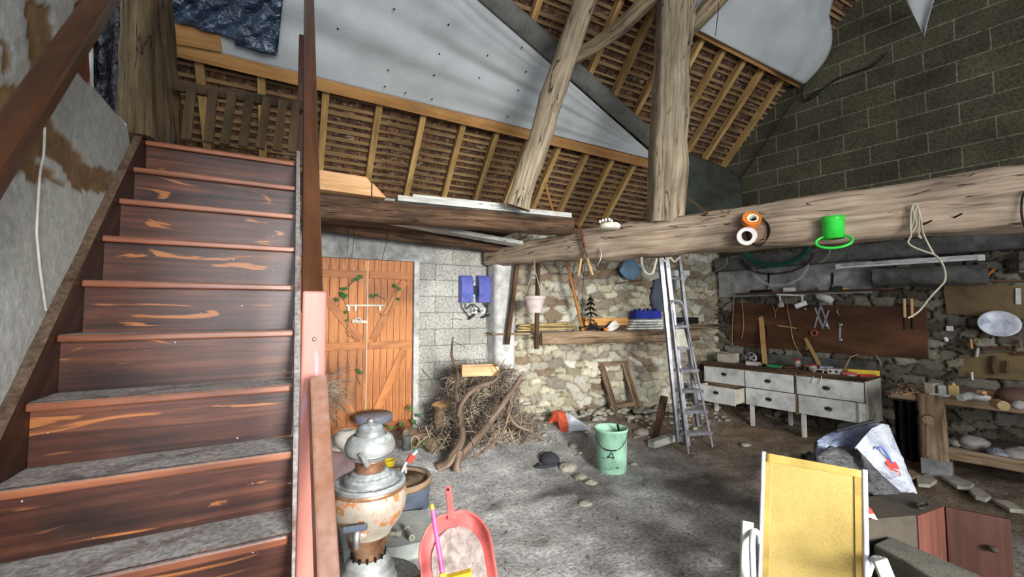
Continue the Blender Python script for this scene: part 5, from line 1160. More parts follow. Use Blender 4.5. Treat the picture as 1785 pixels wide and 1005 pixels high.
# tape rolls
def torus_roll(c, R, r0, r1, w_, mat, parent, name, inner=None):
    mb = MB(); mb.lathe([(r0, -w_/2), (r1, -w_/2), (r1, w_/2), (r0, w_/2), (r0, -w_/2)], c, 32, R=R, smooth=False); return mb.build(name, mat, parent=parent)
dT = (bf(1306, 395)-O).dot(fw); kT = dT/741; RB = rm(BD, (BN+V3((0, 0, -.25))).normalized())
tr = T('tape_roll', 'orange tape roll hanging on a nail on the beam', 'tape', bf(1309, 395, .04)); torus_roll(bf(1310, 383, .05), rm(BD, (BN+V3((.5, 0, .3))).normalized()), 9*kT, 15*kT, .05, 'orange_plastic', tr, 'roll'); torus_roll(bf(1311, 383, .05), rm(BD, (BN+V3((.5, 0, .3))).normalized()), 6.5*kT, 9*kT, .05, 'cream_side', tr, 'core')
tr = T('tape_roll', 'white and brown tape roll hanging below the orange one on the beam', 'tape', bf(1302, 428, .04)); torus_roll(bf(1302, 411, .07), RB, 9*kT, 15*kT, .05, 'white_plastic', tr, 'roll'); torus_roll(bf(1302, 411, .03), RB, 11*kT, 16*kT, .05, 'orange_plastic', tr, 'backing_roll')
mb = MB()
for k in range(5): 
    c = bf(1321, 403, .02+.006*k); mb.tube([c+BD*((18+1.2*k)*kT*math.cos(t)*.8)+V3((0, 0, (27-1.3*k)*kT*math.sin(t))) for t in [j*2*PI/32 for j in range(32)]], .003, 6, closed=True)
mb.build('wire_coil', 'iron_dark', label='dark coil of wire hanging behind the two tape rolls', cat='wire')
# green lantern holder
dG = (bf(1453, 395)-O).dot(fw); kG = dG/741; c = bf(1453, 416, .058)
gl = T('green_can', 'bright green metal can with a ring below, hanging on the beam', 'can', c)
mb = MB(); mb.lathe([(15*kG, 0), (15.5*kG, 0), (16*kG, 30*kG), (17.5*kG, 31*kG), (17.5*kG, 38*kG), (16.5*kG, 38*kG), (15*kG, 31*kG), (14.5*kG, 1*kG), (0, 1*kG)], c, 32); mb.build('body', 'green_enamel', parent=gl)
mb = MB(); mb.lathe([(0, 24*kG), (14.8*kG, 24*kG)], c, 28); mb.build('opening', 'iron_dark', parent=gl)
mb = MB(); mb.tube([c+BD*(25*kG*math.cos(t))-BN*-.02+V3((0, 0, -6*kG+12*kG*math.sin(t)))+BN*(.03*(1-math.sin(t))) for t in [j*2*PI/32 for j in range(32)]], 2.2*kG, 8, closed=True); mb.build('ring', 'green_enamel', parent=gl)
# rope hanging on the beam
rp_ = T('hanging_rope', 'cream rope bunched on a nail, one end trailing down past the wall', 'rope', bf(1590, 555, .1))
mb = MB(); mb.tube([bf(x, y, .05) for x, y in ((1592, 355), (1588, 368), (1587, 395), (1588, 410), (1583, 422), (1592, 430), (1612, 438), (1629, 444), (1640, 455), (1647, 472), (1647, 488), (1640, 498), (1622, 517), (1608, 535), (1598, 545), (1583, 554))], .0062, 8, sub=5); mb.build('long_strand', 'rope', parent=rp_)
for P in (((1597, 355), (1604, 375), (1609, 405), (1618, 425), (1628, 443)), ((1593, 354), (1600, 360), (1602, 385), (1601, 405), (1606, 415), (1600, 411)), ((1590, 357), (1593, 380), (1588, 400), (1587, 415)), ((1598, 357), (1594, 372), (1597, 390), (1590, 405))):
    mb = MB(); mb.tube([bf(x, y, .045) for x, y in P], .005, 6, sub=5); mb.build('loop', 'rope', parent=rp_)
for x, y, l in ((1618, 387, 'dark iron spike driven into the beam beside the rope'), (1671, 375, 'small dark nail in the beam right of the rope')):
    mb = MB(); mb.tube([bf(x-8, y+4, .0), bf(x+6, y-3, .05)], .006, 7); mb.build('iron_spike', 'iron_dark', label=l, cat='nail')
mb = MB(); mb.tube([bf(x, y, .02) for x, y in ((1789, 330), (1782, 345), (1781, 372), (1786, 395))], .006, 7, sub=4); mb.build('iron_strap', 'iron_dark', label='dark curved iron strap on the beam at the right edge of the view', cat='strap')
# ================================================================= LADDERS
LY = 3.25
la = T('extension_ladder', 'tall aluminium extension ladder standing upright behind the big beam', 'ladder', AF(1185, 790))
f0 = AF(1180, 786); dl = (f0-O).dot(fw)+.12
def ld(x, y, dd=0): return AD(x, y, dl+dd)
RL = [(ld(1150, 440, .0), ld(1183, 768, -.05)), (ld(1160, 440, .05), ld(1198, 775, .0))]
for i, (a, b_) in enumerate(RL):
    mb = MB(); mb.bar(a, b_, .055, .03, up_=rt); mb.bar(a+fw*.028, b_+fw*.028, .012, .046, up_=rt); mb.bar(a-fw*.028, b_-fw*.028, .012, .046, up_=rt); mb.build('stile', 'alu', parent=la)
RR = (ld(1183, 440, .25), ld(1216, 742, .18)); mb = MB(); mb.bar(*RR, .06, .03, up_=rt); mb.build('stile', 'alu_dark', parent=la)
for y in (484, 527, 566, 606, 645, 684, 722):
    t = (y-440)/328; a = RL[1][0].lerp(RL[1][1], t); b_ = RR[0].lerp(RR[1], t+.02); mb = MB(); mb.bar(a, b_, .03, .026); mb.build('rung', 'alu', parent=la)
sl = T('stepladder', 'aluminium stepladder opened out in front of the extension ladder', 'stepladder', AF(1220, 790))
fl, fr_ = AF(1200, 792), AF(1242, 780); dl2 = (fl-O).dot(fw)
apL, apR = AD(1170, 535, dl2+.12), AD(1190, 535, dl2+.16); flz = fl+V3((0, 0, .01)); frz = fr_+V3((0, 0, .01))
mb = MB(); mb.tube([flz, apL-(apL-flz)*.0, AD(1170, 530, dl2+.12), AD(1175, 524, dl2+.13), AD(1184, 524, dl2+.14), AD(1190, 530, dl2+.16), frz], .014, 10); mb.build('front_frame', 'alu', parent=sl)
for i, y in enumerate((568, 605, 645, 681, 717, 755)):
    tL = (y+3-535)/(792-535); tR = (y-535)/(780-535); a = apL.lerp(flz, tL); b_ = apR.lerp(frz, tR); mb = MB(); mb.bar(a+fw*.02, b_+fw*.02, .11, .034); mb.build('step', 'alu', parent=sl, bevel=.002)
bl_, br2 = AD(1196, 755, dl2+.55), AD(1226, 752, dl2+.55); bl_.z = floorz(bl_.x, bl_.y)+.01; br2.z = floorz(br2.x, br2.y)+.01
for a, b_ in ((AD(1172, 540, dl2+.16), bl_), (AD(1190, 540, dl2+.18), br2)):
    mb = MB(); mb.tube([a, b_], .011, 8); mb.build('rear_leg', 'alu_dark', parent=sl)
for t in (.55, .9):
    mb = MB(); mb.tube([AD(1172, 540, dl2+.16).lerp(bl_, t), AD(1190, 540, dl2+.18).lerp(br2, t)], .009, 8); mb.build('rear_brace', 'alu', parent=sl)
mb = MB(); p = AD(1178, 590, dl2-.0); mb.prism([AD(x, y, dl2+.1) for x, y in ((1174, 574), (1192, 573), (1200, 604), (1178, 608))], fw*.02); mb.build('platform_board', 'stone_pale', parent=sl)
# ================================================================= DRESSER
A_ = AF(1311, 742); B_ = AF(1402, 763); DDr = V3((B_.x-A_.x, B_.y-A_.y, 0)).normalized()
DNr = V3((DDr.y, -DDr.x, 0)); DNr = DNr if DNr.dot(O-A_) > 0 else -DNr
def df(x, y, off=0): return AP(x, y, A_+DNr*off, DNr)
zT, zM, zB = df(1343, 648.6).z, df(1343, 679.5).z, df(1343, 711).z
L0 = df(1227, 650); L1 = df(1509, 700); RD = Matrix((DDr, -DNr, V3((0, 0, 1)))).transposed(); DEP = min(abs((L0-WP).dot(WN)), abs((L1-WP).dot(WN)))-.1; print('DEP', DEP)
ztop = zT+.055
dz_ = T('dresser', 'long white six-drawer dresser on legs with a cluttered dark worktop', 'dresser', V3((L0.x, L0.y, .05)).lerp(V3((L1.x, L1.y, .05)), .5)-DNr*.28)
def dbox(u0, u1, o0, o1, z0, z1, mat, name, parent=dz_, **k):
    a = V3((L0.x, L0.y, 0)); c = a+DDr*((u0+u1)/2)-DNr*((o0+o1)/2)+V3((0, 0, (z0+z1)/2)); mb = MB(); mb.box(c, (u1-u0, o1-o0, z1-z0), RD); return mb.build(name, mat, parent=parent, **k)
def du(x, y=680): return (df(x, y)-L0).dot(DDr)
LL = (L1-L0).dot(DDr)
dbox(-.02, LL+.03, -.03, DEP+.02, zT+.012, ztop, 'oak_dark', 'worktop', bevel=.004)
dbox(.0, LL, .03, DEP, zB-.01, zT+.012, 'oak_grey', 'carcass')
dbox(LL-.004, LL+.015, .01, DEP, zB-.03, zT+.012, 'cream_side', 'end_panel', bevel=.003)
def cup(p, par, s_=1.0):
    mb = MB(); mb.lathe([(0, .016*s_), (.018*s_, .013*s_), (.030*s_, .004*s_), (.034*s_, 0)], p, 18, R=rm(DDr, DNr), sq=.62); mb.lathe([(.034*s_, 0), (.04*s_, .002)], p, 18, R=rm(DDr, DNr), sq=.8); return mb.build('handle', 'iron_dark', parent=par)
drs = [(1229, 1300, zM, zT, 0, (1262, 652)), (1301, 1385, zM, zT, 0, (1338, 664)), (1390, 1507, zM, zT, 0, (1440, 676)), (1229, 1300, zB, zM, .26, (1248, 684)), (1301, 1386.5, zB, zM, 0, (1340, 695.5)), (1392, 1509, zB, zM, 0, (1444, 712))]
for i, (x0, x1, z0, z1, pull, h) in enumerate(drs):
    u0, u1 = du(x0)+.004, du(x1)-.004; yf = -.018-pull; xin = .012 if i in (1, 2, 4, 5) else 0
    d_r = dbox(u0, u1, yf-xin, yf+.018, z0+.006, z1-.006, 'white_paint', 'drawer', bevel=.002)
    for (ua, ub) in ((u0+.01, u0+.022), (u1-.022, u1-.01)): dbox(ua, ub, yf+.018, yf+.40, z0+.02, z1-.02, 'cream_side', 'drawer_side', parent=d_r)
    pp = AP(h[0], h[1], A_+DNr*(-(yf-xin)), DNr); cup(pp, d_r)
dbox(du(1386.5), du(1391.5), -.012, .02, zB-.02, zT+.012, 'oak_grey', 'divider')
for x, y in ((1237, 727), (1311, 742), (1401, 763)):
    p = AF(x, y); u = (p-L0).dot(DDr); dbox(u-.022, u+.022, .0, .045, floorz(p.x, p.y)-.01, zB, 'white_legs', 'leg', bevel=.003)
for u in (.05, LL*.5, LL-.05): 
    q = L0+DDr*u-DNr*(DEP-.05); dbox(u-.02, u+.02, DEP-.06, DEP-.02, floorz(q.x, q.y)-.01, zB, 'white_legs', 'leg')
def px_(p):
    v = V3(p)-O; d = v.dot(fw); return (892.5+F*v.dot(rt)/d, 502.5-F*v.dot(up)/d)
def dt(x, y, dz=0):
    q = AP(x, 650, A_, DNr); yf = px_(V3((q.x, q.y, ztop)))[1]; fr = min(.95, max(.04, (yf-y)/22)); q = AP(x, 650, A_-DNr*(fr*(DEP-.06)), DNr); return V3((q.x, q.y, ztop+dz))
# backsplash board standing at the rear of the worktop
a = V3((L0.x, L0.y, 0))+DDr*(du(1305))-DNr*(DEP-.02); b_ = V3((L0.x, L0.y, 0))+DDr*(LL-.02)-DNr*(DEP-.02)
mb = MB(); a.z = b_.z = ztop+.07; mb.bar(a, b_, .02, .13); mb.build('upstand_board', 'concrete_dark', label='dark grey board standing along the back of the dresser worktop', cat='board', bevel=.003)
mb = MB(); a2, b2 = a+DNr*.06, b_+DNr*.06; a2 = a.lerp(b_, .42)+DNr*.06; a2.z = b2.z = ztop+.016; mb.bar(a2, b2, .025, .03); mb.build('lath', 'handle_wood', label='long thin wooden lath at the back of the dresser worktop', cat='lath')
# worktop clutter
cb = T('cardboard_box', 'small open pale cardboard box at the left end of the dresser top', 'box', dt(1272, 625)); p = dt(1270, 624); d_ = (p-O).dot(fw); k_ = d_/741
mb = MB(); mb.box(p+V3((0, 0, .07)), (.24, .15, .13), RD); mb.build('body', 'card', parent=cb)
mb = MB(); mb.box(p-DDr*.03+DNr*.12+V3((0, 0, .14)), (.2, .1, .006), RD @ Matrix.Rotation(-.35, 3, 'X')); mb.build('flap', 'card', parent=cb)
p = dt(1310, 623); RR2 = rm(DDr, (DNr+V3((0, 0, .15))).normalized()); rl = T('film_reel', 'grey round reel with holes standing upright on the dresser', 'reel', p)
mb = MB(); mb.lathe([(0, .012), (.075, .012), (.08, .008), (.08, -.008), (0, -.012)], p+V3((0, 0, .08)), 28, R=RR2); mb.build('disc', 'alu', parent=rl)
for k in range(5):
    a_ = k*2*PI/5; q = p+V3((0, 0, .08))+RR2 @ V3((.045*math.cos(a_), .045*math.sin(a_), .013)); mb = MB(); mb.lathe([(0, .001), (.018, 0)], q, 14, R=RR2); mb.build('hole', 'iron_dark', parent=rl)
def item(name, lbl, cat, mat, x0, y0, x1, y1, w_, h, bevel=.003, **k):
    a, b_ = dt(x0, y0, h/2), dt(x1, y1, h/2); mb = MB(); mb.bar(a, b_, w_, h); return mb.build(name, mat, label=lbl, cat=cat, bevel=bevel, **k)
item('white_carton', 'small white carton lying on the dresser in front of the reel', 'box', 'white_plastic', 1303, 630, 1324, 632, .09, .045)
item('wood_scrap', 'short yellow wood scrap on the dresser behind the green twine', 'wood scrap', 'handle_wood', 1325, 629, 1354, 630, .035, .02)
item('wood_scrap', 'thin wood scrap on the dresser left of the first jar', 'wood scrap', 'handle_wood', 1358, 634, 1367, 630, .03, .015)
item('red_stick', 'red-brown stick lying on the dresser beside the wood scraps', 'stick', 'red_print', 1355, 640, 1372, 636, .02, .02)
mb = MB(); p = dt(1349, 640)
for k in range(7): mb.tube([p+DDr*(.09*math.cos(t+k*.2))+DNr*(.025*math.sin(t))+V3((0, 0, .012+.005*k)) for t in [j*2*PI/16 for j in range(16)]], .004, 5, closed=True)
mb.build('green_twine', gran('twine_green', [(40, 120, 70), (60, 150, 90)], 30, .8), label='hank of green twine near the front edge of the dresser', cat='twine')
for i, (x, y, h, r_, lbl) in enumerate(((1391, 634, .12, .035, 'glass jar with a red lid standing on the middle of the dresser'), (1417, 642, .08, .045, 'short glass jar with a pink-red lid right of the taller jar'))):
    p = dt(x, y); j = T('jar', lbl, 'jar', p); mb = MB(); mb.lathe([(0, 0), (r_, 0), (r_, h*.75), (r_*.8, h*.85)], p, 20); mb.build('glass_body', 'glass_jar', parent=j); mb = MB(); mb.lathe([(r_*.85, h*.82), (r_*.85, h), (0, h)], p, 20); mb.build('lid', 'red_bright', parent=j)
dk_ = [('pliers', 'dark pliers lying on the dresser left of the jars', 'rust', 1366, 640, 1384, 636, .05, .03), ('rusty_clamp', 'rusty clamp between the two jars on the dresser', 'rust', 1398, 638, 1406, 641, .05, .04), ('power_drill', 'grey power tool lying on the dresser right of the jars', 'alu_dark', 1427, 641, 1452, 640, .07, .07), ('oil_tin', 'small dark tin beside the green twine', 'iron_dark', 1330, 637, 1336, 636, .05, .04)]
for n_, l_, m_, x0, y0, x1, y1, w_, h_ in dk_: item(n_, l_, n_.split('_')[-1], m_, x0, y0, x1, y1, w_, h_, .01)
sk_ = T('socket_strip', 'white socket block with a looped white cord at the front of the dresser', 'socket', dt(1455, 652)); p = dt(1455, 650, .03)
mb = MB(); mb.box(p, (.12, .08, .06), RD); mb.build('block', 'white_plastic', parent=sk_, bevel=.006)
for k in (-.03, .03): mb = MB(); mb.lathe([(0, .001), (.013, 0)], p+DDr*k+DNr*.041, 12, R=rm(DDr, DNr)); mb.build('outlet', 'iron_dark', parent=sk_)
mb = MB(); mb.tube([dt(1443, 652, .03), dt(1430, 654, .04), dt(1420, 660, .02), df(1417, 662, .05), df(1416, 668, .05)], .005, 6, sub=4); mb.tube([dt(1445, 653, .03), dt(1436, 657, .03), df(1431, 662, .05), df(1429, 669, .05)], .005, 6, sub=4); mb.build('cord', 'cord_white', parent=sk_)
item('spirit_level', 'bright yellow spirit level lying at the right end of the dresser', 'level', 'yellow_plastic', 1477, 647, 1533, 647, .05, .06)
item('red_handle_tool', 'salmon-red handled tool lying below the yellow level', 'tool', 'red_plastic', 1468, 655, 1494, 654, .05, .04, .012)
item('dark_red_file', 'dark red file lying in front of the yellow level', 'file', 'red_print', 1498, 655, 1526, 652, .03, .025)
item('light_scraper', 'pale scraper lying at the front right corner of the dresser', 'scraper', 'concrete_light', 1478, 660, 1490, 657, .05, .012)
mb = MB(); a = dt(1334, 624); mb.bar(AW(1326, 546, .07), a, .06, .018, up_=DNr); mb.build('wooden_batten', 'handle_wood', label='flat pale wooden slat leaning on the brown panel behind the reel', cat='batten')
mb = MB(); mb.bar(AW(1402, 585, .07), dt(1431, 630, .02), .035, .02, up_=DNr); mb.build('wooden_stick', 'handle_wood', label='slanting wooden stick leaning behind the jars on the dresser', cat='stick')
mb = MB(); mb.tube([dt(1470, 640), AW(1482, 622, .2), AW(1496, 617, .08)], .006, 6); mb.build('thin_stick', 'handle_wood', label='thin stick leaning up behind the yellow level', cat='stick')
mb = MB(); p = AW(1407, 603, .09); mb.tube([p-V3((0, 0, .05)), p+V3((0, 0, .04))], [.016, .02], 10); mb.build('short_peg', 'pipe_yellow', label='short pale wooden peg standing at the back of the dresser', cat='peg')
# ================================================================= WORKSHOP WALL
mb = MB(); mb.prism([AW(x, y, .095) for x, y in ((1278, 528), (1614, 535), (1618, 626), (1280, 602))], WN*-.015); mb.build('pegboard', 'pegboard', label='long rusty-brown panel fixed to the wall behind the dresser', cat='panel', bevel=.002)
lf = T('tube_light', 'long fluorescent tube light fixed under the ledge of the right wall', 'lamp', AW(1586, 462, .2))
mb = MB(); mb.bar(AW(1462, 462, .19), AW(1712, 446, .19), .05, .035); mb.build('housing', 'concrete_light', parent=lf)
mb = MB(); mb.tube([AW(1464, 466, .21), AW(1704, 451, .21)], .013, 10); mb.build('tube', 'white_plastic', parent=lf)
for x, y in ((1461, 465), (1711, 449)): mb = MB(); mb.box(AW(x, y, .2), (.04, .04, .06)); mb.build('end_cap', 'white_plastic', parent=lf)
mb = MB(); a, b_ = AW(1524, 483, .19), AW(1722, 478, .19); mb.tube([a, a.lerp(b_, .5), b_], .105, 24); mb.build('flue_pipe', 'concrete_dark', label='thick dark grey pipe lying along the wall below the tube light', cat='pipe')
ws = T('tool_shelf', 'narrow dark shelf with iron brackets above the brown panel', 'shelf', AW(1425, 512, .1))
mb = MB(); a, b_ = AW(1286, 506, .13), AW(1562, 512, .13); a.z = b_.z = (a.z+b_.z)/2; mb.bar(a, b_, .18, .022); mb.build('board', 'oak_dark', parent=ws)
for x in (1340, 1451):
    mb = MB(); p0 = AW(x, 508, .06); mb.bar(AW(x, 475, .085), p0, .022, .012, up_=WN); mb.bar(p0, p0+WN*.15, .022, .01); mb.bar(AW(x, 488, .085), p0+WN*.1, .014, .008, up_=WN); mb.build('bracket', 'iron_dark', parent=ws)
zs = a.z+.012
def onsh(x, off=.13): p = AW(x, 507, off); return V3((p.x, p.y, zs))
def wbox(name, lbl, cat, mat, x0, x1, h, off=.13, w_=.08):
    a, b_ = onsh(x0, off), onsh(x1, off); mb = MB(); mb.bar(a+V3((0, 0, h/2)), b_+V3((0, 0, h/2)), w_, h); return mb.build(name, mat, label=lbl, cat=cat, bevel=.003)
wbox('white_block', 'white rectangular block lying on the narrow tool shelf', 'block', 'white_plastic', 1367, 1386, .055)
wbox('shelf_tin', 'dark flat tin on the tool shelf at its left half', 'tin', 'iron_dark', 1310, 1345, .04); wbox('grey_tin', 'greyish tin on the tool shelf left of the right bracket', 'tin', 'concrete', 1428, 1445, .045); wbox('green_packet', 'small green and white packet near the right end of the tool shelf', 'packet', 'green_hose', 1456, 1468, .05); wbox('orange_lath', 'short orange wooden lath at the right end of the tool shelf', 'lath', 'handle_wood', 1470, 1480, .02)
sb2 = T('spotlight_bar', 'white spotlight bar with two small lamps above the brown panel', 'lamp', AW(1378, 525, .15))
mb = MB(); mb.bar(AW(1354, 513, .2), AW(1402, 515, .2), .03, .02); mb.build('bar', 'white_plastic', parent=sb2)
def tubeW(P, r, mat, par, name, off=.15, n=10, sub=0, **k):
    mb = MB(); mb.tube([AW(x, y, off) for x, y in P], r, n, sub=sub); return mb.build(name, mat, parent=par, **k)
for P, r in ((((1359, 514), (1360, 524)), .01), (((1398, 516), (1399, 526)), .01)): tubeW(P, r, 'white_plastic', sb2, 'arm', .2)
mb = MB(); mb.lathe([(.018, .04), (.03, .02), (.04, -.01), (.038, -.035), (0, -.045)], AW(1361, 530, .22), 18); mb.build('lamp_head', 'concrete_light', parent=sb2)
mb = MB(); mb.tube([AW(1386, 534, .24), AW(1406, 527, .2)], .034, 16); mb.build('lamp_head', 'white_plastic', parent=sb2)
mb = MB(); mb.tube([AW(1426, 515, .16), AW(1432, 517, .18), AW(1444, 521, .2), AW(1450, 524, .21)], [.035, .048, .05, .035], 16); mb.build('white_bottle', 'white_plastic', label='white bottle lying tilted under the right half of the tool shelf', cat='bottle')
zz = T('folding_rule', 'grey zigzag folding rule hanging on the brown panel', 'rule', AW(1432, 575, .1))
for P in (((1421, 536), (1435, 572)), ((1431, 532), (1420, 571)), ((1431, 532), (1445, 573)), ((1445, 540), (1434, 572))): 
    mb = MB(); mb.bar(AW(*P[0], .1), AW(*P[1], .1), .018, .008, up_=WN); mb.build('segment', 'alu', parent=zz)
def wtool(name, lbl, cat, mat, P, r, off=.115, **k):
    mb = MB(); mb.tube([AW(x, y, off) for x, y in P], r, 8, sub=k.get('sub', 0)); return mb.build(name, mat, label=lbl, cat=cat)
hm = T('hammer', 'long-handled hammer hanging level on the brown panel', 'hammer', AW(1375, 573, .1)); tubeW(((1355, 567), (1390, 572)), .011, 'handle_wood', hm, 'handle', .1)
mb = MB(); mb.tube([AW(1391, 567, .1), AW(1394, 577, .1)], .016, 8); mb.build('head', 'rust', parent=hm)
mb = MB(); c = AW(1420, 580, .1); mb.lathe([(.028, 0), (.042, 0), (.042, .03), (.028, .03), (.028, 0)], c, 24, R=rm(WD, WN)); mb.build('tape_ring', 'red_plastic', label='red and white tape ring hanging below the folding rule', cat='tape')
sp_ = T('spanner', 'pale double-ended spanner hanging upright on the brown panel', 'spanner', AW(1465, 594, .1)); mb = MB(); mb.bar(AW(1465, 566, .1), AW(1464, 592, .1), .022, .008, up_=WN); mb.build('shaft', 'steel', parent=sp_)
for y in (566, 592): mb = MB(); mb.lathe([(.010, 0), (.024, 0), (.024, .01), (.010, .01)], AW(1464.5, y, .1), 14, R=rm(WD, WN)); mb.build('jaw', 'steel', parent=sp_)
wtool('metal_hook', 'small pale metal hook high on the brown panel right of the rule', 'hook', 'steel', ((1463, 536), (1459, 540), (1460, 546), (1465, 550)), .005, sub=3)
wtool('wire_fork', 'forked wire hanging below the left spotlight', 'wire', 'rope_tan', ((1346, 530), (1350, 540), (1352, 553)), .005); wtool('wire_prong', 'short second prong of wire under the left spotlight', 'wire', 'rope_tan', ((1357, 535), (1352, 542)), .005)
wtool('wall_stud', 'tiny white knob beside the folding rule on the brown panel', 'stud', 'white_plastic', ((1440, 566), (1443, 568)), .014); wtool('wall_stud', 'small white knob near the right end of the bottle on the panel', 'stud', 'white_plastic', ((1403, 538), (1405, 538)), .010)
wtool('brown_dowel', 'thin upright dowel on the panel beside the wooden slat', 'dowel', 'rust', ((1338, 565), (1339, 585)), .008)
for P, lbl in ((((1280, 484), (1279, 520), (1277, 560), (1276, 604)), 'long thin cord hanging at the left edge of the brown panel'), (((1293, 520), (1295, 545), (1296, 570), (1293, 588)), 'yellowish cord hanging on the left of the brown panel'), (((1370, 518), (1373, 540), (1378, 565), (1382, 590), (1392, 612), (1404, 628), (1412, 634)), 'long tan cord falling from the spotlight bar to the jars'), (((1526, 618), (1533, 628), (1537, 640)), 'short thin cord beside the right end of the upstand board'), (((1243, 498), (1244, 512), (1245, 524)), 'white cord on the stone corner left of the brown panel')):
    mb = MB(); mb.tube([AW(x, y, .12) for x, y in P], .0055, 6, sub=4); mb.build('hanging_string', 'rope_tan', label=lbl, cat='string')
for x, lbl in ((1577, 'left wooden-handled clamp hanging at the right end of the brown panel'), (1590, 'right wooden-handled clamp hanging at the right end of the brown panel')):
    cl = T('clamp', lbl, 'clamp', AW(x, 574, .1)); tubeW(((x-1, 520), (x, 553)), .014, 'handle_wood', cl, 'handle', .1); tubeW(((x, 553), (x+1, 574)), .010, 'iron_dark', cl, 'jaw', .1)
# green hose and cable loops under the beam
def loops(px, py, rx, ry, n, mat, r_, name, lbl, cat, off=.34, a0=0, a1=PI):
    mb = MB(); c = AW(px, py, off); k = (c-O).dot(fw)/741
    for j in range(n): mb.tube([c+WD*(rx*k*(1+.06*j)*math.cos(t))*1.05-V3((0, 0, ry*k*(1+.07*j)*math.sin(t)))+WN*(.01*j) for t in [a0+(a1-a0)*i/24 for i in range(25)]], r_, 7)
    return mb.build(name, mat, label=lbl, cat=cat)
loops(1352, 432, 44, 28, 3, 'green_hose', .02, 'green_hose', 'dark green garden hose hung in loops behind the big beam', 'hose')
loops(1352, 446, 52, 30, 2, 'iron_dark', .006, 'cable_loop', 'thin dark cable loops hanging below the green hose', 'cable', off=.22)
loops(1358, 462, 40, 34, 2, 'cord_white', .004, 'grey_cable_loop', 'thin grey cable sagging lowest over the concrete slab', 'cable', off=.2)
for P, lbl in ((((1268, 448), (1266, 460), (1256, 468), (1247, 473)), 'thin tan rope end hanging from the beam at the wall corner'), (((1447, 430), (1446, 442), (1438, 452), (1428, 458)), 'fine white string drooping behind the green can')):
    mb = MB(); mb.tube([AW(x, y, .3) for x, y in P], .005, 6, sub=4); mb.build('rope_end', 'rope', label=lbl, cat='rope')
# right-hand boards and fittings
mb = MB(); mb.prism([AW(x, y, .09) for x, y in ((1644, 494), (1700, 494), (1800, 498), (1800, 558), (1720, 552), (1650, 546))], WN*-.03); mb.build('wall_board', 'board_brown', label='large weathered brown board high on the right wall', cat='board')
mb = MB(); mb.bar(AW(1640, 490, .1), AW(1800, 489, .1), .14, .02); mb.build('ledge_board', 'oak_dark', label='dark ledge board above the weathered brown board', cat='board')
mb = MB(); mb.prism([AW(x, y, .07) for x, y in ((1672, 618), (1800, 612), (1800, 664), (1670, 655))], WN*-.03); mb.build('wall_board', 'board_brown', label='lower brown board behind the workbench hung with tools', cat='board')
mb = MB(); mb.bar(AW(1768, 440, .1), AW(1768, 476, .1), .06, .06, up_=WN); mb.build('iron_block', 'iron_dark', label='dark upright iron block under the ledge near the right edge', cat='block')
mb = MB(); mb.tube([AW(1722, 478, .14), AW(1732, 470, .16)], .014, 8); mb.build('orange_tool', 'orange_plastic', label='small orange handle lying beside the end of the dark pipe', cat='tool')
mb = MB(); mb.bar(AW(1775, 502, .1), AW(1775, 530, .1), .035, .01, up_=WN); mb.build('white_hinge', 'concrete_light', label='pale metal strap hinge on the weathered brown board', cat='plate')  # white hinge, built as one flat bar
wb = T('enamel_bowl', 'white enamel bowl hung facing out on the right wall', 'bowl', AW(1741, 582, .06)); c = AW(1741, 565, .2); k = (c-O).dot(fw)/741
mb = MB(); mb.lathe([(0, -.03), (12*k, -.028), (20*k, -.005), (24*k, .02), (26*k, .022), (25*k, .028), (20*k, .004), (12*k, -.02), (0, -.022)], c, 36, R=rm(WD, (WN+V3((0, -.2, .5))).normalized()), sq=.95); mb.build('bowl', 'enamel_bowl', parent=wb)
mb = MB(); mb.box(AW(1656, 572, .05), (.055, .04, .055), R_W); mb.build('light_switch', 'white_plastic', label='small square white switch on the dark stone wall', cat='switch', bevel=.004)
mb = MB(); mb.lathe([(0, .012), (.022, .008), (.028, 0)], AW(1649, 591, .05), 18, R=rm(V3((1, 0, -.5)), WN), sq=.7); mb.build('oval_tag', 'white_plastic', label='small white oval tag below the white switch', cat='tag')
tl = [('pincers', 'rusty pincers hanging left of the hooks behind the workbench', 'rust', ((1680, 590), (1686, 600), (1690, 610)), .009), ('wood_chisel', 'wooden-handled chisel hanging below the white bowl at left', 'handle_wood', ((1692, 590), (1694, 607)), .012), ('iron_ring', 'tan iron ring on the wall below the white bowl', 'rope_tan', ((1698, 594), (1702, 590), (1707, 594), (1706, 600)), .008), ('pale_screwdriver', 'pale-handled screwdriver hanging below the iron ring', 'concrete_light', ((1705, 606), (1702, 622)), .014), ('iron_file', 'dark iron file on the wall right of the pale screwdriver', 'rust', ((1712, 608), (1755, 604), (1762, 610)), .012), ('hand_brace', 'brown hand brace hanging under the row of tools', 'rust', ((1764, 612), (1772, 618), (1780, 614), (1790, 618)), .012), ('wooden_mallet', 'wooden mallet hung at the far right of the wall', 'workbench', ((1778, 592), (1779, 606)), .016), ('leather_strap', 'dark leather strap hanging on the lower brown board', 'leather', ((1733, 620), (1731, 640), (1735, 652)), .018), ('iron_bolt', 'short iron bolt hanging right of the leather strap', 'rust', ((1755, 628), (1754, 650)), .014), ('white_strip', 'small white strip on the lower board above the yellow bottle', 'white_plastic', ((1694, 648), (1695, 662)), .010)]
for n_, l_, m_, P, r_ in tl: wtool(n_, l_, n_.split('_')[-1], m_, P, r_, off=.11, sub=3)
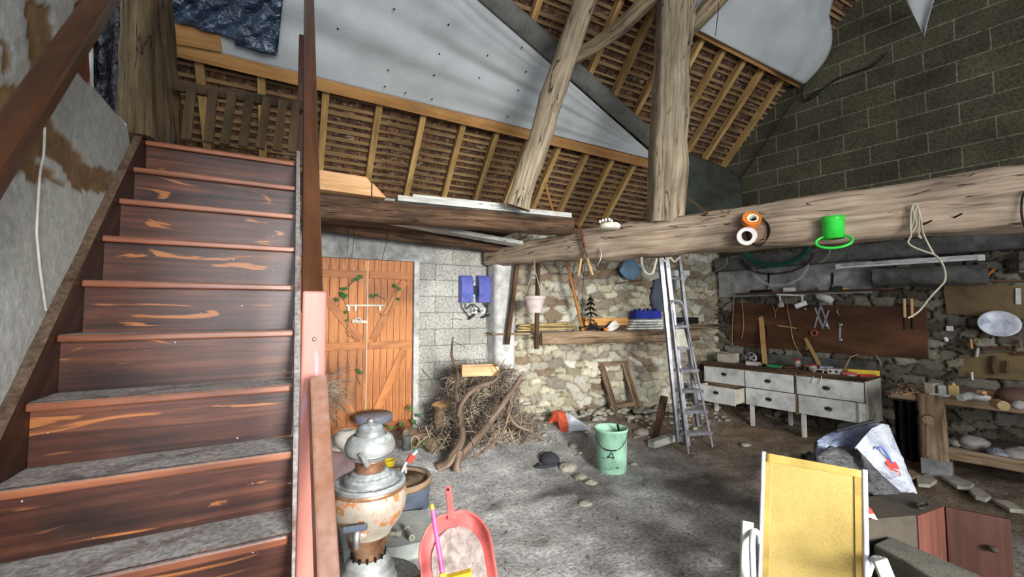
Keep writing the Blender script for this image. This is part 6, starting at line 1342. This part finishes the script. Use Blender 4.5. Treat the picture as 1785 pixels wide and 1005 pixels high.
# cables on the gable
cg = T('gable_cable', 'black electric cable with an inline switch on the block gable wall', 'cable', AW(1470, 175, .03))
tubeW(((1546, 92), (1535, 103), (1518, 116), (1490, 126), (1462, 136), (1445, 147), (1428, 160)), .011, 'black_plastic', cg, 'lead', .03, sub=5)
tubeW(((1427, 159), (1413, 172)), .028, 'black_plastic', cg, 'inline_switch', .03)
tubeW(((1412, 173), (1403, 176), (1398, 170), (1399, 155), (1406, 143)), .009, 'black_plastic', cg, 'lead', .03, sub=5)
mb = MB(); mb.tube([AW(1402, 146, .08), AW(1345, 232, .05), AW(1290, 312, .05)], .010, 7); mb.build('slanting_cable', 'black_plastic', label='straight black cable slanting down the gable from the purlin end', cat='cable')
mb = MB(); mb.tube([AD(x, y, 4.2) for x, y in ((1253, 5), (1251, 30), (1247, 62))], .004, 5); mb.build('hanging_wire', 'iron_dark', label='thin wire hanging from the brace in front of the upper membrane', cat='wire')
# ================================================================= WORKBENCH
A2 = AF(1628, 829); 
def wf(x, y, off=0): return AP(x, y, A2+WN*off, WN)
zbt = wf(1650, 692).z; wbn = T('workbench', 'heavy rough wooden workbench with a leg vice against the right wall', 'workbench', A2)
U0 = (wf(1548, 690)-A2).dot(WD); U1 = 2.2; dpt = abs((A2-WP).dot(WN))-.06
def wbx(u0, u1, o0, o1, z0, z1, mat, name, timber=False, parent=wbn, seed=1, **k):
    c = V3((A2.x, A2.y, 0))+WD*((u0+u1)/2)-WN*((o0+o1)/2); mb = MB()
    if timber:
        a = V3((A2.x, A2.y, 0))+WD*u0-WN*((o0+o1)/2)+V3((0, 0, (z0+z1)/2)); mb.timber([a, a+WD*(u1-u0)], [o1-o0]*2, [z1-z0]*2, seed=seed, amp=.012, n=28, pw=9, step=.06)
    else: mb.box(c+V3((0, 0, (z0+z1)/2)), (u1-u0, o1-o0, z1-z0), R_W)
    return mb.build(name, mat, parent=parent, **k)
wbx(U0, U1, 0, dpt*.5, zbt-.075, zbt, 'workbench', 'top_plank', True, seed=3); wbx(U0+.03, U1, dpt*.5, dpt, zbt-.07, zbt-.008, 'workbench', 'top_plank', True, seed=9)
ul0, ul1 = (wf(1603, 760)-A2).dot(WD), (wf(1650, 760)-A2).dot(WD); zl0 = wf(1628, 802).z
a = V3((A2.x, A2.y, 0))+WD*((ul0+ul1)/2)-WN*.05
mb = MB(); mb.timber([a+V3((0, 0, zl0)), a+V3((0, 0, zbt+.01))], [.15, .15], [ul1-ul0]*2, up_=WD, seed=5, amp=.01, n=28, pw=9, step=.05); mb.build('leg', 'workbench', parent=wbn)
wbx(ul0, ul1+.02, -.03, .13, floorz(A2.x, A2.y)-.02, zl0+.01, 'concrete', 'block_foot', bevel=.006)
for u in (U0+.12, U1-.1): wbx(u, u+.09, dpt-.16, dpt-.07, floorz(A2.x, A2.y)-.02, zbt-.07, 'oak_dark', 'leg')
wbx(U1-.12, U1-.02, .02, .12, 0, zbt-.07, 'oak_dark', 'leg')
vs_ = wf(1619, 731, .1); mb = MB(); mb.tube([vs_-WN*.14, vs_+WN*.03], [.03, .042], 14); mb.build('vice_screw', 'workbench', parent=wbn)
mb = MB(); mb.tube([wf(1615, 736, .1), wf(1616, 792, .1)], .014, 10); mb.build('vice_bar', 'workbench', parent=wbn)
zst = wf(1660, 792).z; wbx(ul1-.06, U1, .0, .07, zst-.05, zst+.06, 'workbench', 'stretcher', True, seed=15); wbx(ul1-.05, U1, .07, dpt-.05, zst-.02, zst+.01, 'oak_dark', 'lower_shelf')
def wt(x, y, dz=0): return AZ(x, y, zbt+dz)
def wti(name, lbl, cat, mat, x0, y0, x1, y1, w_, h, dz=0, bevel=.004): mb = MB(); mb.bar(wt(x0, y0, h/2+dz), wt(x1, y1, h/2+dz), w_, h); return mb.build(name, mat, label=lbl, cat=cat, bevel=bevel)
wti('white_carton', 'white carton standing on the workbench, left one of two', 'box', 'card', 1617, 676, 1632, 678, .1, .11); wti('white_carton', 'pale grey-white carton beside the yellow bottle on the workbench', 'box', 'concrete_light', 1633, 679, 1647, 680, .1, .10)
wti('plastic_tray', 'flat white plastic tray lying in front of the cartons', 'tray', 'white_plastic', 1624, 686, 1652, 690, .08, .02)
p = wt(1663, 690); yb = T('glue_bottle', 'square yellow bottle with a small spout on the workbench', 'bottle', p)
mb = MB(); mb.box(p+V3((0, 0, .05)), (.07, .06, .10), R_W); mb.build('body', 'pipe_yellow', parent=yb, bevel=.008); mb = MB(); mb.lathe([(.02, 0), (.012, .012), (.005, .028), (0, .03)], p+V3((0, 0, .10)), 14); mb.build('cap', 'pipe_yellow', parent=yb)
mb = MB(); mb.tube([wt(1674, 693, .035), wt(1690, 690, .045), wt(1708, 692, .045), wt(1727, 696, .035)], [.03, .034, .032, .028], 16, sub=4); mb.build('caulk_tube', 'concrete_light', label='long grey-white tube lying on the workbench', cat='tube')
mb = MB(); mb.tube([wt(1728, 700, .03), wt(1738, 703, .03)], [.02, .036], 16); mb.tube([wt(1738, 703, .03), wt(1750, 707, .03)], .038, 20, caps=True); mb.build('roll', 'rope_tan', label='round tan roll lying end-on beside the grey tube', cat='roll')
hp_ = T('hand_plane', 'pale wooden hand plane on the back of the workbench', 'plane', wt(1722, 686)); mb = MB(); mb.bar(wt(1704, 686, .035), wt(1738, 690, .035), .06, .07); mb.build('body', 'handle_wood', parent=hp_, bevel=.006); mb = MB(); mb.tube([wt(1714, 686, .07), wt(1716, 684, .13)], [.02, .014], 10); mb.build('horn', 'handle_wood', parent=hp_)
mb = MB(); mb.blob(wt(1768, 692, .05), (.14, .12, .08), seed=4, amp=.2); mb.build('dark_rag', 'leather', label='dark brown rag heaped at the right end of the workbench', cat='rag')
mb = MB(); mb.blob(wt(1776, 706, .02), (.08, .05, .035), seed=8, amp=.2); mb.build('white_rag', 'rag', label='crumpled white rag at the front right of the workbench', cat='rag')
mb = MB(); mb.lathe([(0, .012), (.03, .012), (.055, .02), (.06, .016), (.03, 0), (0, 0)], wt(1593, 680, .01), 22); mb.build('metal_dish', 'steel', label='small shiny metal dish at the left end of the workbench', cat='dish')
mb = MB(); r = random.Random(9)
for k in range(60): p = wt(r.uniform(1562, 1602), r.uniform(668, 684), r.uniform(.0, .05)); mb.blob(p, (r.uniform(.01, .022), r.uniform(.008, .014), r.uniform(.006, .012)), seed=k, amp=.3, nu=7, nv=5)
mb.build('rubble_heap', 'workbench', label='small heap of rubble and scraps on the left end of the workbench', cat='rubble', kind='stuff')
wti('brown_offcut', 'short brown offcut on the left end of the workbench', 'wood scrap', 'workbench', 1548, 684, 1560, 688, .06, .03); wti('scrap_lath', 'thin pale lath on the workbench pointing at the metal dish', 'lath', 'handle_wood', 1575, 687, 1612, 679, .02, .012)
for i, (x, y, s_, m_, lbl) in enumerate(((1668, 776, .07, 'stone_pale', 'grey stone on the lower shelf of the workbench next to the leg'), (1695, 780, .11, 'rag', 'large grey rag on the lower workbench shelf'), (1740, 796, .08, 'bag_white', 'crumpled white paper on the lower workbench shelf'), (1775, 800, .10, 'rag', 'pale bundle on the lower workbench shelf by the right edge'))):
    p = AZ(x, y, zst+.02); mb = MB(); mb.blob(p+V3((0, 0, s_*.4)), (s_*1.2, s_, s_*.6), seed=i+30, amp=.3); mb.build(('stone', 'rag', 'paper', 'bundle')[i], m_, label=lbl, cat=('stone', 'rag', 'paper', 'bundle')[i])
mb = MB(); mb.tube([AF(1563, 800, .0)+V3((.0, .3, .0)), AF(1563, 800)+V3((0, .3, .52))], .025, 12); mb.build('white_post', 'white_legs', label='thin pale post in the dark gap between dresser and workbench', cat='post')
def infill(u, v):
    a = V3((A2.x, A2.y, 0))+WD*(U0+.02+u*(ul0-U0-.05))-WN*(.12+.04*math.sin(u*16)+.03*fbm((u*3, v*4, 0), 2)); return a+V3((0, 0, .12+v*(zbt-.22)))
mb = MB(); mb.sheet(infill, 40, 30); mb.build('dark_infill', 'dark_void', label='dark folded cloth hanging under the left end of the workbench', cat='infill', solid=.003)  # near-black wavy sheet filling the space between bench end and leg
for i, (P, lbl) in enumerate(((((1597, 832), (1618, 824), (1634, 836), (1620, 844), (1600, 842)), 'pale broken slab nearest the foot of the workbench'), (((1640, 828), (1662, 826), (1698, 842), (1690, 849), (1668, 846)), 'flat grey slab on the ground before the workbench'), (((1686, 848), (1708, 850), (1728, 864), (1718, 869), (1700, 864)), 'pale rectangular slab farthest right on the ground'), (((1565, 822), (1590, 818), (1606, 828), (1580, 836)), 'brown slab between white bag and workbench'), (((1730, 868), (1760, 872), (1785, 888), (1760, 886)), 'rough slab at the right edge of the ground'))):
    z_ = AF(*P[0]).z+.035; mb = MB(); mb.prism([AZ(x, y, z_) for x, y in P][::-1], (0, 0, -.03)); mb.build('stone_slab', 'stone_pale' if i != 3 else 'workbench', label=lbl, cat='slab', bevel=.004)
# ================================================================= RIGHT FOREGROUND
# yellow folding garden chair
tl_, tr_ = AZ(1331, 790, .90), AZ(1507, 822, .90)
dL, dR = (tl_-O).dot(fw), (tr_-O).dot(fw)
bl2, br3 = AD(1324.5, 1010, dL-.10), AD(1510.5, 1010, dR-.10)
ext = 1.35; bl2 = tl_+(bl2-tl_)*ext; br3 = tr_+(br3-tr_)*ext
ch = T('garden_chair', 'folding garden chair with faded yellow mesh back and white tube frame', 'chair', V3(((tl_.x+tr_.x)/2, (tl_.y+tr_.y)/2, 0)))
nn = (tr_-tl_).cross(bl2-tl_).normalized(); nn = nn if nn.dot(fw) < 0 else -nn
for a, b_ in ((tl_, bl2), (tr_, br3)):
    mb = MB(); mb.tube([a+(a-b_).normalized()*.01, b_], .0105, 12); mb.build('frame_tube', 'white_metal', parent=ch)
def slf(u, v):
    p = (tl_.lerp(tr_, .02+u*.96)).lerp(bl2.lerp(br3, .02+u*.96), v); return p-nn*(.018*math.sin(u*PI)*math.sin(min(1, v*1.2)*PI*.5))
mb = MB(); mb.sheet(slf, 30, 30); bkp = mb.build('backrest', 'sling', parent=ch, solid=.003)
for (u0, u1, v0, v1) in ((0, 1, -.008, .045), (0, .075, .045, 1), (.925, 1, .045, 1)):
    mb = MB(); mb.sheet(lambda u, v: slf(u0+(u1-u0)*u, v0+(v1-v0)*v)+nn*.004, 16, 16); mb.build('hem', 'sling_hem', parent=bkp, solid=.002)
mb = MB(); mb.tube([bl2, br3], .010, 10); mb.build('frame_tube', 'white_metal', parent=ch)
seatv = -V3((fw.x, fw.y, 0)).normalized()*.42
mb = MB(); s0, s1 = bl2+V3((0, 0, .02)), br3+V3((0, 0, .02)); mb.sheet(lambda u, v: s0.lerp(s1, u)+seatv*v+V3((0, 0, -.02*math.sin(u*PI))), 14, 14); mb.build('seat', 'sling', parent=ch, solid=.003)
for s_, sg in ((s0, -1), (s1, 1)):
    mb = MB(); mb.tube([s_+seatv, s_-seatv*.2], .010, 10); mb.build('seat_tube', 'white_metal', parent=ch)
    for q, z_ in ((s_+seatv*.95, 0), (s_-seatv*.1, 0)):
        mb = MB(); mb.tube([q, V3((q.x, q.y, 0))], .011, 10); mb.build('leg', 'white_metal', parent=ch)
al = [AD(1325, 955, dL-.05), AD(1321, 930, dL-.09), AD(1314, 926, dL-.14), AD(1311, 945, dL-.2), AD(1312, 985, dL-.24), AD(1313, 1040, dL-.24)]
mb = MB(); mb.tube(al, .013, 10, sub=5); mb.build('armrest', 'white_metal', parent=ch)
al = [AD(1512, 1000, dR-.05), AD(1520, 978, dR-.09), AD(1532, 974, dR-.12), AD(1540, 985, dR-.16), AD(1545, 1020, dR-.2)]
mb = MB(); mb.tube(al, .014, 10, sub=5); mb.build('armrest', 'white_metal', parent=ch)
mb = MB(); mb.bar(AD(1303, 908, dL-.12), AD(1297, 1060, dL-.22), .052, .018, up_=fw); mb.build('worn_board', 'painted_board', label='worn white-painted board standing beside the left arm of the yellow chair', cat='board', bevel=.003)
mb = MB(); mb.bar(AD(1533, 974, dR-.25), AD(1560, 1040, dR-.27), .05, .018, up_=fw); mb.build('worn_board', 'painted_board', label='worn pale board end by the right arm of the yellow chair', cat='board', bevel=.003)
# cabinet with open door
zc_ = .60
cab = T('cabinet', 'small brown wooden cabinet with its door swung open, standing on the ground', 'cabinet', V3((AZ(1590, 890, zc_).x, AZ(1590, 890, zc_).y, 0)))
Cc = [AZ(x, y, zc_) for x, y in ((1500, 906), (1597, 898), (1645, 881), (1592, 857), (1500, 866))]
mb = MB(); mb.prism(Cc[::-1], (0, 0, -zc_)); mb.build('carcass', 'cab_grey', parent=cab, bevel=.003)
fn_ = (Cc[2]-Cc[1]).cross(V3((0, 0, 1))).normalized(); fn_ = fn_ if fn_.dot(O-Cc[1]) > 0 else -fn_
mb = MB(); mb.prism([Cc[1], Cc[2], Cc[2]-V3((0, 0, zc_-.01)), Cc[1]-V3((0, 0, zc_-.01))], fn_*.006); mb.build('side_panel', 'cabinet_wood', parent=cab)
dq = AZ(1759, 903, zc_); dd2 = (dq-Cc[2]).normalized(); dn2 = dd2.cross(V3((0, 0, 1))).normalized(); dn2 = dn2 if dn2.dot(O-dq) > 0 else -dn2
mb = MB(); mb.prism([Cc[2]+dd2*.004, dq, dq-V3((0, 0, zc_-.02)), Cc[2]+dd2*.004-V3((0, 0, zc_-.02))], dn2*.018); dor = mb.build('door', 'door_panel', parent=cab, bevel=.002)
mb = MB(); kp = AP(1728, 953, dq+dn2*.018, dn2); mb.lathe([(.008, 0), (.008, .012), (.02, .018), (.02, .026), (0, .03)], kp, 20, R=rm(dd2, dn2), sq=.75); mb.build('knob', 'iron_dark', parent=dor)
mb = MB(); c = AZ(1608, 881, zc_+.012); mb.tube([c+V3((.045*math.cos(t), .018*math.sin(t), 0)) for t in [k*2*PI/24 for k in range(24)]], .006, 8, closed=True); mb.build('oval_handle', 'iron_dark', label='black oval metal handle lying on top of the brown cabinet', cat='ring')  # oval handle lying loose on the cabinet top
# grey cushion
zf = .52
mb = MB(); mb.prism([AZ(x, y, zf) for x, y in ((1521, 946), (1552, 933), (1730, 1010), (1690, 1050), (1569, 972))][::-1], (0, 0, -.14)); mb.build('foam_cushion', 'foam_grey', label='long grey foam cushion in front of the brown cabinet', cat='cushion', bevel=.012)
mb = MB(); q = [AZ(x, y, zf) for x, y in ((1540, 950), (1700, 1030))]; m_ = (q[0]+q[1])/2; mb.box((m_.x, m_.y, (zf-.15)/2), (.3, .28, zf-.16)); mb.build('crate', 'oak_grey', label='dark crate under the grey foam cushion', cat='crate')
# woven bag
dB = 2.45
bg_ = T('woven_bag', 'large crumpled grey and white woven bag slumped over the cabinet', 'bag', AD(1540, 903, dB))
sack([((1424, 768, .12), (1440, 758, .18), (1470, 747, .22), (1500, 740, .25), (1522, 736, .22), (1547, 739, .15)), ((1426, 800, .0), (1440, 785, .05), (1462, 774, .1), (1478, 786, .08), (1492, 779, .02), (1510, 770, .02))], dB+.05, .05, 4).build('inner_lining', 'bag_blue', parent=bg_)
wsd = sack([((1490, 780, .0), (1505, 762, .02), (1520, 746, .08), (1538, 738, .13), (1549, 740, .15)), ((1530, 834, -.05), (1560, 858, -.06), (1585, 878, -.07), (1606, 893, -.08), (1612, 893, -.08))], dB, .03, 6).build('printed_side', 'bag_white', parent=bg_)
sack([((1423, 796, .0), (1450, 776, .04), (1478, 787, .05), (1492, 779, .0), (1530, 820, -.05), (1572, 858, -.07), (1608, 891, -.09)), ((1428, 818, .0), (1450, 838, -.02), (1475, 862, -.04), (1505, 904, -.06), (1530, 905, -.08), (1560, 903, -.09), (1604, 894, -.09))], dB, .07, 8, n=36).build('grey_side', 'bag_grey', parent=bg_)
mb = MB(); mb.tube([AD(x, y, dB+e) for x, y, e in ((1456, 751, .16), (1480, 744, .18), (1504, 738, .2), (1522, 734, .2))], .011, 8); mb.build('black_hem', 'black_plastic', parent=bg_)
mb = MB(); mb.tube([AD(x, y, dB-.0+e) for x, y, e in ((1423, 770, .08), (1421, 790, .0), (1425, 806, -.03))], .009, 8); mb.build('strap', 'black_plastic', parent=bg_)
def onside(x, y): return AD(x, y, dB-.075-((x-1530)/80)*.04+.05)
mb = MB(); mb.tube([onside(x, y) for x, y in ((1529, 783), (1532, 779), (1537, 780), (1545, 790), (1553, 803), (1556, 806))], .005, 6, sub=4); mb.build('blue_print_mark', 'blue_print', parent=wsd)
for P in (((1541, 800), (1549, 799), (1558, 815), (1551, 818)), ((1552, 803), (1562, 805), (1569, 818), (1559, 816)), ((1560, 818), (1569, 822), (1570, 830), (1563, 826)), ((1549, 812), (1555, 812), (1560, 822), (1556, 823))):
    mb = MB(); mb.prism([onside(x, y) for x, y in P], fw*.002); mb.build('red_print_mark', 'red_print', parent=wsd)
mb = MB(); mb.prism([AD(x, y, dR+.15) for x, y in ((1509, 878), (1520, 888), (1524, 896), (1510, 898))], fw*.004); mb.build('red_packaging', 'red_bright', label='scrap of bright red packaging just right of the yellow chair', cat='packaging')
mb = MB(); mb.prism([AD(x, y, dR+.14) for x, y in ((1510, 897), (1524, 895), (1530, 906), (1512, 900))], fw*.004); mb.build('white_packaging', 'white_plastic', label='scrap of white packaging under the red one beside the chair', cat='packaging')
mb = MB(); p = AF(1412, 806); mb.blob(p+V3((0, 0, .04)), (.09, .07, .06), seed=44, amp=.4); mb.build('dark_rag', 'iron_dark', label='small dark rag on the dirt just left of the woven bag', cat='rag')
# ================================================================= LIGHT
w = bpy.data.worlds.new('world'); bpy.context.scene.world = w; w.use_nodes = True
bg = w.node_tree.nodes['Background']; bg.inputs[0].default_value = lin((225, 235, 255)); bg.inputs[1].default_value = .9
def area(name, loc, tgt, sx, sy, power, col=(1, 1, 1)):
    l = bpy.data.lights.new(name, 'AREA'); l.shape = 'RECTANGLE'; l.size = sx; l.size_y = sy; l.energy = power; l.color = col
    o = bpy.data.objects.new(name, l); C.objects.link(o); o.location = loc; o.rotation_euler = (V3(tgt)-V3(loc)).to_track_quat('-Z', 'Y').to_euler(); return o
area('doorway_light', (1.0, -4.6, 2.4), (1.8, 3.5, 1.2), 5.5, 3.2, 410, (.97, .99, 1))
l2 = area('low_fill_light', (1.4, -3.2, 1.9), (1.9, 4.5, .3), 1.6, 1.2, 112, (1, .99, .96)); l2.data.spread = math.radians(60)  # narrow fill lamp added to brighten the floor and pier foot, no window here
sc = bpy.context.scene; sc.view_settings.view_transform = 'Standard'; sc.view_settings.look = 'None'; sc.view_settings.exposure = 0
